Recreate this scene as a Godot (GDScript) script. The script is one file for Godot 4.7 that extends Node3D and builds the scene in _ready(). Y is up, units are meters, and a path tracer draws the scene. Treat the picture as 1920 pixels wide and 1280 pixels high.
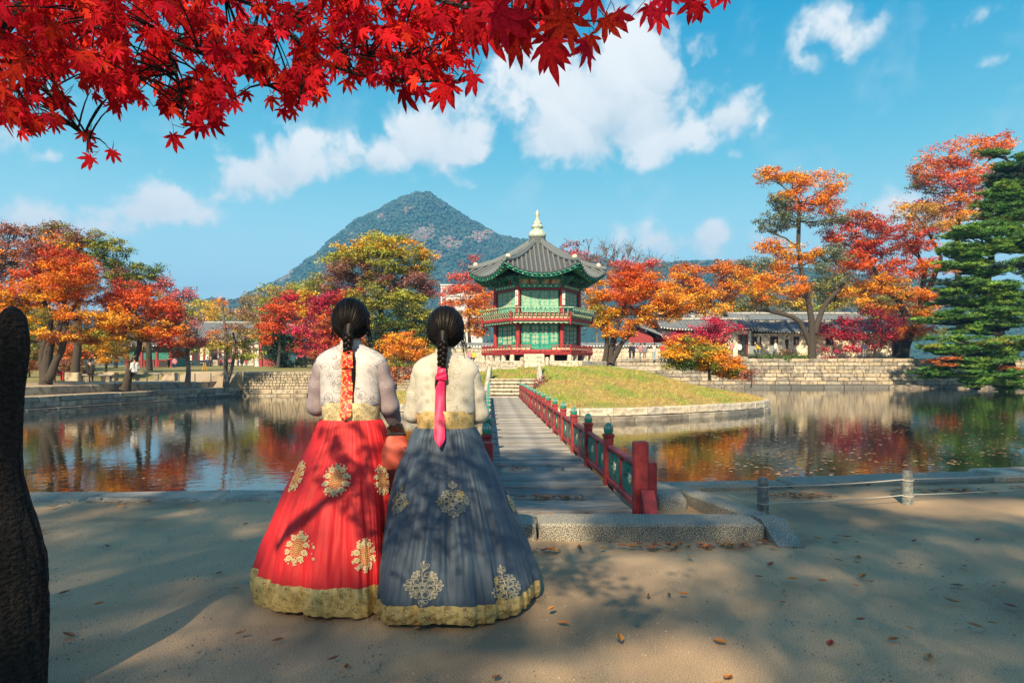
extends Node3D

# The place: a palace pond in autumn. The camera stands at the origin, 1.3 m up, and looks along -Z; "d" is distance along -Z.
const F := 1260.0
const EYE := 1.3
const HORIZON := 690.0
const WATER := -0.7
const SUN := Vector3(-0.191, 0.616, 0.765)
var rng := RandomNumberGenerator.new()
var taken := {}
var M := {}
var noise := FastNoiseLite.new()

# ---------------------------------------------------------------- helpers

func P(x: float, y: float, d: float) -> Vector3:
	return Vector3((x - 960.0) / F * d, EYE + (HORIZON - y) / F * d, -d)

func rr(a: float, b: float) -> float:
	return rng.randf_range(a, b)

func numbered(n: String) -> String:
	if not taken.has(n):
		taken[n] = 0
		return n
	taken[n] += 1
	return "%s_%03d" % [n, taken[n]]

func thing(called: String, label: String, category: String, at := Vector3.ZERO, turn := 0.0, group := "") -> Node3D:
	var o := Node3D.new()
	o.name = numbered(called)
	add_child(o)
	o.position = at
	o.rotation.y = turn
	return tag(o, label, category, group)

func tag(o, label: String, category: String, group := ""):
	o.set_meta("label", label)
	o.set_meta("category", category)
	if group != "":
		o.set_meta("group", group)
	return o

func obj(called: String, mesh: Mesh, m: Material, parent = null) -> MeshInstance3D:
	var o := MeshInstance3D.new()
	o.mesh = mesh
	o.material_override = m
	if parent == null:
		o.name = numbered(called)
		add_child(o)
	else:
		o.name = called
		parent.add_child(o, true)
	return o

func structure(called: String, mesh: Mesh, m: Material) -> MeshInstance3D:
	var o := obj(called, mesh, m)
	o.set_meta("kind", "structure")
	return o

func multi(called: String, mesh: Mesh, m: Material, where: Array, tint: Array, parent = null) -> MultiMeshInstance3D:
	var mm := MultiMesh.new()
	mm.transform_format = MultiMesh.TRANSFORM_3D
	mm.use_colors = tint.size() > 0
	mm.mesh = mesh
	mm.instance_count = where.size()
	for i in where.size():
		mm.set_instance_transform(i, where[i])
		if tint.size() > 0:
			mm.set_instance_color(i, tint[i])
	var o := MultiMeshInstance3D.new()
	o.multimesh = mm
	o.material_override = m
	if parent == null:
		o.name = numbered(called)
		add_child(o)
	else:
		o.name = called
		parent.add_child(o, true)
	return o

func lin(r: float, g: float, b: float) -> Color:
	return Color(r, g, b).linear_to_srgb()

func mat(c: Color, rough := 0.8, tex: Texture2D = null, tri := 0.0, bump: Texture2D = null, depth := 0.0) -> StandardMaterial3D:
	var m := StandardMaterial3D.new()
	m.albedo_color = lin(c.r, c.g, c.b)
	m.roughness = rough
	m.cull_mode = BaseMaterial3D.CULL_DISABLED
	if tex:
		m.albedo_texture = tex
	if tri > 0.0:
		m.uv1_triplanar = true
		m.uv1_world_triplanar = true
		m.uv1_scale = Vector3(tri, tri, tri)
	if bump:
		m.heightmap_enabled = true
		m.heightmap_texture = bump
		m.heightmap_scale = depth
	return m

func ntex(sd: int, freq: float, stops: Array, size := 512, oct := 4, kind := FastNoiseLite.TYPE_SIMPLEX_SMOOTH, w := 0) -> NoiseTexture2D:
	var n := FastNoiseLite.new()
	n.seed = sd
	n.noise_type = kind
	n.frequency = freq
	n.fractal_octaves = oct
	var t := NoiseTexture2D.new()
	t.width = w if w > 0 else size
	t.height = size
	t.seamless = true
	t.noise = n
	var g := Gradient.new()
	var off := PackedFloat32Array()
	var col := PackedColorArray()
	for s in stops:
		off.append(s[0])
		col.append(s[1] if s[1] is Color else Color(s[1], s[1], s[1]))
	g.offsets = off
	g.colors = col
	t.color_ramp = g
	return t

func ST() -> SurfaceTool:
	var s := SurfaceTool.new()
	s.begin(Mesh.PRIMITIVE_TRIANGLES)
	return s

func fin(s: SurfaceTool) -> ArrayMesh:
	s.generate_normals()
	return s.commit()

func cface(s: SurfaceTool, pts: Array, c: Vector3) -> void:
	var n: Vector3 = (pts[0] - pts[2]).cross(pts[0] - pts[1])
	if n.dot(pts[0] - c) < 0.0:
		pts.reverse()
	for i in range(1, pts.size() - 1):
		s.add_vertex(pts[0])
		s.add_vertex(pts[i])
		s.add_vertex(pts[i + 1])

# a box with chamfered edges; basis turns it about its centre
func bx(s: SurfaceTool, c: Vector3, size: Vector3, b := 0.0, basis := Basis.IDENTITY) -> void:
	s.set_smooth_group(-1)
	var h := size * 0.5
	var v := {}
	for sx in [-1, 1]:
		for sy in [-1, 1]:
			for sz in [-1, 1]:
				var k := Vector3(sx, sy, sz)
				var q := h - Vector3(b, b, b)
				v[[k, 0]] = c + basis * Vector3(sx * h.x, sy * q.y, sz * q.z)
				v[[k, 1]] = c + basis * Vector3(sx * q.x, sy * h.y, sz * q.z)
				v[[k, 2]] = c + basis * Vector3(sx * q.x, sy * q.y, sz * h.z)
				if b > 0.0:
					cface(s, [v[[k, 0]], v[[k, 1]], v[[k, 2]]], c)
	for a in 3:
		var a1 := (a + 1) % 3
		var a2 := (a + 2) % 3
		for sg in [-1, 1]:
			var f := []
			for e in [[-1, -1], [-1, 1], [1, 1], [1, -1]]:
				var k := Vector3.ZERO
				k[a] = sg
				k[a1] = e[0]
				k[a2] = e[1]
				f.append(v[[k, a]])
			cface(s, f, c)
			if b > 0.0:
				for e in [-1, 1]:
					var k0 := Vector3.ZERO
					k0[a] = sg
					k0[a1] = e
					k0[a2] = -1
					var k1 := k0
					k1[a2] = 1
					cface(s, [v[[k0, a]], v[[k1, a]], v[[k1, a1]], v[[k0, a1]]], c)

func box_mesh(size: Vector3, b := 0.0) -> ArrayMesh:
	var s := ST()
	bx(s, Vector3.ZERO, size, b)
	return fin(s)

# a stone block with uneven corners
func rough_block(size: Vector3, jit: float) -> ArrayMesh:
	var s := ST()
	s.set_smooth_group(-1)
	var c := {}
	for sx in [-1, 1]:
		for sy in [-1, 1]:
			for sz in [-1, 1]:
				c[Vector3(sx, sy, sz)] = Vector3(sx * size.x * 0.5 + rr(-jit, jit), sy * size.y * 0.5 + rr(-jit, jit) * 0.6, sz * size.z * 0.5 + rr(-jit, jit))
	var b := minf(size.y, size.z) * 0.07
	var v := {}
	for k in c:
		for a in 3:
			var p: Vector3 = c[k]
			for o in 3:
				if o != a:
					p[o] -= k[o] * b
			v[[k, a]] = p
		cface(s, [v[[k, 0]], v[[k, 1]], v[[k, 2]]], Vector3.ZERO)
	for a in 3:
		var a1 := (a + 1) % 3
		var a2 := (a + 2) % 3
		for sg in [-1, 1]:
			var f := []
			for e in [[-1, -1], [-1, 1], [1, 1], [1, -1]]:
				var k := Vector3.ZERO
				k[a] = sg
				k[a1] = e[0]
				k[a2] = e[1]
				f.append(v[[k, a]])
			cface(s, f, Vector3.ZERO)
			for e in [-1, 1]:
				var k0 := Vector3.ZERO
				k0[a] = sg
				k0[a1] = e
				k0[a2] = -1
				var k1 := k0
				k1[a2] = 1
				cface(s, [v[[k0, a]], v[[k1, a]], v[[k1, a1]], v[[k0, a1]]], Vector3.ZERO)
	return fin(s)

func tube(s: SurfaceTool, pts: Array, rad, sides := 8, caps := true) -> void:
	var rings := []
	var n := pts.size()
	var up := Vector3.UP
	var t0: Vector3 = (pts[1] - pts[0]).normalized()
	if absf(t0.dot(up)) > 0.9:
		up = Vector3.RIGHT
	for i in n:
		var t: Vector3 = (pts[mini(i + 1, n - 1)] - pts[maxi(i - 1, 0)]).normalized()
		var x := up.cross(t)
		if x.length() < 0.01:
			x = Vector3.BACK.cross(t)
		x = x.normalized()
		up = t.cross(x)
		var r: float = rad[i] if rad is Array else rad
		var ring := []
		for k in sides:
			var a := TAU * k / sides
			ring.append(pts[i] + (x * cos(a) + up * sin(a)) * r)
		rings.append(ring)
	s.set_smooth_group(0)
	for i in n - 1:
		for k in sides:
			var k1 := (k + 1) % sides
			var a: Vector3 = rings[i][k]
			var b: Vector3 = rings[i][k1]
			var c: Vector3 = rings[i + 1][k1]
			var d: Vector3 = rings[i + 1][k]
			for q in [a, b, c, a, c, d]:
				s.add_vertex(q)
	if caps:
		s.set_smooth_group(-1)
		cface(s, rings[0].duplicate(), pts[1])
		cface(s, rings[n - 1].duplicate(), pts[n - 2])

func tube_mesh(pts: Array, rad, sides := 8) -> ArrayMesh:
	var s := ST()
	tube(s, pts, rad, sides)
	return fin(s)

func lathe(s: SurfaceTool, prof: Array, sides := 12, at := Vector3.ZERO) -> void:
	s.set_smooth_group(0)
	for i in prof.size() - 1:
		for k in sides:
			var a0 := TAU * k / sides
			var a1 := TAU * (k + 1) / sides
			var p: Vector2 = prof[i]
			var q: Vector2 = prof[i + 1]
			var A := at + Vector3(cos(a0) * p.x, p.y, sin(a0) * p.x)
			var B := at + Vector3(cos(a1) * p.x, p.y, sin(a1) * p.x)
			var C := at + Vector3(cos(a1) * q.x, q.y, sin(a1) * q.x)
			var D := at + Vector3(cos(a0) * q.x, q.y, sin(a0) * q.x)
			if p.x > 0.0001:
				for w in [A, B, C]:
					s.add_vertex(w)
			if q.x > 0.0001:
				for w in [A, C, D]:
					s.add_vertex(w)

# a grid of (nu+1) x (nv+1) points fn(u, v); cf(u, v, p) gives vertex colours
func grid(nu: int, nv: int, fn: Callable, us := 1.0, vs := 1.0, cf = null) -> ArrayMesh:
	var v := PackedVector3Array()
	var uv := PackedVector2Array()
	var col := PackedColorArray()
	var ix := PackedInt32Array()
	for j in nv + 1:
		for i in nu + 1:
			var a := float(i) / nu
			var b := float(j) / nv
			var p: Vector3 = fn.call(a, b)
			v.append(p)
			uv.append(Vector2(a * us, b * vs))
			if cf != null:
				col.append(cf.call(a, b, p))
	var w := nu + 1
	for j in nv:
		for i in nu:
			var a := j * w + i
			for q in [a, a + 1, a + w + 1, a, a + w + 1, a + w]:
				ix.append(q)
	return arrays(v, ix, uv, col, nu + 1 if v[0].distance_to(v[nu]) < 1e-4 else 0)

func arrays(v: PackedVector3Array, ix: PackedInt32Array, uv := PackedVector2Array(), col := PackedColorArray(), seam := 0) -> ArrayMesh:
	var nm := PackedVector3Array()
	nm.resize(v.size())
	for i in range(0, ix.size(), 3):
		var n := (v[ix[i + 2]] - v[ix[i]]).cross(v[ix[i + 1]] - v[ix[i]])
		nm[ix[i]] += n
		nm[ix[i + 1]] += n
		nm[ix[i + 2]] += n
	if seam > 0:
		for j in v.size() / seam:
			var q := nm[j * seam] + nm[j * seam + seam - 1]
			nm[j * seam] = q
			nm[j * seam + seam - 1] = q
	for i in nm.size():
		nm[i] = nm[i].normalized() if nm[i].length_squared() > 1e-20 else Vector3.UP
	var a := []
	a.resize(Mesh.ARRAY_MAX)
	a[Mesh.ARRAY_VERTEX] = v
	a[Mesh.ARRAY_NORMAL] = nm
	a[Mesh.ARRAY_INDEX] = ix
	if uv.size() > 0:
		a[Mesh.ARRAY_TEX_UV] = uv
	if col.size() > 0:
		a[Mesh.ARRAY_COLOR] = col
	var m := ArrayMesh.new()
	m.add_surface_from_arrays(Mesh.PRIMITIVE_TRIANGLES, a)
	return m

# Surface nets over tapered capsules joined by a smooth minimum. bone = [a, b, ra, rb, depth scale]
func nets(bones: Array, k: float, cell: float, paint = null, cut = null) -> ArrayMesh:
	var lo := Vector3(1e9, 1e9, 1e9)
	var hi := -lo
	var pad := k * 0.5 + cell * 2.5
	for b in bones:
		var r: float = maxf(b[2], b[3])
		for q in [b[0], b[1]]:
			lo = lo.min(q - Vector3(r, r, r))
			hi = hi.max(q + Vector3(r, r, r))
	lo -= Vector3(pad, pad, pad)
	hi += Vector3(pad, pad, pad)
	var nx := int((hi.x - lo.x) / cell) + 2
	var ny := int((hi.y - lo.y) / cell) + 2
	var nz := int((hi.z - lo.z) / cell) + 2
	var f := PackedFloat32Array()
	f.resize(nx * ny * nz)
	f.fill(1.0)
	for b in bones:
		var a: Vector3 = b[0]
		var e: Vector3 = b[1]
		var ra: float = b[2]
		var rb: float = b[3]
		var zs: float = b[4] if b.size() > 4 else 1.0
		var r := maxf(ra, rb) + pad
		var i0 := ((a.min(e) - Vector3(r, r, r) - lo) / cell).max(Vector3.ZERO)
		var i1 := (a.max(e) + Vector3(r, r, r) - lo) / cell
		var x1 := mini(int(i1.x) + 1, nx - 1)
		var y1 := mini(int(i1.y) + 1, ny - 1)
		var z1 := mini(int(i1.z) + 1, nz - 1)
		var ba := e - a
		ba.z /= zs
		var bb := maxf(ba.dot(ba), 1e-9)
		for iz in range(int(i0.z), z1 + 1):
			for iy in range(int(i0.y), y1 + 1):
				var o := (iz * ny + iy) * nx
				for ix in range(int(i0.x), x1 + 1):
					var q := lo + Vector3(ix, iy, iz) * cell - a
					q.z /= zs
					var h := clampf(q.dot(ba) / bb, 0.0, 1.0)
					var d := (q - ba * h).length() - ra - (rb - ra) * h
					var g := f[o + ix]
					var m := maxf(k - absf(g - d), 0.0) / k
					f[o + ix] = minf(g, d) - m * m * k * 0.25
	if cut != null:
		for iz in nz:
			for iy in ny:
				for ix in nx:
					var o := (iz * ny + iy) * nx + ix
					f[o] = cut.call(lo + Vector3(ix, iy, iz) * cell, f[o])
	var id := PackedInt32Array()
	id.resize(nx * ny * nz)
	id.fill(-1)
	var v := PackedVector3Array()
	var st := [1, nx, nx * ny]
	var cor := []
	for c in 8:
		cor.append((c & 1) + ((c >> 1) & 1) * nx + ((c >> 2) & 1) * nx * ny)
	var far := cell * 2.0
	for iz in nz - 1:
		for iy in ny - 1:
			var o := (iz * ny + iy) * nx
			for ix in nx - 1:
				var base := o + ix
				if absf(f[base]) > far:
					continue
				var inside := 0
				for c in 8:
					if f[base + cor[c]] < 0.0:
						inside += 1
				if inside == 0 or inside == 8:
					continue
				var sum := Vector3.ZERO
				var n := 0
				for c in 8:
					for ax in 3:
						if (c >> ax) & 1:
							continue
						var d := c | (1 << ax)
						var fa := f[base + cor[c]]
						var fb := f[base + cor[d]]
						if (fa < 0.0) != (fb < 0.0):
							var t := fa / (fa - fb)
							var p := Vector3(c & 1, (c >> 1) & 1, (c >> 2) & 1)
							p[ax] += t
							sum += p
							n += 1
				id[base] = v.size()
				v.append(lo + (Vector3(ix, iy, iz) + sum / n) * cell)
	var tri := PackedInt32Array()
	for iz in range(1, nz - 1):
		for iy in range(1, ny - 1):
			for ix in range(1, nx - 1):
				var base := (iz * ny + iy) * nx + ix
				var fa := f[base]
				if absf(fa) > far:
					continue
				for ax in 3:
					if (fa < 0.0) == (f[base + st[ax]] < 0.0):
						continue
					var s1: int = st[(ax + 1) % 3]
					var s2: int = st[(ax + 2) % 3]
					var a := id[base - s1 - s2]
					var b := id[base - s2]
					var c := id[base]
					var d := id[base - s1]
					if a < 0 or b < 0 or c < 0 or d < 0:
						continue
					if fa < 0.0:
						tri.append_array(PackedInt32Array([a, c, b, a, d, c]))
					else:
						tri.append_array(PackedInt32Array([a, b, c, a, c, d]))
	var col := PackedColorArray()
	if paint != null:
		for q in v:
			col.append(paint.call(q))
	return arrays(v, tri, PackedVector2Array(), col)

func bez(a: Vector3, b: Vector3, c: Vector3, n: int) -> Array:
	var out := []
	for i in n + 1:
		var t := float(i) / n
		out.append(a.lerp(b, t).lerp(b.lerp(c, t), t))
	return out

func spline(pts: Array, t: float):
	var n := pts.size() - 1
	var x := clampf(t, 0.0, 0.99999) * n
	var i := int(x)
	var a = pts[maxi(i - 1, 0)]
	var b = pts[i]
	var c = pts[i + 1]
	var d = pts[mini(i + 2, n)]
	var u := x - i
	return (b * 2.0 + (c - a) * u + (a * 2.0 - b * 5.0 + c * 4.0 - d) * u * u + (b * 3.0 - a - c * 3.0 + d) * u * u * u) * 0.5

func table(rows: Array, x: float) -> float:
	if x <= rows[0][0]:
		return rows[0][1]
	for i in rows.size() - 1:
		if x <= rows[i + 1][0]:
			return lerpf(rows[i][1], rows[i + 1][1], (x - rows[i][0]) / (rows[i + 1][0] - rows[i][0]))
	return rows[rows.size() - 1][1]

# ---------------------------------------------------------------- sky

func make_sky() -> ImageTexture:
	var W := 3072
	var H := 1536
	var rows := 800
	var dens := PackedFloat32Array()
	dens.resize(W * rows)
	var shade := PackedFloat32Array()
	shade.resize(W * rows)
	var n := FastNoiseLite.new()
	n.noise_type = FastNoiseLite.TYPE_SIMPLEX_SMOOTH
	n.frequency = 0.017
	n.fractal_octaves = 6
	n.fractal_gain = 0.6
	n.domain_warp_enabled = true
	n.domain_warp_amplitude = 26.0
	n.domain_warp_frequency = 0.008
	n.seed = 11
	var fine: Image = n.get_seamless_image(W, rows)
	fine.convert(Image.FORMAT_L8)
	var fd := fine.get_data()
	# cumulus heaps: azimuth and height in degrees, half widths, strength
	var heaps := []
	for c in [[1140, 190, 130, 100, 1.5], [1060, 235, 105, 70, 1.25], [1215, 140, 80, 90, 1.3], [1200, 258, 120, 50, 0.8], [825, 250, 88, 80, 1.4], [890, 200, 50, 50, 0.75], [965, 130, 40, 40, 0.6], [690, 298, 74, 36, 1.2], [760, 270, 60, 40, 0.8], [545, 312, 80, 56, 1.3], [465, 335, 85, 45, 1.05], [300, 372, 66, 44, 1.05], [345, 405, 70, 26, 0.7], [1375, 205, 46, 50, 1.3], [1375, 292, 22, 15, 0.7], [1365, 150, 26, 36, 0.6], [1565, 50, 62, 60, 0.95], [1535, 120, 46, 26, 0.7], [1830, 122, 55, 20, 0.75], [1850, 20, 60, 24, 0.7], [1700, 400, 110, 46, 1.1], [1250, 455, 190, 40, 0.8], [1400, 440, 90, 24, 0.5], [60, 415, 190, 40, 0.9], [-10, 260, 60, 80, 0.8], [95, 292, 18, 16, 0.8], [880, 342, 26, 14, 0.6], [1000, 90, 60, 40, 0.7], [1300, 60, 26, 50, 0.6], [110, 180, 60, 40, 0.6], [420, 300, 70, 10, 0.55], [2150, 260, 120, 70, 1.0], [-250, 330, 150, 60, 0.9]]:
		var az := atan((c[0] - 960.0) / F)
		var el := atan((HORIZON - c[1]) / F * cos(az))
		heaps.append([rad_to_deg(az), rad_to_deg(el), c[2] / F * 60.0 * cos(az), c[3] / F * 60.0 * cos(az), c[4]])
	var r := RandomNumberGenerator.new()
	r.seed = 5
	for i in 64:
		var az := 44.0 + 272.0 * i / 63.0 + r.randf_range(-3, 3)
		if az > 180.0:
			az -= 360.0
		heaps.append([az, r.randf_range(7, 55), r.randf_range(4, 9.5), r.randf_range(2.5, 6.0), r.randf_range(0.7, 1.2)])
	for h in heaps:
		var cx: float = h[0] / 360.0 * W
		var cy: float = (90.0 - h[1]) / 180.0 * H
		var wx: float = h[2] / 360.0 * W / maxf(cos(deg_to_rad(h[1])), 0.3)
		var wy: float = h[3] / 180.0 * H
		for y in range(maxi(0, int(cy - wy * 1.9)), mini(rows - 1, int(cy + wy * 1.5))):
			var dy := (y - cy) / wy
			if dy > 0.0:
				dy *= 1.25
			for x in range(int(cx - wx * 1.9), int(cx + wx * 1.9)):
				var dx := (x - cx) / wx
				var g: float = exp(-(dx * dx + dy * dy) * 0.9) * h[4]
				if g > 0.02:
					var o := y * W + posmod(x, W)
					if g > dens[o]:
						shade[o] = dy * g
					dens[o] = sqrt(dens[o] * dens[o] + g * g)
	var data := PackedFloat32Array()
	data.resize(W * H * 3)
	for y in H:
		var el := 90.0 - (y + 0.5) / H * 180.0
		var t := clampf(el / 60.0, 0.0, 1.0)
		var base := Vector3(0.40, 0.53, 0.56).lerp(Vector3(0.115, 0.345, 0.42), smoothstep(0.0, 0.32, t)).lerp(Vector3(0.003, 0.175, 0.315), smoothstep(0.17, 0.48, t)).lerp(Vector3(0.006, 0.13, 0.27), smoothstep(0.5, 1.0, t))
		if el < 0.0:
			base = Vector3(0.2, 0.18, 0.14)
		var o := y * W * 3
		if y >= rows or el < 0.5:
			for x in W:
				data[o] = base.x
				data[o + 1] = base.y
				data[o + 2] = base.z
				o += 3
			continue
		var i := y * W
		for x in W:
			var f := fd[i] / 255.0
			var dd := dens[i]
			var a := smoothstep(0.30, 0.98, dd * 0.92 + (f - 0.5) * 1.6 * minf(1.0, dd * 2.4)) + 0.12 * smoothstep(0.5, 0.9, f) * smoothstep(60.0, 20.0, el)
			if a > 0.004:
				a = minf(a, 1.0) * 0.96
				var k := clampf(0.5 + shade[i] * 0.42 - (f - 0.5) * 0.9, 0.0, 1.0)
				k = k * k
				data[o] = lerpf(base.x, lerpf(0.50, 0.33, k), a)
				data[o + 1] = lerpf(base.y, lerpf(0.50, 0.375, k), a)
				data[o + 2] = lerpf(base.z, lerpf(0.495, 0.41, k), a)
			else:
				data[o] = base.x
				data[o + 1] = base.y
				data[o + 2] = base.z
			o += 3
			i += 1
	return ImageTexture.create_from_image(Image.create_from_data(W, H, false, Image.FORMAT_RGBF, data.to_byte_array()))

# ---------------------------------------------------------------- the scene

func _ready():
	rng.seed = 7
	noise.seed = 3
	noise.frequency = 0.02
	noise.fractal_octaves = 4
	# camera: a level lens shifted up, as the horizon lies below the middle of the photograph
	var cam := Camera3D.new()
	cam.name = "camera"
	cam.near = 0.1
	cam.far = 9000.0
	cam.projection = Camera3D.PROJECTION_FRUSTUM
	cam.size = 0.1 * 1280.0 / F
	cam.frustum_offset = Vector2(0.0, 0.1 * 50.0 / F)
	cam.position = Vector3(0, EYE, 0)
	add_child(cam)
	# sky and air
	var env := Environment.new()
	var sky := Sky.new()
	var pan := PanoramaSkyMaterial.new()
	pan.panorama = make_sky()
	sky.sky_material = pan
	env.background_mode = Environment.BG_SKY
	env.sky = sky
	env.tonemap_mode = Environment.TONE_MAPPER_LINEAR
	env.tonemap_exposure = 2.2
	env.sdfgi_enabled = true
	env.ssao_enabled = true
	env.ssil_enabled = true
	env.fog_enabled = true
	env.fog_mode = Environment.FOG_MODE_EXPONENTIAL
	env.fog_density = 0.0004
	env.fog_light_color = Color(0.42, 0.74, 1.0)
	var we := WorldEnvironment.new()
	we.name = "environment"
	we.environment = env
	add_child(we)
	# sun: behind the viewer, to the left
	var sun := DirectionalLight3D.new()
	sun.name = "sun"
	sun.light_energy = 1.6
	sun.light_color = Color(1.0, 0.90, 0.74)
	sun.light_angular_distance = 1.0
	sun.shadow_enabled = true
	add_child(sun)
	sun.look_at_from_position(SUN * 50.0, Vector3.ZERO)

	materials()
	land()
	water()
	mountains()
	banks()
	island()
	bridge()
	pavilion()
	buildings()
	trees()
	shade_trees()
	people()
	red_woman()
	blue_woman()
	overhanging_maple()
	small_things()

func materials() -> void:
	var grit := ntex(21, 0.09, [[0.0, 0.55], [0.45, 0.86], [0.6, 1.0], [1.0, 1.25]], 1024, 5)
	var gritb := ntex(22, 0.12, [[0.0, 0.0], [1.0, 1.0]], 1024, 5)
	var speck := ntex(23, 0.28, [[0.0, 0.05], [0.42, 0.35], [0.52, 1.0], [1.0, 1.6]], 512, 2)
	var cloudy := ntex(24, 0.012, [[0.0, 0.55], [0.5, 0.95], [1.0, 1.2]], 512, 5)
	var grain := ntex(25, 0.02, [[0.0, 0.5], [0.5, 0.9], [1.0, 1.15]], 512, 5)
	var bark := ntex(26, 0.03, [[0.0, 0.25], [0.45, 0.8], [1.0, 1.3]], 512, 5)
	M.grit = grit
	M.speck = speck
	M.cloudy = cloudy
	M.grain = grain
	M.ground = mat(Color(1, 1, 1), 0.95, grit, 1.3, gritb, 0.35)
	M.ground.vertex_color_use_as_albedo = true
	M.turf = mat(Color(1, 1, 1), 0.95, ntex(27, 0.11, [[0.0, 0.45], [0.5, 0.92], [1.0, 1.4]], 512, 4), 0.35, gritb, 3.0)
	M.turf.vertex_color_use_as_albedo = true
	M.granite = mat(Color(0.48, 0.46, 0.39), 0.9, speck, 0.75, gritb, 0.6)
	M.stones = []
	for c in [Color(0.44, 0.37, 0.27), Color(0.47, 0.40, 0.29), Color(0.28, 0.25, 0.21), Color(0.36, 0.33, 0.28), Color(0.50, 0.44, 0.34)]:
		M.stones.append(mat(c, 0.9, cloudy, 0.3, gritb, 2.0))
	M.palestones = []
	for c in [Color(0.56, 0.50, 0.41), Color(0.50, 0.46, 0.40), Color(0.62, 0.54, 0.42)]:
		M.palestones.append(mat(c, 0.9, cloudy, 0.6))
	M.wetstones = [mat(Color(0.12, 0.125, 0.12), 0.6, cloudy, 0.8), mat(Color(0.17, 0.17, 0.16), 0.6, cloudy, 0.8)]
	M.planks = []
	for c in [Color(0.30, 0.295, 0.285), Color(0.37, 0.36, 0.34), Color(0.24, 0.24, 0.238), Color(0.33, 0.32, 0.305), Color(0.44, 0.41, 0.37)]:
		var m := mat(c, 0.85, grain)
		m.uv1_triplanar = true
		m.uv1_scale = Vector3(0.25, 3.0, 4.5)
		m.heightmap_enabled = true
		m.heightmap_texture = gritb
		m.heightmap_scale = 0.3
		M.planks.append(m)
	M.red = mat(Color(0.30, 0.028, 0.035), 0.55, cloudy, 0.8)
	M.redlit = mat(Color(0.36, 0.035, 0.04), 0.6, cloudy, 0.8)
	M.green = mat(Color(0.03, 0.34, 0.25), 0.6, cloudy, 0.8)
	M.teal = mat(Color(0.02, 0.19, 0.15), 0.6, cloudy, 0.8)
	M.palegreen = mat(Color(0.30, 0.52, 0.36), 0.55, cloudy, 0.8)
	M.door = mat(Color(0.17, 0.50, 0.38), 0.6, cloudy, 0.8)
	M.cream = mat(Color(0.62, 0.55, 0.38), 0.7, cloudy, 0.6)
	M.lattice = mat(Color(0.60, 0.63, 0.47), 0.6)
	M.white = mat(Color(0.75, 0.72, 0.64), 0.8, cloudy, 0.4)
	M.plaster = mat(Color(0.86, 0.78, 0.60), 0.9, cloudy, 0.25)
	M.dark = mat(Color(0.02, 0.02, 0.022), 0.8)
	M.tile = mat(Color(0.155, 0.185, 0.205), 0.75, ntex(28, 0.05, [[0.0, 0.35], [0.5, 0.9], [1.0, 1.7]], 512, 4), 0.8)
	M.tiledark = mat(Color(0.07, 0.075, 0.08), 0.8, cloudy, 0.9)
	M.tileblue = mat(Color(0.165, 0.195, 0.23), 0.75, cloudy, 0.5)
	M.bark = mat(Color(0.085, 0.068, 0.055), 0.95, bark, 1.2, bark, 3.0)
	M.barkdark = mat(Color(0.040, 0.034, 0.030), 0.9, bark, 3.5, ntex(29, 0.06, [[0.0, 0.0], [1.0, 1.0]], 512, 5), 3.5)
	M.barkblack = mat(Color(0.020, 0.017, 0.015), 0.9, bark, 3.0, bark, 4.0)
	M.barkgrey = mat(Color(0.20, 0.175, 0.15), 0.95, bark, 1.0)
	M.leaf = mat(Color(1, 1, 1), 0.6)
	M.leaf.vertex_color_use_as_albedo = true
	M.leaf.backlight_enabled = true
	M.leaf.backlight = Color(0.55, 0.55, 0.55)
	M.needle = mat(Color(1, 1, 1), 0.6)
	M.needle.vertex_color_use_as_albedo = true
	M.person = mat(Color(1, 1, 1), 0.8)
	M.person.vertex_color_use_as_albedo = true
	M.rope = mat(Color(0.42, 0.40, 0.35), 0.9)
	M.gold = mat(Color(0.55, 0.42, 0.13), 0.38)
	M.gold.metallic = 0.55

# pond outline: [x, d, height at the edge, 5 m, 20 m and 60 m back]
const OUTLINE := [
	[-34.0, 7.2, 0.0, 0.0, 0.2, 0.5], [-12.0, 6.75, 0.0, 0.0, 0.0, 0.1], [-2.2, 6.72, 0.0, 0.0, 0.0, 0.1], [-0.3, 6.9, 0.0, 0.0, 0.0, 0.1], [1.2, 7.1, 0.0, 0.0, 0.0, 0.1],
	[2.5, 7.35, 0.0, 0.0, 0.0, 0.1], [6.0, 7.6, 0.02, 0.0, 0.0, 0.1], [14.0, 8.0, 0.0, 0.0, 0.0, 0.3], [38.0, 9.5, 0.0, 0.0, 0.3, 0.8], [50.0, 22.0, 0.6, 1.0, 1.3, 2.0],
	[56.0, 50.0, 1.6, 1.8, 2.0, 2.5], [55.0, 66.0, 2.25, 2.3, 2.4, 3.0], [25.0, 68.0, 2.25, 2.3, 2.4, 3.0], [12.0, 66.5, 2.2, 2.25, 2.3, 3.0], [3.0, 64.0, 2.1, 2.1, 2.2, 2.8],
	[-4.0, 55.0, 1.1, 1.2, 1.4, 2.0], [-13.2, 49.5, 1.0, 1.05, 1.1, 1.6], [-19.6, 48.6, 1.0, 1.03, 1.1, 1.6], [-20.2, 47.5, -0.08, 0.4, 0.95, 1.4], [-21.6, 40.0, -0.08, 0.42, 0.9, 1.3],
	[-23.2, 31.5, -0.08, 0.42, 0.9, 1.3], [-26.0, 22.0, -0.08, 0.3, 0.6, 1.0], [-32.0, 12.0, -0.05, 0.2, 0.5, 0.8]]

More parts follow.
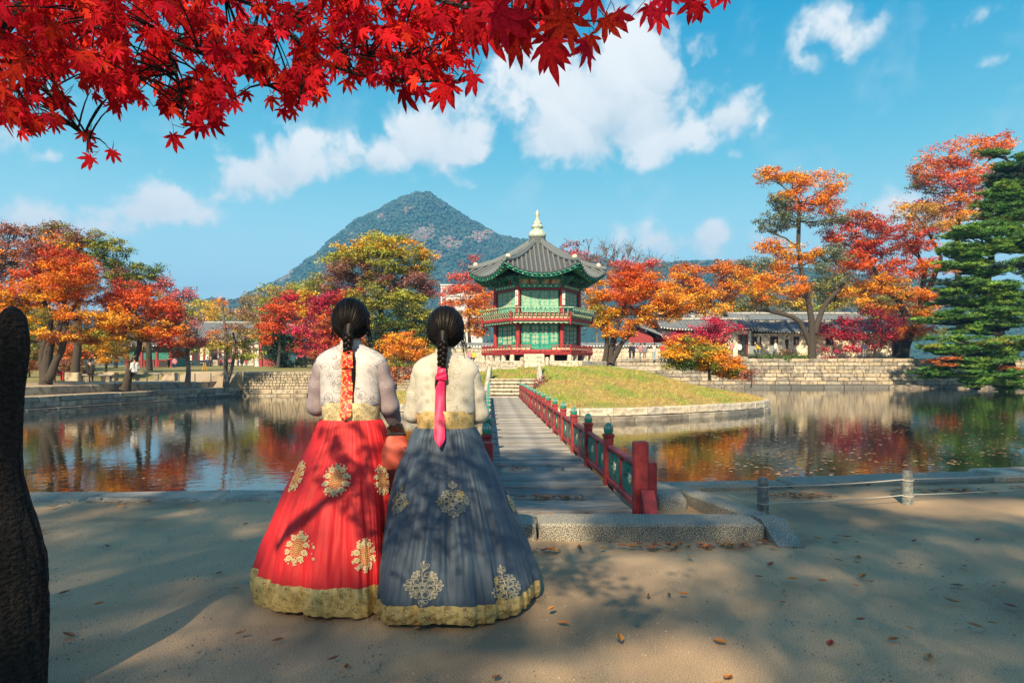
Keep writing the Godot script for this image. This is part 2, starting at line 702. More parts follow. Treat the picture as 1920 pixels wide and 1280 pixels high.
func land_color(p: Vector3, o: float) -> Color:
	var d := -p.z
	var n := noise.get_noise_2d(p.x * 9.0, d * 9.0)
	var n2 := noise.get_noise_2d(p.x * 38.0 + 90.0, d * 60.0)
	var near := Color(0.56, 0.395, 0.24).lerp(Color(0.34, 0.245, 0.155), clampf(0.45 + n * 2.6 + n2 * 2.0, 0, 1))
	if d < 14.0:
		return near
	var grass := Color(0.33, 0.25, 0.085).lerp(Color(0.20, 0.20, 0.06), clampf(0.5 + n * 2.0, 0, 1))
	var path := Color(0.50, 0.39, 0.26).lerp(Color(0.36, 0.28, 0.19), clampf(0.5 + n * 1.5, 0, 1))
	var c := grass
	if o < 6.0 or p.x > 8.0:
		c = path
	if o > 120.0:
		c = Color(0.12, 0.11, 0.05)
	return near.lerp(c, smoothstep(14.0, 22.0, d))

func land() -> void:
	var edge := []
	for i in OUTLINE.size():
		var a: Array = OUTLINE[i]
		var b: Array = OUTLINE[(i + 1) % OUTLINE.size()]
		var ln := Vector2(b[0] - a[0], b[1] - a[1]).length()
		var fine: bool = a[1] < 9.0 and b[1] < 9.0 and absf(a[0]) < 14.5 and absf(b[0]) < 14.5
		var n := maxi(1, int(ln / (0.22 if fine else 1.6)))
		for k in n:
			var t := float(k) / n
			var row := []
			for c in 6:
				row.append(lerpf(a[c], b[c], t))
			edge.append(row)
	var offs := [-1.0, 0.0, 0.12, 0.25, 0.4, 0.6, 0.8, 1.0, 1.2, 1.4, 1.6, 1.75, 2.0, 2.25, 2.5, 2.75, 3.0, 3.25, 3.5, 3.8, 4.1, 4.5, 5.0, 5.6, 6.3, 7.0, 8.0, 10.0, 13.0, 17.0, 22.0, 30.0, 45.0, 70.0, 120.0, 250.0, 600.0, 1300.0, 2400.0]
	var v := PackedVector3Array()
	var col := PackedColorArray()
	var ix := PackedInt32Array()
	var w := edge.size()
	for o in offs:
		for e in edge:
			var out := (Vector2(e[0], e[1]) - Vector2(3.0, 36.0)).normalized()
			var off := maxf(o, 0.0)
			var q := Vector2(e[0], e[1]) + out * off
			var y: float = table([[0.0, e[2]], [1.6, e[2]], [1.75, lerpf(e[2], e[3], 0.85)], [5.0, e[3]], [20.0, e[4]], [60.0, e[5]], [3000.0, 3.2]], off)
			if q.y < 12.0 and absf(q.x) < 30.0:
				y += noise.get_noise_2d(q.x * 22.0, q.y * 22.0) * 0.035 * smoothstep(0.0, 0.5, off)
			if o < 0.0:
				y = -1.4
			var p := Vector3(q.x, y, -q.y)
			v.append(p)
			col.append(land_color(p, off))
	for j in offs.size() - 1:
		for i in w:
			var a := j * w + i
			var b := j * w + (i + 1) % w
			for q in [a, a + w, b, b, a + w, b + w]:
				ix.append(q)
	structure("ground", arrays(v, ix, PackedVector2Array(), col), M.ground)

func water() -> void:
	var ripple := FastNoiseLite.new()
	ripple.frequency = 0.02
	ripple.fractal_octaves = 3
	ripple.seed = 8
	var t := NoiseTexture2D.new()
	t.width = 512
	t.height = 512
	t.seamless = true
	t.noise = ripple
	t.as_normal_map = true
	t.bump_strength = 2.2
	var m := mat(Color(0.012, 0.017, 0.014), 0.035)
	m.metallic_specular = 0.7
	m.normal_enabled = true
	m.normal_texture = t
	m.normal_scale = 0.10
	m.uv1_triplanar = true
	m.uv1_world_triplanar = true
	m.uv1_scale = Vector3(0.16, 0.3, 0.3)
	M.water = m
	var s := ST()
	cface(s, [Vector3(-40, WATER, -4), Vector3(64, WATER, -4), Vector3(64, WATER, -74), Vector3(-40, WATER, -74)], Vector3(0, -9, -30))
	structure("pond_water", fin(s), m)

func ridge(rows: Array, d0: float, depth: float, called: String, m: Material, rocks := []) -> void:
	var n := FastNoiseLite.new()
	n.frequency = 0.006
	n.fractal_octaves = 5
	n.seed = 17
	var x0: float = rows[0][0]
	var x1: float = rows[rows.size() - 1][0]
	var nu := 240
	var nv := 60
	var fn := func(u: float, t: float) -> Vector3:
		var x := lerpf(x0, x1, u)
		var back := t * 1.25
		var top: float = (HORIZON - table(rows, x)) / F * d0 + EYE
		var rise := sin(minf(back, 1.0) * PI * 0.5)
		if back > 1.0:
			rise = 1.0 - (back - 1.0) * 1.6
		var d := d0 - depth + depth * back
		var p := Vector3((x - 960.0) / F * d0, 0, -d)
		var k := n.get_noise_2d(p.x, p.z)
		p.y = maxf(top, 2.0) * pow(rise, 1.15) + k * 0.05 * top * sin(minf(back, 1.0) * PI) + n.get_noise_2d(p.x * 6.0, p.z * 6.0) * 7.0 * minf(1.0, top / 40.0)
		p.y = maxf(p.y, -2.0) if t > 0.0 else -2.0
		return p
	var cf := func(u: float, t: float, p: Vector3) -> Color:
		var k := n.get_noise_2d(p.x * 3.0 + 500.0, p.y * 6.0)
		var c := Color(0.010, 0.055, 0.06).lerp(Color(0.03, 0.075, 0.07), clampf(0.5 + k * 1.6, 0, 1))
		for r in rocks:
			var q := Vector2((lerpf(x0, x1, u) - r[0]) / r[2], (HORIZON - (p.y - EYE) / -p.z * F - r[1]) / r[3])
			if q.length() + k * 0.9 < 1.0:
				c = Color(0.15, 0.15, 0.14)
		return c
	var g := grid(nu, nv, fn, 1, 1, cf)
	var o := structure(called, g, m)
	# crowns of the wood on the slope
	var where := []
	var tint := []
	for i in 26000:
		var u := rng.randf()
		var t := sqrt(rng.randf()) * 0.86
		var p: Vector3 = fn.call(u, t)
		var c: Color = cf.call(u, t, p)
		if p.y < 8.0 or c.r > 0.2:
			continue
		var sz := rr(1.4, 3.2) * d0 / 1100.0
		where.append(Transform3D(Basis.from_euler(Vector3(rr(0, 6), rr(0, 6), 0)).scaled(Vector3(sz * 1.2, sz, sz * 1.2)), p + Vector3(0, sz * 0.2, 0)))
		var f := rr(0.75, 1.3)
		tint.append(Color(c.r * f * (1.0 if rng.randf() < 0.85 else 2.2), c.g * f, c.b * f))
	multi("wooded_slope", M.blob, M.leaf, where, tint).set_meta("kind", "stuff")

func mountains() -> void:
	var s := ST()
	s.set_smooth_group(-1)
	var pts := []
	for i in 5:
		for k in 8:
			var a := TAU * (k + 0.5 * (i % 2)) / 8
			var el := -1.2 + 0.6 * i
			pts.append(Vector3(cos(a) * cos(el), sin(el), sin(a) * cos(el)) * rr(0.8, 1.1))
	for i in 4:
		for k in 8:
			cface(s, [pts[i * 8 + k], pts[i * 8 + (k + 1) % 8], pts[i * 8 + 8 + (k + i % 2) % 8]], Vector3.ZERO)
			cface(s, [pts[i * 8 + 8 + k], pts[i * 8 + 8 + (k + 1) % 8], pts[i * 8 + (k + 1 - i % 2) % 8]], Vector3.ZERO)
	M.blob = fin(s)
	var m := mat(Color(1, 1, 1), 0.95, M.cloudy, 0.03)
	m.vertex_color_use_as_albedo = true
	ridge([[440.0, 600.0], [500.0, 566.0], [535.0, 540.0], [580.0, 514.0], [620.0, 480.0], [655.0, 448.0], [690.0, 420.0], [725.0, 400.0], [760.0, 380.0], [790.0, 371.0], [812.0, 372.0], [830.0, 388.0], [855.0, 405.0], [885.0, 420.0], [915.0, 438.0], [940.0, 452.0], [985.0, 458.0], [1030.0, 470.0], [1080.0, 484.0], [1150.0, 500.0], [1260.0, 540.0], [1400.0, 600.0]],
		1250.0, 420.0, "mountain", m, [[822, 440, 17, 13], [862, 456, 16, 10], [905, 441, 20, 11], [792, 391, 9, 6], [586, 520, 16, 10], [744, 408, 7, 4], [846, 476, 12, 5], [700, 440, 6, 3]])
	ridge([[-300.0, 640.0], [40.0, 600.0], [200.0, 590.0], [300.0, 575.0], [360.0, 566.0], [420.0, 566.0], [480.0, 572.0], [560.0, 580.0], [700.0, 560.0], [1000.0, 510.0], [1150.0, 505.0], [1260.0, 498.0], [1330.0, 494.0], [1400.0, 503.0], [1500.0, 510.0], [1700.0, 530.0], [2000.0, 560.0], [2400.0, 640.0]],
		900.0, 250.0, "far_hills", m)

# ---------------------------------------------------------------- walls of the banks

func along(pts: Array, t: float) -> Array:
	var total := 0.0
	for i in pts.size() - 1:
		total += pts[i].distance_to(pts[i + 1])
	var want := t * total
	for i in pts.size() - 1:
		var l: float = pts[i].distance_to(pts[i + 1])
		if want <= l or i == pts.size() - 2:
			return [pts[i].lerp(pts[i + 1], want / l), (pts[i + 1] - pts[i]).normalized(), total]
		want -= l
	return []

# courses of separate blocks along a line of Vector2(x, d)
func block_wall(parent: Node3D, pts: Array, y0: float, y1: float, courses: int, blen: float, depth: float, mats: Array, called := "stone_block", low_out := 0.0) -> void:
	var total: float = along(pts, 0.0)[2]
	for c in courses:
		var h := (y1 - y0) / courses
		var s := 0.0
		while s < total - 0.05:
			var l := minf(blen * rr(0.6, 1.5), total - s)
			if total - s - l < blen * 0.3:
				l = total - s
			var q := along(pts, (s + l * 0.5) / total)
			var a: Vector2 = along(pts, s / total)[0]
			var b: Vector2 = along(pts, (s + l) / total)[0]
			var dir := (b - a).normalized()
			var o := obj(called, rough_block(Vector3(a.distance_to(b) - maxf(0.012, 0.0008 * a.y), h - maxf(0.01, 0.0005 * a.y), depth * rr(0.94, 1.06)), 0.012 + h * 0.02), mats[rng.randi() % mats.size()], parent)
			var side := Vector2(dir.y, -dir.x) * (low_out if c == 0 else 0.0)
			var mid := (a + b) * 0.5 + side
			o.position = Vector3(mid.x, y0 + h * (c + 0.5), -mid.y) - parent.position
			o.rotation.y = atan2(dir.y, dir.x)
			s += l

func banks() -> void:
	var t := thing("pond_wall", "sunlit stepped wall of pale stone blocks along the far right bank", "wall")
	block_wall(t, [Vector2(7.0, 64.9), Vector2(12.0, 66.3), Vector2(25, 67.8), Vector2(54, 65.8)], -0.35, 2.26, 7, 1.25, 0.5, M.stones)
	block_wall(t, [Vector2(7.0, 64.5), Vector2(12.0, 65.9), Vector2(25, 67.4), Vector2(54, 65.4)], -0.85, -0.36, 1, 2.2, 0.9, M.wetstones + [M.stones[2]], "base_stone")
	t = thing("pond_wall", "shaded low wall of long grey blocks along the left bank at the waterline", "wall")
	block_wall(t, [Vector2(-19.7, 48.2), Vector2(-21.5, 40), Vector2(-23.1, 31.5), Vector2(-25.9, 22), Vector2(-31.5, 12)], -0.62, -0.06, 2, 1.35, 0.5, [M.stones[2], M.stones[3], M.stones[0]])
	block_wall(t, [Vector2(-19.45, 48.2), Vector2(-21.25, 40), Vector2(-22.85, 31.5), Vector2(-25.6, 22), Vector2(-31.2, 12)], -0.9, -0.625, 1, 2.0, 0.6, M.wetstones, "base_stone")
	t = thing("terrace_wall", "upper kerb wall of grey blocks below the left bank's trees and benches", "wall")
	block_wall(t, [Vector2(-21.5, 48.8), Vector2(-23.2, 40.3), Vector2(-24.9, 31.3), Vector2(-27.6, 21.5)], -0.12, 0.37, 1, 1.2, 0.35, [M.stones[2], M.stones[3], M.stones[0]])
	t = thing("rubble_wall", "rough wall of small tan field stones behind the woman in red", "wall")
	var line := [Vector2(-19.9, 49.6), Vector2(-19.3, 48.5), Vector2(-13.2, 49.35), Vector2(-4, 54.8)]
	block_wall(t, line, -0.9, -0.22, 2, 1.1, 0.9, [M.stones[1], M.stones[4], M.stones[0]], "base_block", 0.25)
	# the rubble: too small to pick apart
	var s := ST()
	var total: float = along(line, 0.0)[2]
	for r in 6:
		var x := 0.0
		while x < total:
			var l := rr(0.16, 0.36)
			var q := along(line, minf((x + l * 0.5) / total, 0.9999))
			var dir: Vector2 = q[1]
			bx(s, Vector3(q[0].x, -0.22 + 0.205 * (r + 0.5), -q[0].y), Vector3(l - 0.02, 0.19, rr(0.34, 0.44)), 0.03, Basis(Vector3.UP, atan2(dir.y, dir.x)))
			x += l
	var rub := obj("rubble", fin(s), M.stones[1], t)
	rub.set_meta("kind", "stuff")
	# stones along the near shore
	t = thing("shore_edging", "grey rough stone edging along the near shore behind the two women", "kerb")
	block_wall(t, [Vector2(-13, 6.78), Vector2(-2.2, 6.72), Vector2(-0.35, 6.85)], -0.9, 0.035, 1, 1.25, 0.42, [M.granite, M.stones[3]], "edge_stone")
	t = thing("shore_edging", "flat granite edging stones along the shore right of the bridge", "kerb")
	block_wall(t, [Vector2(1.36, 7.12), Vector2(2.5, 7.3), Vector2(4.0, 7.55), Vector2(5.4, 7.75)], -0.9, 0.07, 1, 1.15, 0.34, [M.granite], "edge_stone")
	block_wall(t, [Vector2(5.45, 7.8), Vector2(10, 8.1), Vector2(14, 8.2)], -0.9, 0.12, 1, 1.5, 0.5, [M.stones[1], M.stones[4]], "edge_stone")

# ---------------------------------------------------------------- the island

const SHORE := [[-6.2, 31.0], [-4.2, 27.6], [-0.5, 25.5], [3.5, 25.2], [7.3, 27.3], [10.6, 29.8], [12.4, 33.0], [12.7, 38.0], [11.2, 44.0], [7.2, 48.5], [2.0, 49.8], [-3.0, 48.0], [-6.4, 43.0], [-7.2, 36.5]]

func shore(t: float) -> Vector2:
	var n := SHORE.size()
	var x := fposmod(t, 1.0) * n
	var i := int(x) % n
	var g := func(k: int) -> Vector2: return Vector2(SHORE[(k + n) % n][0], SHORE[(k + n) % n][1])
	var a: Vector2 = g.call(i - 1)
	var b: Vector2 = g.call(i)
	var c: Vector2 = g.call(i + 1)
	var d: Vector2 = g.call(i + 2)
	return b.cubic_interpolate(c, a, d, x - int(x))

func island_height(q: Vector2, e: float) -> float:
	var h := -0.24 + 0.16 * smoothstep(0.0, 0.7, e) + 1.40 * smoothstep(0.3, 8.6, e)
	h += noise.get_noise_2d(q.x * 14.0, q.y * 14.0) * 0.10 * smoothstep(0.0, 2.0, e)
	var mid := -0.0333 * q.y + 0.633 + 0.5 * smoothstep(28.5, 30.5, q.y)
	var wide := 0.85 + 0.45 * smoothstep(28.5, 30.5, q.y)
	var cut := table([[20.0, -0.35], [29.3, -0.2], [29.8, -0.1], [33.0, 0.72], [34.5, 0.9], [37.0, 1.3]], q.y)
	if q.y < 37.5:
		h = lerpf(minf(h, cut), h, smoothstep(wide, wide + 0.5, absf(q.x - mid)))
	return h

func island() -> void:
	var nu := 260
	var nv := 46
	var c := Vector2(2.8, 39.0)
	var fn := func(u: float, t: float) -> Vector3:
		var b := shore(u)
		var k := (1.0 - t) * (1.0 - t) * 0.35 + (1.0 - t) * 0.65
		var q := c.lerp(b, k)
		return Vector3(q.x, island_height(q, b.distance_to(q)), -q.y)
	var cf := func(u: float, t: float, p: Vector3) -> Color:
		var n := noise.get_noise_2d(p.x * 18.0, p.z * 18.0)
		var n2 := noise.get_noise_2d(p.x * 60.0, p.z * 60.0)
		var col := Color(0.42, 0.325, 0.10).lerp(Color(0.25, 0.33, 0.055), clampf(0.32 + n * 1.5 + (p.y - 0.3) * 0.5, 0, 1))
		return col.lerp(Color(0.36, 0.25, 0.12), clampf(n2 * 1.3, 0, 0.7))
	structure("island_lawn", grid(nu, nv, fn, 1, 1, cf), M.turf)
	# tufts that roughen the lawn's surface
	var s := ST()
	s.set_smooth_group(-1)
	for i in 9:
		var a := rr(0, TAU)
		var o := Vector3(rr(-1, 1), 0, rr(-1, 1)) * 0.09
		var w := Vector3(cos(a), 0, sin(a)) * 0.012
		cface(s, [o - w, o + w, o + Vector3(rr(-0.05, 0.05), rr(0.05, 0.10), rr(-0.05, 0.05))], Vector3(0, -1, 9))
	var where := []
	var tint := []
	for i in 26000:
		var u := rng.randf()
		var t := rng.randf() * 0.75
		var p: Vector3 = fn.call(u, t)
		if p.z < -40.0:
			continue
		where.append(Transform3D(Basis(Vector3.UP, rr(0, TAU)).scaled(Vector3.ONE * rr(0.6, 1.4)), p))
		var col: Color = cf.call(u, t, p)
		var f := rr(0.8, 1.35)
		tint.append(Color(col.r * f, col.g * f, col.b * f))
	var tu := multi("lawn_grass", fin(s), M.leaf, where, tint)
	tag(tu, "yellowing short grass on the island's rounded lawn", "grass")
	tu.set_meta("kind", "stuff")
	var wall := thing("island_wall", "curved low wall of pale stone blocks round the island's lawn", "wall")
	var line := []
	for i in 61:
		line.append(shore(-0.14 + 0.74 * i / 60.0))
	block_wall(wall, line, -0.5, -0.2, 1, 1.05, 0.4, M.palestones)
	line = []
	for i in 61:
		var b := shore(-0.14 + 0.74 * i / 60.0)
		line.append(b + (b - c).normalized() * 0.14)
	block_wall(wall, line, -0.85, -0.505, 1, 1.3, 0.4, [M.stones[3], M.stones[2], M.wetstones[1]], "base_stone")
	# steps up from the bridge
	var st := thing("stone_steps", "wide pale stone steps climbing from the bridge to the island", "steps", Vector3(0.12, 0, -29.7))
	for k in 5:
		var z := -0.62 * k - 0.3
		var cutx := rr(-0.5, 0.5)
		for side in [-1, 1]:
			var w: float = 1.2 + side * cutx
			var o := obj("step_stone", rough_block(Vector3(w - 0.035, 0.5, 0.72), 0.012), M.palestones[(k + rng.randi() % 2) % 3], st)
			o.position = Vector3(side * (1.2 - w * 0.5), 0.15 * (k + 1) - 0.25, z)
			var nose := obj("tread_slab", rough_block(Vector3(w - 0.03, 0.05, 0.8), 0.006), M.palestones[2], st)
			nose.position = o.position + Vector3(0, 0.262, 0.06)
	var land_o := obj("landing_slab", rough_block(Vector3(2.4, 0.2, 0.7), 0.006), M.palestones[1], st)
	land_o.position = Vector3(0, -0.1, 0.05)
	for side in [-1, 1]:
		var nw := thing("newel_post", ["pale stone newel post with sloping rail left of the island steps", "pale stone newel post with sloping rail right of the island steps"][0 if side < 0 else 1], "post", Vector3(0.12 + side * 1.22, 0.72, -33.0), 0.0, "")
		var ps := ST()
		bx(ps, Vector3(0, 0.55, 0), Vector3(0.24, 1.1, 0.24), 0.02)
		obj("post", fin(ps), M.palestones[1], nw)
		var cp := ST()
		bx(cp, Vector3(0, 1.14, 0), Vector3(0.3, 0.1, 0.3), 0.03)
		obj("cap", fin(cp), M.palestones[0], nw)
		var pts := []
		for i in 9:
			var u := i / 8.0
			pts.append(Vector3(side * 0.12 * u, 0.62 - 1.15 * u - 0.12 * sin(u * PI), 0.1 + 2.1 * u))
		obj("sloping_rail", tube_mesh(pts, 0.11, 6), M.palestones[1], nw)
	# second short flight to the pavilion's terrace
	var st2 := thing("stone_steps", "narrow yellowish stone steps up to the pavilion's front", "steps", Vector3(1.25, 0, -37.2))
	for k in 5:
		var o := obj("step_stone", rough_block(Vector3(1.15, 0.5, 0.5), 0.006), M.palestones[2], st2)
		o.position = Vector3(0, 1.3 + 0.16 * (k + 1) - 0.25, -0.22 * k)
	for side in [-1, 1]:
		var o := obj("side_stone", rough_block(Vector3(0.2, 1.0, 1.3), 0.008), M.palestones[0], st2)
		o.position = Vector3(side * 0.7, 1.42, -0.5)
	var kb := thing("terrace_kerb", "long pale kerb of slabs at the top of the island's lawn", "kerb")
	block_wall(kb, [Vector2(1.9, 36.6), Vector2(4.2, 36.9), Vector2(8.6, 39.2)], 1.15, 1.42, 1, 1.5, 0.35, M.palestones)
	block_wall(kb, [Vector2(-3.4, 36.9), Vector2(0.35, 36.6)], 1.1, 1.35, 1, 1.5, 0.35, M.palestones)

# ---------------------------------------------------------------- the bridge

# a plate in x-y with one scalloped hole, centred on the origin
func pierced(s: SurfaceTool, c: Vector3, w: float, h: float, th: float, rx: float, ry: float, lobes: int) -> void:
	var n := 28
	s.set_smooth_group(-1)
	var rim := []
	var hole := []
	for i in n:
		var a := TAU * i / n
		var k := 1.0 / maxf(absf(cos(a)) / (w * 0.5), absf(sin(a)) / (h * 0.5))
		rim.append(Vector3(cos(a) * k, sin(a) * k, 0))
		var g := 0.78 + 0.22 * cos(a * lobes)
		hole.append(Vector3(cos(a) * rx * g, sin(a) * ry * g, 0))
	var z := Vector3(0, 0, th * 0.5)
	for i in n:
		var j := (i + 1) % n
		for sg in [-1.0, 1.0]:
			cface(s, [c + rim[i] + z * sg, c + rim[j] + z * sg, c + hole[j] + z * sg, c + hole[i] + z * sg], c - z * sg * 50.0)
		cface(s, [c + hole[i] - z, c + hole[j] - z, c + hole[j] + z, c + hole[i] + z], c + (hole[i] * 3.0))

func bridge() -> void:
	var b := thing("footbridge", "long weathered plank footbridge with red railings leading to the island pavilion", "bridge", Vector3(0.633 - 0.0333 * 5.4, 0, -5.4), 0.0333)
	for i in 119:
		var m := box_mesh(Vector3(1.31 + rr(-0.025, 0.025), 0.05, 0.186 + rr(-0.008, 0.006)), 0.009)
		var o := obj("plank", m, M.planks[rng.randi() % 5], b)
		o.position = Vector3(rr(-0.012, 0.012), -0.007 + rr(-0.008, 0.008), -0.1 - 0.2035 * i)
		o.rotation = Vector3(rr(-0.006, 0.006), rr(-0.004, 0.004), rr(-0.004, 0.004))
	for side in [-1, 1]:
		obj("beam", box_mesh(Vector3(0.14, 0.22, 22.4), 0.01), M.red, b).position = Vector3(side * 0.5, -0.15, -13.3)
	for k in 7:
		for side in [-1, 1]:
			obj("pile", tube_mesh([Vector3(0, -1.4, 0), Vector3(0, -0.26, 0)], 0.09, 8), M.planks[2], b).position = Vector3(side * 0.5, 0, -2.6 - 3.2 * k)
	var ps := ST()
	bx(ps, Vector3(0, 0.235, 0), Vector3(0.1, 0.69, 0.1), 0.01)
	bx(ps, Vector3(0, 0.565, 0), Vector3(0.118, 0.04, 0.118), 0.008)
	var post := fin(ps)
	var fs := ST()
	lathe(fs, [Vector2(0.035, 0.58), Vector2(0.05, 0.60), Vector2(0.052, 0.635), Vector2(0.045, 0.672), Vector2(0.026, 0.697), Vector2(0.0, 0.706)], 12)
	var bud := fin(fs)
	# the white petals painted round the bud's top
	var cs := ST()
	cs.set_smooth_group(0)
	for k in 8:
		var a := TAU * k / 8
		for h in [-1, 1]:
			var e: float = a + h * TAU / 16
			for q in [Vector3(cos(a) * 0.055, 0.632, sin(a) * 0.055), Vector3(cos(e) * 0.0525, 0.655, sin(e) * 0.0525), Vector3(cos(a) * 0.046, 0.676, sin(a) * 0.046)]:
				cs.add_vertex(q)
			for q in [Vector3(cos(a) * 0.047, 0.676, sin(a) * 0.047), Vector3(cos(e) * 0.053, 0.654, sin(e) * 0.053), Vector3(0, 0.709, 0)]:
				cs.add_vertex(q)
	var cap := fin(cs)
	M.budgreen = mat(Color(0.02, 0.24, 0.17), 0.45)
	M.budwhite = mat(Color(0.50, 0.58, 0.55), 0.5)
	var gap := 1.5
	var bays := 15
	var pan := ST()
	pierced(pan, Vector3(0, 0, 0), gap * 0.5 - 0.09, 0.27, 0.018, 0.17, 0.10, 5)
	bx(pan, Vector3(-0.10, 0, 0), Vector3(0.02, 0.2, 0.012), 0.0, Basis(Vector3.BACK, 0.5))
	bx(pan, Vector3(0.09, 0, 0), Vector3(0.02, 0.2, 0.012), 0.0, Basis(Vector3.BACK, -0.5))
	var panel := fin(pan)
	var fl := ST()
	for k in 5:
		var a := TAU * k / 5
		lathe(fl, [Vector2(0.0, -0.012), Vector2(0.028, -0.006), Vector2(0.028, 0.006), Vector2(0.0, 0.012)], 8, Vector3(cos(a) * 0.028, 0, sin(a) * 0.028))
	var flower := fin(fl)
	var rl := ST()
	bx(rl, Vector3(0, 0.455, 0), Vector3(gap - 0.1, 0.05, 0.06), 0.015)
	var rail := fin(rl)
	rl = ST()
	bx(rl, Vector3(0, 0.095, 0), Vector3(gap - 0.1, 0.06, 0.06), 0.008)
	var low := fin(rl)
	var div := box_mesh(Vector3(0.045, 0.31, 0.045), 0.005)
	for side in [-1, 1]:
		var x: float = side * 0.665
		for i in bays + 1:
			var z := -0.42 - gap * i
			if i > 0:
				var p := obj("post", post, M.red, b)
				p.position = Vector3(x, 0, z)
				obj("finial", bud, M.budgreen, p)
				obj("finial_petals", cap, M.budwhite, p)
			if i == bays:
				continue
			for piece in [[rail, "top_rail", M.red], [low, "bottom_rail", M.red]]:
				var o := obj(piece[1], piece[0], piece[2], b)
				o.position = Vector3(x, 0, z - gap * 0.5)
				o.rotation.y = PI / 2
			obj("divider", div, M.red, b).position = Vector3(x, 0.275, z - gap * 0.5)
			for h in [-1, 1]:
				var o := obj("pierced_panel", panel, M.teal, b)
				o.position = Vector3(x, 0.277, z - gap * (0.5 + h * 0.25))
				o.rotation.y = PI / 2
				var f := obj("painted_flower", flower, M.cream, o)
				f.rotation.x = PI / 2
		# the tall end post with its slanting foot
		var es := ST()
		bx(es, Vector3(0, 0.31, 0), Vector3(0.125, 0.72, 0.11), 0.012)
		var e := obj("end_post", fin(es), M.redlit, b)
		e.position = Vector3(x - side * 0.0, 0, -0.36)
		var ws := ST()
		ws.set_smooth_group(-1)
		var q := []
		for xx in [-0.055, 0.055]:
			q.append([Vector3(xx, -0.04, 0.0), Vector3(xx, -0.04, 0.24), Vector3(xx, 0.06, 0.24), Vector3(xx, 0.27, 0.06), Vector3(xx, 0.27, 0.0)])
		var mid := Vector3(0, 0.08, 0.08)
		cface(ws, q[0].duplicate(), mid)
		cface(ws, q[1].duplicate(), mid)
		for k in 5:
			cface(ws, [q[0][k], q[0][(k + 1) % 5], q[1][(k + 1) % 5], q[1][k]], mid)
		var w := obj("slanting_foot", fin(ws), M.redlit, b)
		w.position = Vector3(x + side * 0.035, 0.0, -0.302)
		obj("back_post", box_mesh(Vector3(0.09, 0.52, 0.09), 0.01), M.red, b).position = Vector3(x + side * 0.11, 0.22, -0.44)

# ---------------------------------------------------------------- the pavilion

func hexp(r: float, k: float, y: float) -> Vector3:
	var a := deg_to_rad(30.0 + 60.0 * k)
	return Vector3(sin(a) * r, y, cos(a) * r)

# face k lies between corners k-1 and k; x runs to the right seen from outside, z outwards
func face_xf(k: int, r: float, y: float) -> Transform3D:
	var a := deg_to_rad(60.0 * k)
	return Transform3D(Basis(Vector3.UP, a), Vector3(sin(a), 0, cos(a)) * r * cos(PI / 6) + Vector3(0, y, 0))

func hex_slab(r0: float, r1: float, y0: float, y1: float) -> ArrayMesh:
	var s := ST()
	s.set_smooth_group(-1)
	var c := Vector3(0, (y0 + y1) * 0.5, 0)
	var top := []
	var bot := []
	for k in 6:
		top.append(hexp(r1, k, y1))
		bot.append(hexp(r0, k, y0))
	for k in 6:
		cface(s, [bot[k], bot[(k + 1) % 6], top[(k + 1) % 6], top[k]], c)
	cface(s, top.duplicate(), c)
	cface(s, bot.duplicate(), c)
	return fin(s)

const ROOF_R := 4.25
const ROOF_TOP := 9.05
const ROOF_MID := 6.75
const ROOF_CORNER := 7.38

# a point on roof face k: u from -1 to 1 across, v from 0 (top) to 1 (eave)
func roof_point(k: int, u: float, v: float, lift := 0.0) -> Vector3:
	var r := lerpf(0.42, ROOF_R, v) * (1.0 + 0.03 * pow(absf(u), 3.0) * v)
	var apo := r * cos(PI / 6)
	var drop := 1.22 * v - 0.22 * v * v
	var y := ROOF_TOP - (ROOF_TOP - ROOF_MID) * drop + (ROOF_CORNER - ROOF_MID) * pow(absf(u), 2.2) * pow(v, 2.2) + lift
	var a := deg_to_rad(60.0 * k)
	return Basis(Vector3.UP, a) * Vector3(u * r * 0.5, y, apo)

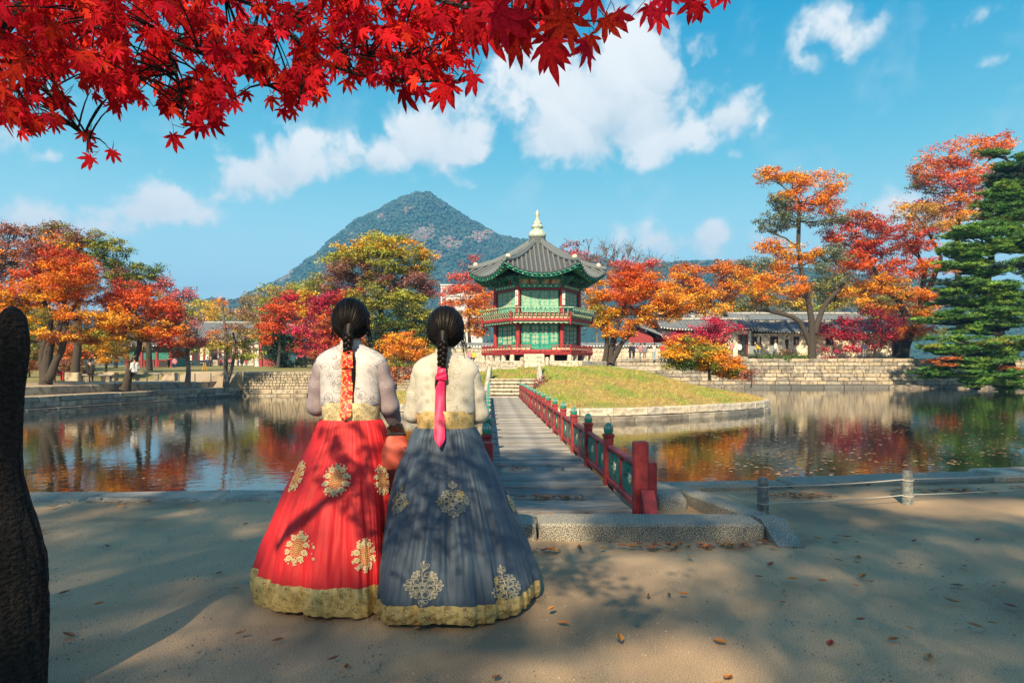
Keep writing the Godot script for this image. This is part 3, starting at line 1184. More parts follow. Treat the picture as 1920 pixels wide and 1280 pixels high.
func pavilion() -> void:
	var t := thing("pavilion", "two storey hexagonal pavilion with grey tiled roof, green doors and red columns on the island", "pavilion", Vector3(1.58, 0, -42.0), 0.035)
	# stone terrace
	for k in 6:
		var a := hexp(4.35, k - 1, 0)
		var b := hexp(4.35, k, 0)
		var n := 5
		for i in n:
			var o := obj("terrace_block", rough_block(Vector3(4.35 / n - 0.015, 0.44, 0.5), 0.01), M.palestones[rng.randi() % 3], t)
			o.position = a.lerp(b, (i + 0.5) / n) * 0.95 + Vector3(0, 1.5, 0)
			o.rotation.y = deg_to_rad(60.0 * k)
	obj("terrace_paving", hex_slab(4.0, 4.0, 1.3, 1.70), M.palestones[1], t)
	# stone feet and the lower floor
	var foot := tube_mesh([Vector3(0, 1.65, 0), Vector3(0, 2.08, 0)], [0.16, 0.13], 8)
	for k in 6:
		obj("stone_foot", foot, M.palestones[0], t).position = hexp(3.35, k, 0)
		for u in [0.3, 0.7]:
			obj("stone_foot", foot, M.palestones[0], t).position = hexp(3.3, k, 0).lerp(hexp(3.3, k + 1, 0), u)
	obj("core", hex_slab(2.1, 2.1, 1.68, 2.1), M.dark, t)
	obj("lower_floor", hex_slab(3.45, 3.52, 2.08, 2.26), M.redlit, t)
	obj("inner_room", hex_slab(2.36, 2.36, 2.24, 6.5), M.dark, t)
	# doors: one leaf mesh and one lattice mesh shared by all
	var wd := 0.545
	var leaf := ST()
	bx(leaf, Vector3(0, 0.62, 0), Vector3(wd, 1.24, 0.04), 0.0)
	for q in [[0, 1.22, wd, 0.05], [0, 0.02, wd, 0.05], [0, 0.30, wd, 0.04], [-wd * 0.5 + 0.025, 0.62, 0.05, 1.15], [wd * 0.5 - 0.025, 0.62, 0.05, 1.15]]:
		bx(leaf, Vector3(q[0], q[1], 0.03), Vector3(q[2] - 0.004, q[3], 0.035), 0.006)
	var leafm := fin(leaf)
	var lat := ST()
	for row in 4:
		for cc in 2:
			var c := Vector3((cc - 0.5) * 0.21, 0.44 + row * 0.21, 0.034)
			var ring := []
			for i in 9:
				ring.append(c + Vector3(cos(TAU * i / 8), sin(TAU * i / 8), 0) * 0.075)
			tube(lat, ring, 0.010, 4, false)
			for i in 3:
				bx(lat, c, Vector3(0.2, 0.011, 0.012), 0.0, Basis(Vector3.BACK, PI * i / 3))
	for i in 3:
		lathe(lat, [Vector2(0.0, 0.0), Vector2(0.05, 0.0), Vector2(0.0, 0.012)], 8, Vector3((i - 1) * 0.13, 0.16, 0.03))
	var latm := fin(lat)
	for k in 6:
		for storey in 2:
			var base := face_xf(k, 2.5, [2.42, 4.62][storey])
			var hgt: float = [1.5, 1.28][storey]
			for i in 4:
				var o := obj("door_leaf", leafm, M.door if storey == 1 else M.green, t)
				var drop := -0.14 if storey == 0 and (i == 1 or i == 2) else 0.0
				o.transform = base * Transform3D(Basis.from_scale(Vector3(1, (hgt - drop) / 1.24, 1)), Vector3((i - 1.5) * 0.553, drop, 0))
				obj("flower_lattice", latm, M.lattice, o)
			# beams above and below
			var bs := ST()
			bx(bs, Vector3(0, 0, 0), Vector3(2.36, 0.13, 0.16), 0.01)
			var be := obj("lintel", fin(bs), M.red, t)
			be.transform = face_xf(k, 2.56, [3.98, 5.98][storey])
			if storey == 0:
				var si := obj("sill", box_mesh(Vector3(2.36, 0.14, 0.14), 0.01), M.redlit, t)
				si.transform = face_xf(k, 2.56, 2.34)
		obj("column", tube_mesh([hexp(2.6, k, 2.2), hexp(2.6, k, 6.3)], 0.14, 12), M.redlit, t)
	# the painted beams and brackets under the eaves
	for k in 6:
		var bs := ST()
		bx(bs, Vector3.ZERO, Vector3(2.5, 0.22, 0.2), 0.01)
		obj("painted_beam", fin(bs), M.green, t).transform = face_xf(k, 2.6, 6.17)
		obj("upper_beam", box_mesh(Vector3(2.95, 0.2, 0.2), 0.01), M.teal, t).transform = face_xf(k, 3.0, 6.62)
		for q in [-0.62, 0.62]:
			obj("strut", box_mesh(Vector3(0.1, 0.34, 0.08), 0.01), M.redlit, t).transform = face_xf(k, 2.72, 6.42) * Transform3D(Basis.IDENTITY, Vector3(q, 0, 0))
		var pn := obj("painted_panel", box_mesh(Vector3(2.4, 0.3, 0.05), 0.0), M.cream if k == 0 else M.teal, t)
		pn.transform = face_xf(k, 2.62, 6.43)
		var sc := ST()
		for i in 7:
			lathe(sc, [Vector2(0.0, -0.02), Vector2(0.07, -0.015), Vector2(0.07, 0.015), Vector2(0.0, 0.02)], 8, Vector3((i - 3) * 0.32, 0, 0))
		var sm := obj("painted_rosettes", fin(sc), M.lattice, t)
		sm.transform = face_xf(k, 2.73, 6.17) * Transform3D(Basis(Vector3.RIGHT, PI / 2), Vector3.ZERO)
	var br := ST()
	for i in 4:
		var out := 0.12 + i * 0.15
		bx(br, Vector3(0, i * 0.13, out * 0.6), Vector3(0.11, 0.09, 0.5 + out), 0.015)
		bx(br, Vector3(0, i * 0.13 + 0.01, out + 0.12), Vector3(0.3 + i * 0.16, 0.085, 0.09), 0.02)
		var tail := [Vector3(0, i * 0.13, out * 0.9 + 0.25), Vector3(0, i * 0.13 + 0.02, out + 0.42), Vector3(0, i * 0.13 + 0.12, out + 0.5)]
		tube(br, tail, [0.045, 0.035, 0.015], 5)
	var brm := fin(br)
	var tips := ST()
	for i in 4:
		for sx in [-1, 1]:
			bx(tips, Vector3(sx * (0.17 + i * 0.08), i * 0.13 + 0.07, 0.24 + i * 0.15), Vector3(0.07, 0.05, 0.1), 0.01)
	var tipm := fin(tips)
	for k in 6:
		var o := obj("bracket_cluster", brm, M.teal, t)
		o.transform = Transform3D(Basis(Vector3.UP, deg_to_rad(30.0 + 60.0 * k)), hexp(2.5, k, 6.2))
		obj("bracket_tips", tipm, M.palegreen, o)
		for q in [0.0]:
			var o2 := obj("bracket_cluster", brm, M.teal, t)
			o2.transform = face_xf(k, 2.6, 6.28).translated_local(Vector3(q, 0, 0)).scaled_local(Vector3(0.7, 0.8, 0.8))
			obj("bracket_tips", tipm, M.palegreen, o2)
	# roof: soffit, rafters, base, tile rows, hips
	for k in 6:
		var kk := k
		obj("soffit", grid(14, 8, func(u: float, v: float) -> Vector3:
			return roof_point(kk, u * 2 - 1, 0.52 + v * 0.46, -0.26), 1, 1), M.teal, t)
		var roof := obj("roof_face", grid(20, 12, func(u: float, v: float) -> Vector3:
			return roof_point(kk, u * 2 - 1, v, 0.0), 1, 1), M.tiledark, t)
		obj("eave_board", grid(20, 1, func(u: float, v: float) -> Vector3:
			return roof_point(kk, u * 2 - 1, 0.985, -0.02 - 0.1 * v), 1, 1), M.green, t)
		var half := ROOF_R * 0.5
		var n := 15
		for i in n:
			var x := (i - (n - 1) * 0.5) * (2.0 * half - 0.2) / n
			var v0 := clampf((absf(x) - 0.2) / (half - 0.21), 0.02, 0.93)
			var pts := []
			for j in 8:
				var v := lerpf(v0, 1.01, j / 7.0)
				var w := lerpf(0.42, ROOF_R, v) * 0.5
				pts.append(roof_point(k, clampf(x / w, -1, 1), v, 0.035))
			var row := obj("tile_row", tube_mesh(pts, 0.072, 6), M.tile, t)
			# rafter below the same line
			var rp := []
			for j in 3:
				var v := lerpf(0.6, 0.975, j / 2.0)
				var w := lerpf(0.42, ROOF_R, v) * 0.5
				rp.append(roof_point(k, clampf(x / w * (1.0 if v > 0.9 else 0.92), -0.98, 0.98), v, -0.22))
			var ra := obj("rafter", tube_mesh(rp, 0.055, 6), M.green if i % 2 == 0 else M.palegreen, t)
		var hip := []
		for j in 10:
			hip.append(roof_point(k, 1.0, lerpf(0.0, 0.985, j / 9.0), 0.1 + (0.06 if j == 9 else 0.0)))
		obj("hip_ridge", tube_mesh(hip, [0.16, 0.15, 0.15, 0.15, 0.15, 0.15, 0.15, 0.15, 0.16, 0.15], 8), M.tile, t)
		hip = []
		for j in 8:
			hip.append(roof_point(k, 1.0, lerpf(0.0, 0.86, j / 7.0), 0.25))
		obj("ridge_cap", tube_mesh(hip, 0.085, 6), M.tile, t)
		var hs := ST()
		lathe(hs, [Vector2(0.0, -0.15), Vector2(0.15, -0.08), Vector2(0.17, 0.04), Vector2(0.1, 0.16), Vector2(0.0, 0.19)], 8)
		obj("ridge_ornament", fin(hs), M.palestones[2], t).position = roof_point(k, 1.0, 0.87, 0.24)
	# collar of tiles and the finial
	for j in 4:
		for i in 14:
			var a := TAU * (i + 0.5 * (j % 2)) / 14
			var r := 0.58 - 0.03 * j
			var c := Vector3(sin(a) * r, ROOF_TOP - 0.02 + j * 0.12, cos(a) * r)
			obj("collar_tile", tube_mesh([c * Vector3(0.75, 1, 0.75) + Vector3(0, 0.03, 0), c], 0.1, 6), M.tile, t)
	obj("collar", tube_mesh([Vector3(0, 8.8, 0), Vector3(0, 9.5, 0)], [0.62, 0.47], 12), M.tiledark, t)
	var f := ST()
	lathe(f, [Vector2(0.52, 9.46), Vector2(0.56, 9.52), Vector2(0.55, 9.66), Vector2(0.46, 9.84), Vector2(0.26, 9.96), Vector2(0.2, 10.0), Vector2(0.37, 10.07), Vector2(0.38, 10.16), Vector2(0.28, 10.24), Vector2(0.24, 10.3), Vector2(0.3, 10.36), Vector2(0.22, 10.42), Vector2(0.12, 10.55), Vector2(0.09, 10.75), Vector2(0.13, 10.86), Vector2(0.16, 10.95), Vector2(0.1, 11.02), Vector2(0.03, 11.16), Vector2(0.0, 11.22)], 16)
	M.bronze = mat(Color(0.46, 0.56, 0.47), 0.5, M.cloudy, 0.8)
	obj("finial", fin(f), M.bronze, t)
	# balcony
	obj("balcony_floor", hex_slab(3.18, 3.28, 4.02, 4.22), M.redlit, t)
	var bal := ST()
	bal.set_smooth_group(0)
	tube(bal, [Vector3(0, 0.0, 0.0), Vector3(0, 0.16, 0.05), Vector3(0, 0.34, 0.22), Vector3(0, 0.5, 0.2), Vector3(0, 0.58, 0.27)], [0.035, 0.04, 0.03, 0.035, 0.02], 5)
	var balm := fin(bal)
	for k in 6:
		var w := 3.28
		obj("balcony_beam", box_mesh(Vector3(w + 0.06, 0.16, 0.1), 0.01), M.redlit, t).transform = face_xf(k, 3.36, 4.14)
		# scalloped fringe below the floor
		var fs := ST()
		for i in 11:
			var x := (i - 5) * w / 11
			cface(fs, [Vector3(x - w / 22, 0, 0), Vector3(x + w / 22, 0, 0), Vector3(x + w / 22, -0.07, 0), Vector3(x, -0.15, 0), Vector3(x - w / 22, -0.07, 0)], Vector3(0, 0, -9))
			cface(fs, [Vector3(x - w / 22, 0, -0.03), Vector3(x + w / 22, 0, -0.03), Vector3(x + w / 22, -0.07, -0.03), Vector3(x, -0.15, -0.03), Vector3(x - w / 22, -0.07, -0.03)], Vector3(0, 0, 9))
		obj("scalloped_fringe", fin(fs), M.palegreen, t).transform = face_xf(k, 3.32, 4.05)
		obj("balcony_panel", box_mesh(Vector3(w, 0.32, 0.04), 0.0), M.cream, t).transform = face_xf(k, 3.32, 4.38) * Transform3D(Basis(Vector3.RIGHT, 0.12), Vector3.ZERO)
		for y in [4.54, 4.4]:
			obj("balcony_rail", box_mesh(Vector3(w + (0.12 if y > 4.5 else 0.06), 0.035, 0.06), 0.005), M.redlit, t).transform = face_xf(k, 3.36 + (y - 4.2) * 0.16, y)
		var top := hexp(3.7, k - 1, 4.82)
		obj("hand_rail", tube_mesh([top, hexp(3.7, k, 4.82)], 0.035, 6), M.palegreen, t)
		for i in 13:
			var x := (i - 6) * w / 12.6
			obj("baluster", balm, M.palegreen, t).transform = face_xf(k, 3.36, 4.24) * Transform3D(Basis.IDENTITY, Vector3(x, 0, 0))
			obj("red_post", box_mesh(Vector3(0.04, 0.34, 0.05), 0.0), M.redlit, t).transform = face_xf(k, 3.385, 4.38) * Transform3D(Basis(Vector3.RIGHT, 0.12), Vector3(x, 0, 0.015))
		obj("corner_post", tube_mesh([hexp(3.42, k, 3.86), hexp(3.5, k, 4.6)], 0.06, 6), M.redlit, t)
	# railing round the lower floor, with a gap before the front door
	for k in 6:
		var w := 3.42
		var spans := [[-w * 0.5, w * 0.5]]
		if k == 0:
			spans = [[-w * 0.5, -0.62], [0.62, w * 0.5]]
		for sp in spans:
			var l: float = sp[1] - sp[0]
			var mid: float = (sp[0] + sp[1]) * 0.5
			for y in [2.36, 2.5, 2.64]:
				obj("floor_rail", box_mesh(Vector3(l, 0.04, 0.05), 0.005), M.redlit, t).transform = face_xf(k, 3.46, y) * Transform3D(Basis.IDENTITY, Vector3(mid, 0, 0))
			var n := int(l / 0.33) + 1
			for i in n + 1:
				obj("rail_post", box_mesh(Vector3(0.05, 0.40, 0.06), 0.005), M.redlit, t).transform = face_xf(k, 3.46, 2.46) * Transform3D(Basis.IDENTITY, Vector3(sp[0] + l * i / n, 0, 0))
			obj("rail_infill", box_mesh(Vector3(l - 0.06, 0.1, 0.02), 0.0), M.cream, t).transform = face_xf(k, 3.46, 2.43) * Transform3D(Basis.IDENTITY, Vector3(mid, 0, 0))
	# two white plaques with ink strokes on the front columns
	for sx in [0, -1]:
		var p := obj("white_plaque", box_mesh(Vector3(0.16, 0.86, 0.03), 0.005), M.white, t)
		p.position = hexp(2.78, sx, 5.45) + Vector3(0.0, 0, 0.02)
		var ks := ST()
		for j in 4:
			var c := Vector3(0, 0.3 - 0.19 * j, 0.018)
			for q in 3:
				bx(ks, c + Vector3(rr(-0.015, 0.015), (q - 1) * 0.045, 0), Vector3(rr(0.05, 0.09), 0.014, 0.006))
			bx(ks, c, Vector3(0.014, 0.12, 0.007))
		obj("ink_writing", fin(ks), M.dark, p)

# ---------------------------------------------------------------- buildings

# a hall with a tiled gable roof, its front towards +Z, its base centre at "at"
func hall(called: String, label: String, at: Vector3, w: float, deep: float, wall: float, rise: float, roofm: Material, wallm: Material, windows: Array, opt := {}) -> Node3D:
	var t := thing(called, label, "building", at, opt.get("turn", 0.0))
	obj("stone_base", box_mesh(Vector3(w + 0.5, 0.5, deep + 0.5), 0.03), M.stones[3], t).position = Vector3(0, 0.0, 0)
	obj("wall", box_mesh(Vector3(w, wall, deep)), wallm, t).position = Vector3(0, 0.2 + wall * 0.5, 0)
	var over := 0.9
	var eave := wall + 0.25
	var hd := deep * 0.5 + over
	var hw := w * 0.5 + 0.5
	var sweep := func(u: float, v: float) -> float: return eave + rise * pow(1.0 - v, 1.25) + 0.25 * pow(absf(u), 4.0)
	for sg in [-1, 1]:
		obj("roof_slope", grid(8, 6, func(u: float, v: float) -> Vector3:
			return Vector3((u * 2 - 1) * hw, sweep.call(u * 2 - 1, v), sg * hd * v), 1, 1), roofm, t)
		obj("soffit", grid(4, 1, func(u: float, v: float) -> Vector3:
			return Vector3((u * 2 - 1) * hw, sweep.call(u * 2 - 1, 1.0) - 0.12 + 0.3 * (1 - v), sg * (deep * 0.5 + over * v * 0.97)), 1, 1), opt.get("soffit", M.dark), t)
	var s := ST()
	var e := ST()
	var n := int(hw * 2 / 0.32)
	for i in n + 1:
		var u := -1.0 + 2.0 * i / n
		var pts := []
		for j in 5:
			pts.append(Vector3(u * hw, sweep.call(u, j / 4.0) + 0.03, hd * j / 4.0))
		tube(s, pts, 0.075, 5, false)
		bx(e, Vector3(u * hw, sweep.call(u, 1.0) - 0.01, hd + 0.03), Vector3(0.15, 0.13, 0.06), 0.0)
	var rows := obj("tile_rows", fin(s), roofm, t)
	rows.set_meta("kind", "stuff")
	var ends := obj("eave_tile_ends", fin(e), M.white, t)
	ends.set_meta("kind", "stuff")
	obj("ridge", box_mesh(Vector3(hw * 2, 0.34, 0.34), 0.05), roofm, t).position = Vector3(0, eave + rise + 0.12, 0)
	obj("ridge_line", box_mesh(Vector3(hw * 2 + 0.05, 0.09, 0.38), 0.0), M.white, t).position = Vector3(0, eave + rise + 0.1, 0)
	for sg in [-1, 1]:
		var g := ST()
		g.set_smooth_group(-1)
		cface(g, [Vector3(0, eave + rise - 0.05, 0), Vector3(0, eave - 0.1, deep * 0.5), Vector3(0, eave - 0.1, -deep * 0.5)], Vector3(-sg, 0, 0))
		obj("gable", fin(g), opt.get("gable", wallm), t).position = Vector3(sg * (w * 0.5 - 0.01), 0, 0)
		obj("ridge_end", box_mesh(Vector3(0.3, 0.6, 0.4), 0.1), opt.get("endm", roofm), t).position = Vector3(sg * hw, eave + rise + 0.25, 0)
		var barge := [Vector3(sg * hw, eave + rise, 0), Vector3(sg * hw, sweep.call(1.0, 0.5), hd * 0.5), Vector3(sg * hw, sweep.call(1.0, 1.0), hd)]
		obj("verge", tube_mesh(barge, 0.13, 5), roofm, t)
	for q in windows:   # [x, width, height, sill height, kind]
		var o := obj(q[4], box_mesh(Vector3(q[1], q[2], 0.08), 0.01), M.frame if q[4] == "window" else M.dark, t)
		o.position = Vector3(q[0], q[3] + q[2] * 0.5, deep * 0.5 + 0.03)
		if q[4] == "window":
			var ws := ST()
			for i in 3:
				bx(ws, Vector3((i - 1) * q[1] * 0.3, 0, 0.05), Vector3(q[1] * 0.22, q[2] * 0.8, 0.02))
			obj("pane", fin(ws), M.dark, o)
		else:
			var fs := ST()
			for sg in [-1, 1]:
				bx(fs, Vector3(sg * q[1] * 0.5, 0, 0.04), Vector3(0.14, q[2], 0.1))
			bx(fs, Vector3(0, q[2] * 0.5, 0.04), Vector3(q[1] + 0.2, 0.14, 0.1))
			obj("frame", fin(fs), opt.get("frame", M.red), o)
	for x in opt.get("columns", []):
		obj("column", box_mesh(Vector3(0.3, wall, 0.2), 0.02), opt.get("colm", M.white), t).position = Vector3(x, 0.2 + wall * 0.5, deep * 0.5 + 0.06)
	return t

func buildings() -> void:
	M.frame = mat(Color(0.10, 0.055, 0.04), 0.7)
	var q := P(1546, 672, 77.5)
	var wins := []
	for x in [1405, 1438, 1476, 1506, 1541, 1610, 1640]:
		wins.append([(x - 1546) / F * 76.0, 0.98, 0.95, 1.55, "window"])
	wins.append([(1668 - 1546) / F * 76.0, 1.2, 2.0, 0.3, "doorway"])
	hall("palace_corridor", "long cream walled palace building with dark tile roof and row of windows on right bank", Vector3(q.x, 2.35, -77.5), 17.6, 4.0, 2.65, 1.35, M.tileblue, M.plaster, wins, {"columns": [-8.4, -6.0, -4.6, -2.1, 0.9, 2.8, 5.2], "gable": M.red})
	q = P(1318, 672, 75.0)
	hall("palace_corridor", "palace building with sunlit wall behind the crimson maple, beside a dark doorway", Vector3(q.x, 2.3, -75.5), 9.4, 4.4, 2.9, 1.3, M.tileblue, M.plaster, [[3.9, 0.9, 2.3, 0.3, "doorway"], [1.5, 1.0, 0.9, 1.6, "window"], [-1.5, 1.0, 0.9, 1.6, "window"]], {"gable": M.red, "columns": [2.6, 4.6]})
	q = P(1216, 672, 71.5)
	hall("gabled_house", "small tiled house showing its red gable behind the palace wall", Vector3(q.x, 2.0, -73.5), 4.6, 2.6, 2.3, 1.1, M.tileblue, M.red, [], {"turn": 1.2, "gable": M.red})
	q = P(1490, 672, 90.0)
	hall("rear_hall", "tiled roof with white ridge line showing above the long palace building", Vector3(q.x, 2.8, -90.0), 17.0, 5.0, 3.6, 1.9, M.tileblue, M.plaster, [], {})
	# the palace wall with its tile coping
	var w := thing("palace_wall", "pale palace wall with dark tile coping behind the pavilion", "wall", Vector3(4.6, 1.9, -70.5))
	for i in 14:
		for c in 3:
			var o := obj("stone_block", rough_block(Vector3(1.58, 0.48, 0.5), 0.015), M.palestones[rng.randi() % 3], w)
			o.position = Vector3(-10.4 + 1.6 * i + 0.5 * (c % 2), 0.3 + 0.49 * c, 0)
	var s := ST()
	for sg in [-1, 1]:
		bx(s, Vector3(0.3, 1.83, sg * 0.22), Vector3(23.0, 0.08, 0.6), 0.0, Basis(Vector3.RIGHT, sg * 0.5))
	bx(s, Vector3(0.3, 2.0, 0), Vector3(23.0, 0.14, 0.2), 0.03)
	obj("tile_coping", fin(s), M.tileblue, w)
	s = ST()
	for i in 75:
		bx(s, Vector3(-11.0 + 0.305 * i, 1.7, 0.49), Vector3(0.15, 0.14, 0.06))
	var en := obj("coping_tile_ends", fin(s), M.white, w)
	en.set_meta("kind", "stuff")
	# left: the hall behind the crowd
	q = P(428, 690, 108.0)
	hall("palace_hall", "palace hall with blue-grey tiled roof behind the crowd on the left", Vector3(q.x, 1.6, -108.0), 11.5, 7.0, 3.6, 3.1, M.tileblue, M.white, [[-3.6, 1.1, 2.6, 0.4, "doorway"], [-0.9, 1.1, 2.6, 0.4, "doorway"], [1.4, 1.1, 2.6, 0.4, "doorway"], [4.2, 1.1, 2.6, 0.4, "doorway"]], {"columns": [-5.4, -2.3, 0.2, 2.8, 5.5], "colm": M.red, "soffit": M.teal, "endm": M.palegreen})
	var tw := thing("terrace", "low pale stone terrace with a side ramp before the palace hall", "terrace", Vector3(P(428, 690, 100.0).x, 0.0, -99.5))
	block_wall(tw, [Vector2(tw.position.x - 7.0, 99.5), Vector2(tw.position.x + 7.5, 99.5)], 1.2, 2.5, 3, 1.6, 0.6, M.palestones)
	var rs := ST()
	rs.set_smooth_group(-1)
	for sg in [0.0]:
		var a := [Vector3(-3.6, 1.2, 0.4), Vector3(-1.2, 2.5, 0.4), Vector3(-0.6, 2.5, 0.4), Vector3(-0.6, 1.2, 0.4)]
		var b := []
		for p in a:
			b.append(p + Vector3(0, 0, 1.4))
		var mid := Vector3(-1.4, 1.6, 1.1)
		cface(rs, a.duplicate(), mid)
		cface(rs, b.duplicate(), mid)
		for i in 4:
			cface(rs, [a[i], a[(i + 1) % 4], b[(i + 1) % 4], b[i]], mid)
	obj("ramp", fin(rs), M.stones[3], tw)
	q = P(296, 688, 82.0)
	hall("teal_pavilion", "low hall with teal painted walls on stone feet behind the left trees", Vector3(q.x, 1.1, -82.0), 5.6, 4.0, 2.6, 1.6, M.tileblue, M.teal, [[-1.7, 1.1, 0.8, 0.35, "doorway"], [0.0, 1.1, 0.8, 0.35, "doorway"], [1.7, 1.1, 0.8, 0.35, "doorway"]], {"columns": [-2.6, -0.9, 0.9, 2.6], "colm": M.red})
	q = P(485, 690, 84.0)
	var g := thing("gate_pillar", "white gate pillar with red flank beside red fence boards, left of the dark fir", "pillar", q)
	obj("pillar", box_mesh(Vector3(0.5, 3.0, 0.5), 0.03), M.white, g).position = Vector3(-0.2, 1.5, 0)
	obj("red_side", box_mesh(Vector3(0.36, 3.0, 0.45), 0.03), M.redlit, g).position = Vector3(0.26, 1.5, 0)
	obj("cap", box_mesh(Vector3(1.2, 0.2, 0.8), 0.05), M.tileblue, g).position = Vector3(0, 3.1, 0)
	for i in 7:
		obj("fence_board", box_mesh(Vector3(0.19, 1.15, 0.05), 0.01), M.redlit, g).position = Vector3(0.6 + 0.21 * i, 0.6, 0)
	# modern white houses far behind
	var hm := mat(Color(0.5, 0.52, 0.55), 0.8)
	for row in [[872, 614, 150.0, 8.0, 6.6, "modern white building with blue band seen through the orange tree left of pavilion", 3], [1318, 604, 140.0, 6.5, 3.0, "small flat white building behind the orange trees right of pavilion", 3], [850, 560, 175.0, 6.0, 3.0, "upper white block above the modern building left of pavilion", 2]]:
		var at := P(row[0], row[1], row[2])
		var b := thing("white_building", row[5], "building", Vector3(at.x, 0, at.z))
		var top: float = at.y + row[4]
		obj("wall", box_mesh(Vector3(row[3], top, 6.0)), hm, b).position = Vector3(0, top * 0.5, 0)
		obj("parapet", box_mesh(Vector3(row[3] + 0.4, 0.4, 6.4), 0.05), hm, b).position = Vector3(0, top + 0.2, 0)
		for j in row[6]:
			for i in 4:
				obj("window", box_mesh(Vector3(row[3] * 0.16, 1.1, 0.1)), M.tileblue, b).position = Vector3((i - 1.5) * row[3] * 0.23, top - 1.3 - 2.4 * j, 3.02)

# ---------------------------------------------------------------- trees

var PAL := {
	"red": Color(0.50, 0.045, 0.018), "redorange": Color(0.70, 0.115, 0.012), "orange": Color(0.76, 0.23, 0.013), "amber": Color(0.76, 0.36, 0.02), "yellow": Color(0.68, 0.42, 0.025),
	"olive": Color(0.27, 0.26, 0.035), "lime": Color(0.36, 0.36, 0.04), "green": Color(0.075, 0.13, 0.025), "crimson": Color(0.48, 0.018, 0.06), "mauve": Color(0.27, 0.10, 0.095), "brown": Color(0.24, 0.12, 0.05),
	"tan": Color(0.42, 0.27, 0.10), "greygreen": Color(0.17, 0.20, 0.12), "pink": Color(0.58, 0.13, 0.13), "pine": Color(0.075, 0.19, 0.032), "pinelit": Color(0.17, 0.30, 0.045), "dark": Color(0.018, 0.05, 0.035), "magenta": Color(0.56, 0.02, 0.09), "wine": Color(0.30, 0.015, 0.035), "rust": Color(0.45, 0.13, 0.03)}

func leaf_clump(n: int, size: float, spread: float, sd: int) -> ArrayMesh:
	rng.seed = sd
	var s := ST()
	s.set_smooth_group(-1)
	for i in n:
		var c := Vector3(rr(-1, 1), rr(-0.6, 0.6), rr(-1, 1)) * spread
		var b := Basis.from_euler(Vector3(rr(-1.0, 1.0), rr(0, TAU), rr(-1.0, 1.0)))
		var l := size * rr(0.7, 1.25)
		var w := l * rr(0.55, 0.8)
		var p := [c + b * Vector3(0, 0, -l * 0.5), c + b * Vector3(w * 0.5, l * 0.1, 0), c + b * Vector3(0, 0, l * 0.5), c + b * Vector3(-w * 0.5, l * 0.1, 0)]
		for k in [0, 1, 2, 0, 2, 3]:
			s.add_vertex(p[k])
	return fin(s)

func needle_tuft(sd: int) -> ArrayMesh:
	rng.seed = sd
	var s := ST()
	s.set_smooth_group(-1)
	for i in 22:
		var a := rr(0, TAU)
		var up := rr(0.05, 0.9)
		var d := Vector3(cos(a), up, sin(a)).normalized()
		var side := d.cross(Vector3(rr(-1, 1), rr(-1, 1), rr(-1, 1))).normalized() * 0.085
		var o := Vector3(rr(-1, 1), 0, rr(-1, 1)) * 0.25
		for q in [o - side, o + side, o + d * rr(0.7, 1.1)]:
			s.add_vertex(q)
	return fin(s)

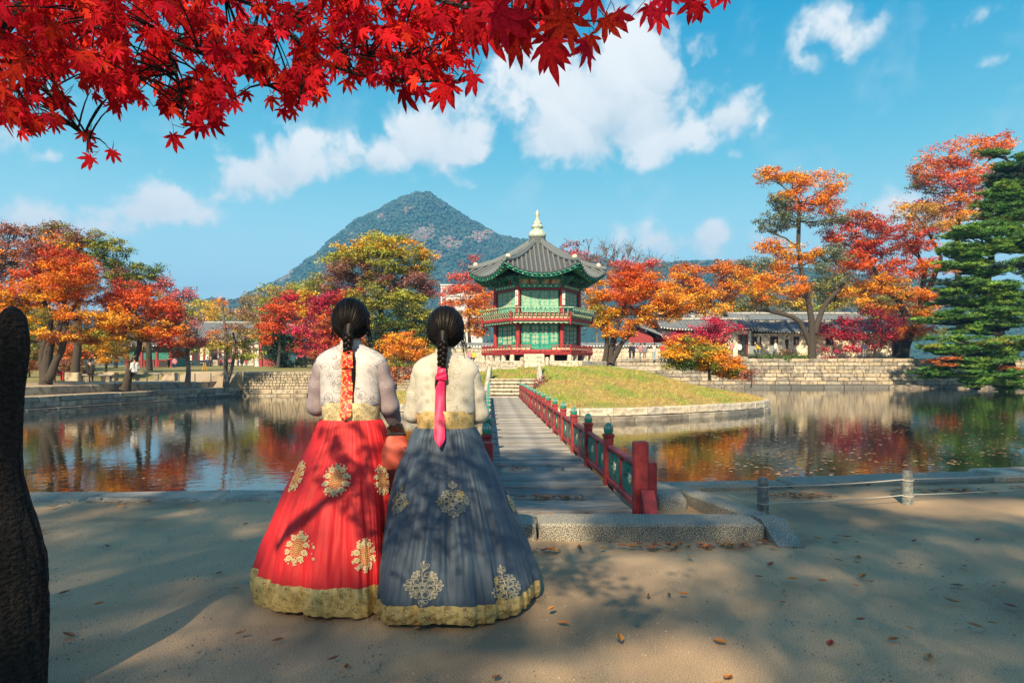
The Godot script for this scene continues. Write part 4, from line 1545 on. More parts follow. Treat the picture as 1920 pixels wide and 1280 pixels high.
# opt: trunks (more stems as lists of pixel points), dens, leaf, bare, needle
func tree(called: String, label: String, group: String, d: float, tr: Array, rad: float, pads: Array, opt := {}) -> Node3D:
	var u := d / F
	var base := P(tr[0][0], tr[0][1], d)
	var t := thing(called, label, opt.get("cat", "tree"), base, 0.0, group)
	var rel := func(x: float, y: float) -> Vector3: return P(x, y, d) - base
	var ws := ST()
	var stems := []
	for path in [tr] + opt.get("trunks", []):
		var pts := []
		for q in path:
			pts.append(rel.call(q[0], q[1]) + Vector3(0, 0, rr(-1, 1) * 6.0 * u))
		pts[0].y -= 0.25
		var fine := []
		var rads := []
		for i in 11:
			fine.append(spline(pts, i / 10.0) + Vector3(rr(-1, 1), 0, rr(-1, 1)) * rad * u * 0.12)
			rads.append(rad * u * (lerpf(1.0, 0.45, i / 10.0) + (0.45 if i == 0 else 0.1 if i == 1 else 0.0)) * (1.0 if path == tr else 0.8))
		tube(ws, fine, rads, 9)
		stems.append(fine)
	var clumps: Array = M.tufts if opt.has("needle") else M.clumps
	var where := []
	var tint := []
	var dens: float = opt.get("dens", 1.0)
	if opt.has("needle"):
		var more := []
		for pad in pads:
			for z in 2:
				more.append([pad[0] + rr(-36, 36), pad[1] + rr(-6, 26), pad[2] * rr(0.5, 0.8), pad[3] * 0.9, "pine/pinelit"])
		pads = pads + more
	var size: float = opt.get("leaf", 1.0) * u
	for pad in pads:
		var c: Vector3 = rel.call(pad[0], pad[1]) + Vector3(0, 0, rr(-0.45, 0.45) * pad[2] * u)
		var fat: float = 1.25 if opt.has("needle") else 1.25
		var r := Vector3(pad[2] * 1.08, pad[3] * fat, pad[2] * 0.85) * u
		# a limb from the nearest stem
		var stem: Array = stems[0]
		var bi := 3
		var best := 1e9
		for st in stems:
			for i in range(2, st.size()):
				var p: Vector3 = st[i]
				var cost := p.distance_to(c) + maxf(0.0, p.y - c.y) * 1.5
				if cost < best:
					best = cost
					stem = st
					bi = i
		var a: Vector3 = stem[bi]
		var inner := c - Vector3(0, r.y * 0.45, 0)
		var lr := rad * u * lerpf(0.5, 0.26, bi / 10.0)
		var limb := bez(a, a.lerp(inner, 0.55) + Vector3(0, (inner.y - a.y) * 0.18 - 2.0 * u, 0), inner, 5)
		for i in range(1, 5):
			limb[i] += Vector3(rr(-1, 1), rr(-1, 1), rr(-1, 1)) * rad * u * 0.35
		tube(ws, limb, [lr, lr * 0.85, lr * 0.7, lr * 0.55, lr * 0.45, lr * 0.3], 6, false)
		var area: float = PI * pad[2] * pad[3] * 1.45
		var subs := int(clampf(area / 190.0, 7, 60))
		var cols: Array = pad[4].split("/")
		for k in subs:
			var dir := Vector3(rr(-1, 1), rr(-1, 1), rr(-1, 1))
			while dir.length() > 1.0 or dir.length() < 0.05:
				dir = Vector3(rr(-1, 1), rr(-1, 1), rr(-1, 1))
			dir = dir.normalized() * pow(dir.length(), 0.6)
			var sc := c + dir * r
			if k % 2 == 0:
				var tw := bez(limb[4] if k % 4 else limb[3], limb[5].lerp(sc, 0.5) + Vector3(rr(-1, 1), rr(-0.5, 1), rr(-1, 1)) * 3.0 * u, sc, 4)
				tube(ws, tw, [lr * 0.3, lr * 0.22, lr * 0.17, lr * 0.12, 0.35 * u], 4, false)
				if opt.has("bare"):
					for z in 5:
						tube(ws, bez(tw[2 + z % 2], tw[3] + Vector3(rr(-1, 1), rr(0, 1), rr(-1, 1)) * 6.0 * u, sc + Vector3(rr(-1, 1), rr(-0.2, 1.3), rr(-1, 1)) * 16.0 * u, 3), [0.7 * u, 0.55 * u, 0.4 * u, 0.2 * u], 3, false)
			var sr := (7.5 + 0.12 * sqrt(area)) * u
			var flat := 0.45
			var pick: Color = PAL[cols[rng.randi() % cols.size()]]
			var m := int(area / subs * 0.10 * dens) + 1
			for j in m:
				var o := Vector3(rng.randfn(0, 0.62), rng.randfn(0, 0.55) * flat, rng.randfn(0, 0.62)) * sr
				if opt.has("needle"):
					o = Vector3(rng.randfn(0, 0.75), absf(rng.randfn(0, 0.5)) * 0.35, rng.randfn(0, 0.6)) * sr
				where.append(Transform3D(Basis.from_euler(Vector3(rr(-0.35, 0.35), rr(0, TAU), rr(-0.35, 0.35))).scaled(Vector3.ONE * size * rr(0.75, 1.25)), sc + o))
				var f := rr(0.68, 1.3)
				if rng.randf() < 0.16 and not opt.has("needle"):
					f *= 0.6
				tint.append(Color(pick.r * f * rr(0.92, 1.08), pick.g * f * rr(0.85, 1.2), pick.b * f))
	obj("trunk", fin(ws), opt.get("bark", M.bark), t)
	# leaves in a few variants of clump
	var n: int = clumps.size()
	for v in n:
		var w := []
		var ti := []
		for i in range(v, where.size(), n):
			w.append(where[i])
			ti.append(tint[i])
		if w.size() > 0:
			multi("foliage", clumps[v], M.needle if opt.has("needle") else M.leaf, w, ti, t).set_meta("kind", "stuff")
	return t

func trees() -> void:
	M.clumps = [leaf_clump(11, 3.3, 6.0, 1), leaf_clump(11, 3.3, 6.0, 2), leaf_clump(8, 3.6, 6.5, 3)]
	M.tufts = []
	for i in 2:
		var tf := needle_tuft(40 + i)
		var st := ST()
		st.append_from(tf, 0, Transform3D(Basis.from_scale(Vector3.ONE * 8.0), Vector3.ZERO))
		M.tufts.append(st.commit())
	rng.seed = 77
	# ---- left bank, back to front
	var bg := "trees beyond the left lawn"
	for r in [[455, 662, 120, 30, [[440, 610, 30, 34, "tan/olive"], [470, 592, 22, 30, "tan/brown"]], "tan and olive tree behind the palace hall's roof", "tree"],
			[400, 655, 130, 26, [[380, 588, 26, 20, "lime/yellow"], [355, 600, 16, 26, "olive"], [410, 596, 20, 18, "yellow/tan"]], "yellow green trees above the left of the hall's roof", "tree"],
			[515, 660, 100, 36, [[505, 570, 30, 30, "tan/olive/lime"], [490, 610, 24, 34, "olive/lime"], [535, 545, 24, 14, "tan/lime"], [520, 640, 30, 26, "olive"]], "pale olive tree with thin top in front of the mountain's left foot", "tree"],
			[560, 668, 112, 40, [[545, 560, 24, 16, "olive/lime"], [610, 530, 30, 16, "olive"], [580, 548, 30, 16, "tan/olive"]], "olive tree crown behind the red maples", "tree"],
			[335, 665, 95, 26, [[330, 590, 20, 26, "mauve/brown"], [318, 620, 24, 22, "green/dark"], [345, 640, 26, 16, "dark/green"]], "dark green and mauve tree right of the left orange maple", "tree"],
			[215, 690, 70, 40, [[230, 640, 40, 26, "brown/tan"], [180, 650, 40, 24, "brown/olive"], [150, 640, 30, 20, "rust/olive"]], "brown thicket behind the left orange maple", "tree"],
			[60, 690, 62, 40, [[40, 610, 50, 40, "olive/brown"], [80, 640, 40, 34, "green/olive"], [30, 660, 40, 30, "brown/dark"], [110, 650, 40, 30, "brown/olive"]], "olive undergrowth tree behind the big left maple", "tree"]]:
		tree("broadleaf_tree", r[5], "", r[2], [[r[0], r[1] + 26], [r[0] + 2, r[1] - r[3]], [r[0], r[1] - r[3] * 2.2]], 4.0, r[4], {"dens": 0.8})
	tree("mauve_tree", "tall mauve brown tree with thin top at the left edge", "", 50, [[10, 712], [16, 600], [30, 470]], 7.0, [[20, 455, 40, 26, "mauve/rust"], [60, 440, 26, 16, "mauve/brown"], [75, 480, 40, 24, "mauve"], [10, 500, 50, 30, "mauve/brown/orange"], [90, 510, 30, 20, "mauve"], [-50, 480, 60, 50, "mauve/brown"]], {"dens": 0.6, "bare": true})
	tree("tall_autumn_tree", "tall tree with orange and green crown rising highest on left bank", "", 46, [[140, 712], [145, 600], [135, 470]], 8.0, [[105, 445, 22, 20, "brown/olive"], [118, 470, 36, 24, "amber/olive/orange"], [150, 460, 26, 24, "mauve/olive"], [178, 448, 18, 18, "olive/green"], [205, 468, 26, 22, "lime/olive/green"], [190, 500, 34, 18, "green/olive"], [160, 510, 30, 20, "green/mauve"], [215, 510, 22, 16, "mauve/olive"], [120, 510, 40, 22, "amber/rust"]], {"dens": 0.9})
	tree("green_tree", "green and pink crowned tree right of the tall autumn tree", "", 56, [[280, 705], [275, 620], [272, 540]], 6.0, [[268, 512, 30, 14, "olive/green"], [262, 530, 34, 16, "green/lime"], [295, 545, 20, 14, "olive/pink"], [230, 520, 24, 14, "pink/olive"], [240, 545, 34, 16, "olive/mauve"], [308, 530, 10, 10, "pink"]], {"dens": 0.9})
	tree("red_maple", "big red orange maple with twin trunks nearest the left edge", "maples on the left bank", 37, [[84, 718], [92, 650], [118, 590], [110, 520]], 9.0,
		[[120, 490, 40, 20, "redorange/red"], [135, 520, 46, 22, "redorange/orange"], [60, 515, 44, 16, "redorange/red"], [100, 545, 60, 18, "redorange/orange/amber"], [30, 555, 50, 20, "amber/redorange"], [140, 555, 40, 16, "redorange/amber"], [150, 590, 44, 12, "amber/orange"], [60, 590, 60, 14, "amber/orange/olive"], [-20, 580, 60, 24, "orange/olive"], [70, 480, 30, 18, "mauve/rust"], [105, 625, 46, 12, "amber/rust"], [20, 620, 40, 16, "amber/olive"]],
		{"trunks": [[[84, 718], [76, 660], [95, 600], [70, 540]], [[90, 705], [118, 650], [130, 590], [150, 560]]], "dens": 1.1})
	tree("red_maple", "spreading vermilion maple with one leaning trunk beside the seated woman", "maples on the left bank", 39, [[232, 722], [246, 690], [258, 660], [262, 600]], 8.0,
		[[230, 545, 44, 14, "redorange/red"], [215, 570, 34, 16, "redorange"], [250, 575, 50, 18, "redorange/orange"], [300, 585, 30, 14, "redorange/red"], [316, 575, 14, 12, "redorange"], [260, 605, 70, 14, "orange/redorange/amber"], [210, 605, 36, 14, "orange/redorange"], [300, 620, 44, 12, "orange/redorange"], [235, 628, 60, 10, "amber/rust/olive"], [320, 636, 30, 10, "red/rust"], [180, 632, 26, 12, "rust/amber"]], {"dens": 1.15})
	tree("small_maple", "small coral maple sapling behind the benches", "", 52, [[136, 702], [137, 680], [138, 662]], 2.5, [[136, 655, 22, 12, "redorange/rust"], [140, 668, 20, 8, "orange/rust"]])
	tree("small_maple", "small amber tree with pale trunk left of the leaning maple", "", 50, [[198, 702], [199, 680], [200, 650]], 2.6, [[200, 650, 34, 14, "amber/olive"], [215, 675, 34, 7, "amber"], [175, 640, 24, 12, "olive/amber"]])
	tree("pink_tree", "mauve pink tree with straight pale trunk by the tripod", "", 42, [[350, 716], [351, 680], [348, 630], [340, 560]], 5.0, [[345, 545, 16, 5, "pink/mauve"], [348, 556, 12, 6, "pink"], [325, 560, 20, 8, "mauve/pink"], [345, 600, 26, 16, "mauve/pink"], [362, 640, 26, 12, "mauve/pink/rust"], [330, 660, 24, 8, "redorange/rust"], [340, 620, 34, 14, "mauve/brown"]], {"dens": 0.7, "bark": M.barkgrey})
	tree("slender_tree", "slender bare tree with forked pale trunk and few yellow leaves", "", 47.2, [[424, 718], [421, 680], [424, 640], [417, 560]], 4.5, [[408, 566, 12, 5, "orange"], [405, 628, 12, 8, "orange/rust"], [460, 605, 30, 18, "tan/mauve"], [440, 630, 24, 14, "tan"], [410, 640, 20, 12, "yellow/lime"], [400, 655, 20, 8, "lime"], [465, 655, 22, 16, "lime/olive"], [445, 660, 16, 14, "olive/lime"]], {"trunks": [[[424, 720], [436, 680], [440, 640], [434, 606]]], "dens": 0.6, "bark": M.barkgrey})
	# ---- behind the women
	tree("fir", "dark blue green fir below the red maple left of woman in red", "", 74, [[535, 694], [535, 640], [535, 610]], 4.0, [[535, 630, 34, 16, "dark/green"], [530, 655, 38, 16, "dark"], [545, 675, 34, 12, "dark/green"]], {"dens": 1.3, "bark": M.barkdark})
	tree("red_maple", "red and orange maple above the dark fir", "", 72, [[520, 694], [522, 650], [525, 590]], 4.0, [[540, 570, 34, 18, "red/crimson"], [525, 595, 30, 18, "redorange/red"], [505, 610, 24, 16, "redorange"], [560, 590, 30, 18, "redorange/red"], [500, 630, 18, 10, "redorange"]], {})
	tree("crimson_maple", "crimson maple streaked with yellow just left of red woman's head", "", 64, [[592, 696], [592, 650], [598, 590]], 4.5, [[612, 555, 34, 18, "crimson/red"], [576, 562, 10, 16, "yellow"], [605, 585, 34, 18, "crimson/red"], [582, 590, 14, 8, "yellow/amber"], [630, 585, 20, 8, "yellow/lime"], [595, 622, 44, 20, "magenta/pink"], [575, 640, 34, 18, "magenta/red"], [640, 610, 40, 20, "redorange/rust"], [610, 655, 40, 14, "crimson/rust"], [660, 560, 20, 16, "crimson"], [650, 650, 40, 20, "rust/redorange"]], {})
	tree("zelkova", "huge rounded yellow green tree between the two women", "", 66, [[715, 696], [715, 640], [712, 560]], 9.0,
		[[715, 455, 44, 18, "lime/yellow"], [672, 470, 40, 20, "lime/yellow"], [760, 468, 30, 16, "lime/amber"], [795, 485, 14, 22, "lime/amber"], [640, 495, 30, 18, "lime/tan"], [720, 490, 50, 18, "lime/olive"], [770, 500, 30, 14, "lime/olive"], [660, 515, 44, 18, "mauve/brown"], [640, 535, 34, 14, "mauve/tan"], [755, 530, 50, 14, "mauve/brown"], [795, 545, 20, 16, "mauve"], [715, 525, 30, 12, "olive/lime"], [700, 560, 50, 18, "olive/lime"], [765, 565, 44, 18, "olive/lime"], [725, 590, 60, 20, "olive/green"], [785, 600, 30, 20, "olive/green"], [690, 610, 44, 20, "green/olive"], [750, 620, 44, 18, "olive"], [790, 635, 30, 18, "green/olive"], [690, 645, 40, 16, "green"], [800, 665, 30, 20, "green/olive"]], {"dens": 1.15})
	tree("orange_bush", "rounded orange and yellow bush between the two women's shoulders", "", 56, [[756, 706], [756, 690], [756, 670]], 3.0, [[755, 642, 30, 14, "amber/orange"], [735, 660, 26, 16, "orange/amber"], [775, 660, 28, 18, "orange/amber"], [755, 680, 34, 14, "amber/olive"], [765, 695, 34, 10, "green/olive"]], {"cat": "bush"})
	tree("orange_maple", "pink topped orange tree just left of the pavilion's balcony", "", 76, [[880, 690], [880, 640], [878, 570]], 4.5, [[900, 500, 26, 14, "pink/mauve"], [880, 528, 30, 14, "redorange/pink"], [850, 545, 30, 12, "redorange/pink"], [900, 555, 34, 16, "orange/redorange"], [860, 575, 34, 14, "redorange/orange"], [895, 590, 34, 16, "amber/orange"], [915, 620, 20, 16, "rust/orange"], [875, 610, 24, 10, "orange/amber"], [905, 520, 30, 12, "redorange/pink"]], {"dens": 0.75})
	# ---- right of the pavilion
	for r in [[1120, 500, 92.0, "grey leafless tree right of the pavilion's roof"], [1170, 505, 96.0, "second leafless tree farther right of the pavilion's roof"], [1215, 520, 100.0, "leafless treetop above the bright orange maple"]]:
		tree("bare_tree", r[3], "", r[2], [[r[0], 690], [r[0], 600], [r[0], 510]], 3.0, [[r[0] - 14, r[1] - 22, 26, 20, "mauve"], [r[0] + 14, r[1] - 20, 26, 22, "mauve"], [r[0], r[1] + 6, 30, 20, "mauve"]], {"dens": 0.03, "bare": true, "bark": M.barkgrey})
	tree("pink_tree", "pale pink autumn treetop touching the pavilion roof's right", "", 84, [[1070, 690], [1072, 600], [1074, 480]], 3.0, [[1072, 466, 14, 10, "pink/mauve"], [1080, 480, 16, 8, "pink"], [1090, 500, 20, 12, "mauve/pink"]], {"dens": 0.6})
	tree("orange_maple", "bright orange maple with many stems right beside the pavilion", "", 52, [[1140, 676], [1150, 640], [1160, 600], [1185, 530]], 7.0,
		[[1190, 497, 34, 14, "redorange/pink"], [1165, 520, 34, 14, "redorange/orange"], [1215, 525, 40, 16, "orange/redorange"], [1180, 545, 50, 14, "redorange/orange"], [1235, 555, 40, 14, "orange/amber"], [1190, 570, 54, 14, "orange/redorange"], [1240, 585, 44, 12, "amber/orange"], [1130, 545, 24, 14, "amber/orange"], [1120, 570, 22, 16, "amber/olive"], [1140, 590, 30, 14, "amber/yellow"], [1180, 600, 50, 12, "amber/orange"], [1125, 610, 24, 14, "amber/olive"], [1155, 625, 30, 8, "amber/orange"], [1265, 570, 30, 12, "amber/orange"]],
		{"trunks": [[[1132, 678], [1138, 640], [1128, 590]], [[1146, 676], [1168, 640], [1200, 590]]], "dens": 1.1})
	tree("amber_tree", "burnt orange tree behind the bright orange maple", "", 78, [[1320, 690], [1322, 620], [1318, 540]], 4.5, [[1285, 510, 30, 14, "orange/rust"], [1270, 530, 26, 14, "amber/orange"], [1350, 505, 34, 14, "orange/rust"], [1370, 525, 20, 14, "orange/rust"], [1330, 535, 40, 16, "rust/orange"], [1295, 555, 40, 16, "orange/amber"], [1355, 560, 36, 16, "orange/amber"], [1310, 582, 60, 10, "tan/amber"], [1280, 580, 34, 10, "amber"]], {"dens": 1.0})
	for r in [[1410, 600, 96.0, [[1400, 560, 40, 30, "greygreen/olive"], [1440, 510, 40, 30, "greygreen"], [1405, 590, 30, 14, "yellow/lime"], [1375, 590, 20, 16, "green/olive"], [1395, 520, 24, 24, "greygreen"]], "grey green tree behind the long palace roof's left end"],
			[1555, 620, 98.0, [[1555, 500, 34, 40, "greygreen"], [1570, 545, 34, 24, "greygreen/olive"], [1535, 575, 34, 20, "yellow/lime"], [1600, 570, 34, 24, "tan/yellow"], [1500, 580, 30, 18, "greygreen/tan"]], "grey green and yellow tree behind the long palace roof"],
			[1660, 640, 90.0, [[1640, 560, 40, 26, "tan/olive"], [1690, 580, 40, 26, "tan/brown"], [1640, 600, 44, 16, "brown/olive"], [1720, 610, 40, 20, "brown/olive"]], "tan tree behind the red orange spreading tree"]]:
		tree("broadleaf_tree", r[4], "", r[2], [[r[0], 672], [r[0], 600], [r[0] + 4, 520]], 4.0, r[3], {"dens": 0.9})
	tree("tall_autumn_tree", "tall tree with golden orange tiers standing at the pond wall's edge", "", 68.6, [[1524, 682], [1521, 610], [1513, 560], [1500, 480], [1500, 380]], 7.0,
		[[1450, 332, 30, 14, "amber/orange"], [1485, 345, 36, 16, "amber/orange"], [1535, 350, 36, 18, "orange/amber"], [1520, 385, 44, 16, "orange/redorange"], [1470, 365, 30, 12, "amber/orange"], [1560, 375, 20, 10, "redorange/orange"], [1455, 400, 26, 20, "greygreen"], [1500, 418, 40, 10, "greygreen"], [1560, 412, 24, 10, "greygreen"], [1450, 460, 32, 11, "amber/orange"], [1490, 475, 40, 11, "orange/amber"], [1530, 482, 26, 9, "orange/amber"], [1480, 500, 30, 10, "orange/amber"], [1410, 525, 34, 16, "amber/orange"], [1430, 545, 34, 14, "amber/orange"], [1475, 540, 34, 14, "orange/amber"], [1500, 548, 20, 8, "orange"], [1440, 565, 26, 8, "amber/olive"], [1560, 475, 26, 14, "greygreen"], [1560, 530, 30, 14, "greygreen/olive"], [1440, 425, 20, 12, "greygreen"]],
		{"trunks": [[[1522, 640], [1495, 600], [1455, 585], [1420, 580]], [[1526, 620], [1550, 570], [1575, 540], [1585, 520]]], "dens": 0.85})
	tree("orange_maple", "tall orange tree at upper right rising behind the pine", "", 88, [[1800, 680], [1800, 560], [1795, 450], [1800, 360]], 7.0,
		[[1830, 272, 44, 14, "orange/redorange"], [1780, 290, 40, 14, "orange/redorange"], [1870, 280, 24, 16, "orange"], [1745, 320, 30, 14, "orange/rust"], [1800, 320, 44, 14, "orange/redorange"], [1850, 325, 40, 16, "orange/amber"], [1760, 345, 40, 12, "redorange/pink"], [1810, 355, 44, 14, "redorange/pink"], [1730, 350, 20, 20, "brown/greygreen"], [1780, 380, 40, 12, "orange/pink"], [1830, 385, 40, 12, "orange/amber"], [1815, 410, 44, 12, "amber/orange"], [1750, 390, 30, 14, "rust/mauve"]], {"dens": 0.75})
	tree("orange_maple", "wide red and orange spreading tree between tall golden tree and pine", "", 71.5, [[1694, 670], [1712, 620], [1728, 570], [1735, 500]], 9.0,
		[[1590, 410, 34, 14, "redorange/rust"], [1620, 430, 44, 14, "red/rust"], [1575, 440, 24, 16, "redorange/rust"], [1710, 400, 40, 14, "amber/tan"], [1740, 430, 34, 14, "amber/tan"], [1690, 440, 44, 14, "rust/red"], [1600, 465, 40, 14, "redorange/red"], [1660, 465, 44, 14, "red/rust"], [1720, 465, 40, 14, "redorange/red"], [1630, 495, 50, 14, "orange/redorange"], [1700, 500, 40, 14, "redorange/orange"], [1600, 490, 30, 12, "redorange/orange"], [1660, 525, 50, 12, "orange/amber"], [1740, 510, 30, 14, "orange/rust"], [1630, 540, 44, 12, "orange/amber"], [1690, 550, 44, 10, "orange/amber"], [1745, 560, 26, 12, "orange"], [1650, 570, 40, 10, "amber/rust"], [1730, 590, 24, 14, "amber/orange"], [1725, 615, 30, 10, "redorange/orange"], [1690, 635, 24, 8, "amber/rust"]],
		{"trunks": [[[1712, 620], [1690, 570], [1660, 540], [1640, 500]], [[1724, 590], [1745, 540], [1770, 480]]], "dens": 0.9, "bark": M.barkdark})
	tree("crimson_maple", "deep crimson low maple before the long palace building's right half", "", 72, [[1640, 676], [1638, 650], [1625, 620]], 3.2, [[1580, 608, 40, 10, "wine/crimson"], [1640, 600, 44, 12, "wine"], [1560, 625, 30, 8, "wine/crimson"], [1610, 635, 40, 6, "crimson/wine"], [1660, 630, 30, 8, "wine/crimson"], [1575, 655, 34, 5, "crimson"], [1580, 675, 24, 5, "crimson/magenta"], [1650, 650, 24, 6, "wine"]], {"dens": 0.75, "bark": M.barkdark})
	tree("crimson_maple", "bright crimson pink low maple above the island's orange shrub", "", 72, [[1330, 676], [1328, 650], [1322, 630]], 3.2, [[1320, 610, 40, 9, "magenta/crimson"], [1360, 620, 30, 10, "magenta/crimson"], [1290, 625, 34, 9, "magenta"], [1340, 632, 40, 8, "magenta/pink"], [1260, 638, 24, 6, "crimson"], [1300, 645, 34, 6, "magenta"], [1240, 636, 18, 5, "crimson"]], {"dens": 1.0, "bark": M.barkdark})
	# shrubs on the island
	tree("orange_shrub", "low sprawling orange and gold shrub on the island's right slope", "", 39.5, [[1330, 706], [1330, 690], [1325, 670]], 3.0, [[1290, 650, 34, 14, "amber/orange/olive"], [1270, 668, 26, 14, "olive/amber"], [1320, 662, 40, 14, "amber/yellow/olive"], [1350, 675, 34, 14, "orange/amber"], [1375, 688, 24, 12, "orange/amber/olive"], [1392, 696, 16, 10, "orange/redorange"], [1300, 680, 34, 10, "green/olive"], [1262, 684, 26, 8, "olive/green"], [1335, 690, 34, 8, "olive/amber"], [1365, 699, 24, 6, "olive/orange"], [1300, 664, 34, 12, "amber/olive"]], {"cat": "shrub", "dens": 1.7})
	tree("brown_shrub", "small bare mauve shrub at the island's right shoulder", "", 38.0, [[1408, 718], [1408, 708], [1408, 700]], 1.5, [[1410, 705, 14, 9, "mauve"]], {"cat": "shrub", "dens": 0.5, "bare": true})
	tree("brown_shrub", "purplish low bush beside the steps and bridge railing end", "", 30.5, [[1018, 742], [1018, 735], [1018, 728]], 2.0, [[1012, 727, 10, 9, "mauve/brown"], [1026, 735, 14, 8, "mauve/brown"], [1016, 714, 6, 8, "mauve"]], {"cat": "shrub", "dens": 1.1})
	tree("brown_shrub", "rust coloured bush on the bank between the two women", "", 46, [[742, 722], [742, 716], [742, 708]], 2.0, [[745, 705, 30, 14, "mauve/rust"], [725, 712, 20, 8, "rust/mauve"]], {"cat": "shrub", "dens": 0.9})
	tree("clipped_bush", "dark clipped bush beside the notice boards", "", 70, [[1472, 676], [1472, 670], [1472, 666]], 1.5, [[1472, 664, 18, 6, "green/brown"]], {"cat": "shrub"})
	tree("low_hedge", "low green plants along the top of the far right wall", "", 69, [[1450, 676], [1450, 674], [1450, 672]], 1.0, [[1430, 670, 22, 3, "green"], [1470, 671, 26, 3, "green"], [1500, 671, 18, 3, "green"]], {"cat": "plants", "dens": 2.0})
	tree("orange_bush", "round rust bush behind the left maple's foot", "", 46, [[50, 712], [50, 700], [50, 690]], 2.0, [[45, 688, 22, 16, "rust/amber"]], {"cat": "bush"})
	tree("brown_bush", "wide grey brown bush behind the benches", "", 50, [[140, 710], [140, 700], [140, 694]], 2.0, [[120, 692, 30, 12, "brown/mauve"], [150, 690, 20, 12, "brown"]], {"cat": "bush"})
	# ---- pines
	tree("pine", "large pine with flat green tiers hanging over the right bank", "pines at the right edge", 60, [[1905, 715], [1880, 640], [1850, 560], [1860, 470]], 11.0,
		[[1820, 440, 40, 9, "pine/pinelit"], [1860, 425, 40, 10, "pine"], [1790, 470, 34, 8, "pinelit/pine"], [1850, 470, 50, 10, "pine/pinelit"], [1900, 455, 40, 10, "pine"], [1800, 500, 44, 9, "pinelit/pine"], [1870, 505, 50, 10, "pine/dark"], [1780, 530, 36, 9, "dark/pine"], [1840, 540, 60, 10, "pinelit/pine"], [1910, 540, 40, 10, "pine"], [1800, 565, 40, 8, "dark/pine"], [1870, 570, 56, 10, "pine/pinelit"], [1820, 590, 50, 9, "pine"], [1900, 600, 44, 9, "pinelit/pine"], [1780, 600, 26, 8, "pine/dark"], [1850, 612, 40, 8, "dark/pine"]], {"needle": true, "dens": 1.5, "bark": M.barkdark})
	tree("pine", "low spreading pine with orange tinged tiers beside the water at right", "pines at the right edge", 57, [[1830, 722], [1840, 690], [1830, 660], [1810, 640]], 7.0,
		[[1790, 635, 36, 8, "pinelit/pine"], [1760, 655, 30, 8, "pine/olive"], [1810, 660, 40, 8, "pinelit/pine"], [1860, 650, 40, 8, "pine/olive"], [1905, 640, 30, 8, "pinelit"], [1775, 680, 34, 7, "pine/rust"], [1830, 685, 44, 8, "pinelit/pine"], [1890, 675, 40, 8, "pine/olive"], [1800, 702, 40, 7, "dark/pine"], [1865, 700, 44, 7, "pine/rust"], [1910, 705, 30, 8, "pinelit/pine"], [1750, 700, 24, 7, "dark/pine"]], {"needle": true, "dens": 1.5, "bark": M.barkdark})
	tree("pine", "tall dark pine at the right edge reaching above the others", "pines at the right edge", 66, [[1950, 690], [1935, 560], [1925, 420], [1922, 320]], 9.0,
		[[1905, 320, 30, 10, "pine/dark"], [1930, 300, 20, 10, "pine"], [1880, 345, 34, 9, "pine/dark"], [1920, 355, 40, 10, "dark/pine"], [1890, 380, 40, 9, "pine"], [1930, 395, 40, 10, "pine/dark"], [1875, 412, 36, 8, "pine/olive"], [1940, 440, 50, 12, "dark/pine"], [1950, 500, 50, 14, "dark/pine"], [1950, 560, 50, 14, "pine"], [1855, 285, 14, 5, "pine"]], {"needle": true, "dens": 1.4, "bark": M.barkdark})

# tall trees behind the viewer whose shade lies over the foreground
func sun_hole(g: Vector2) -> bool:
	for h in [[0.78, 3.02, 0.42, 0.36], [0.35, 2.75, 0.5, 0.3], [4.75, 6.15, 1.5, 0.55], [3.6, 6.6, 0.6, 0.25], [2.2, 2.5, 0.4, 0.2], [6.5, 5.6, 1.2, 0.7], [-0.2, 5.45, 0.95, 0.75]]:
		if Vector2((g.x - h[0]) / h[2], (g.y - h[1]) / h[3]).length() < 1.0:
			return true
	for l in [[-1.95, 2.7, -1.42, 3.5, 0.09], [-1.55, 2.7, -1.25, 3.2, 0.05], [-1.9, 3.5, -1.5, 3.75, 0.06]]:
		var a := Vector2(l[0], l[1])
		var b := Vector2(l[2], l[3])
		if Geometry2D.get_closest_point_to_segment(g, a, b).distance_to(g) < l[4]:
			return true
	return noise.get_noise_2d(g.x * 55.0 + 300.0, g.y * 40.0) > 0.46

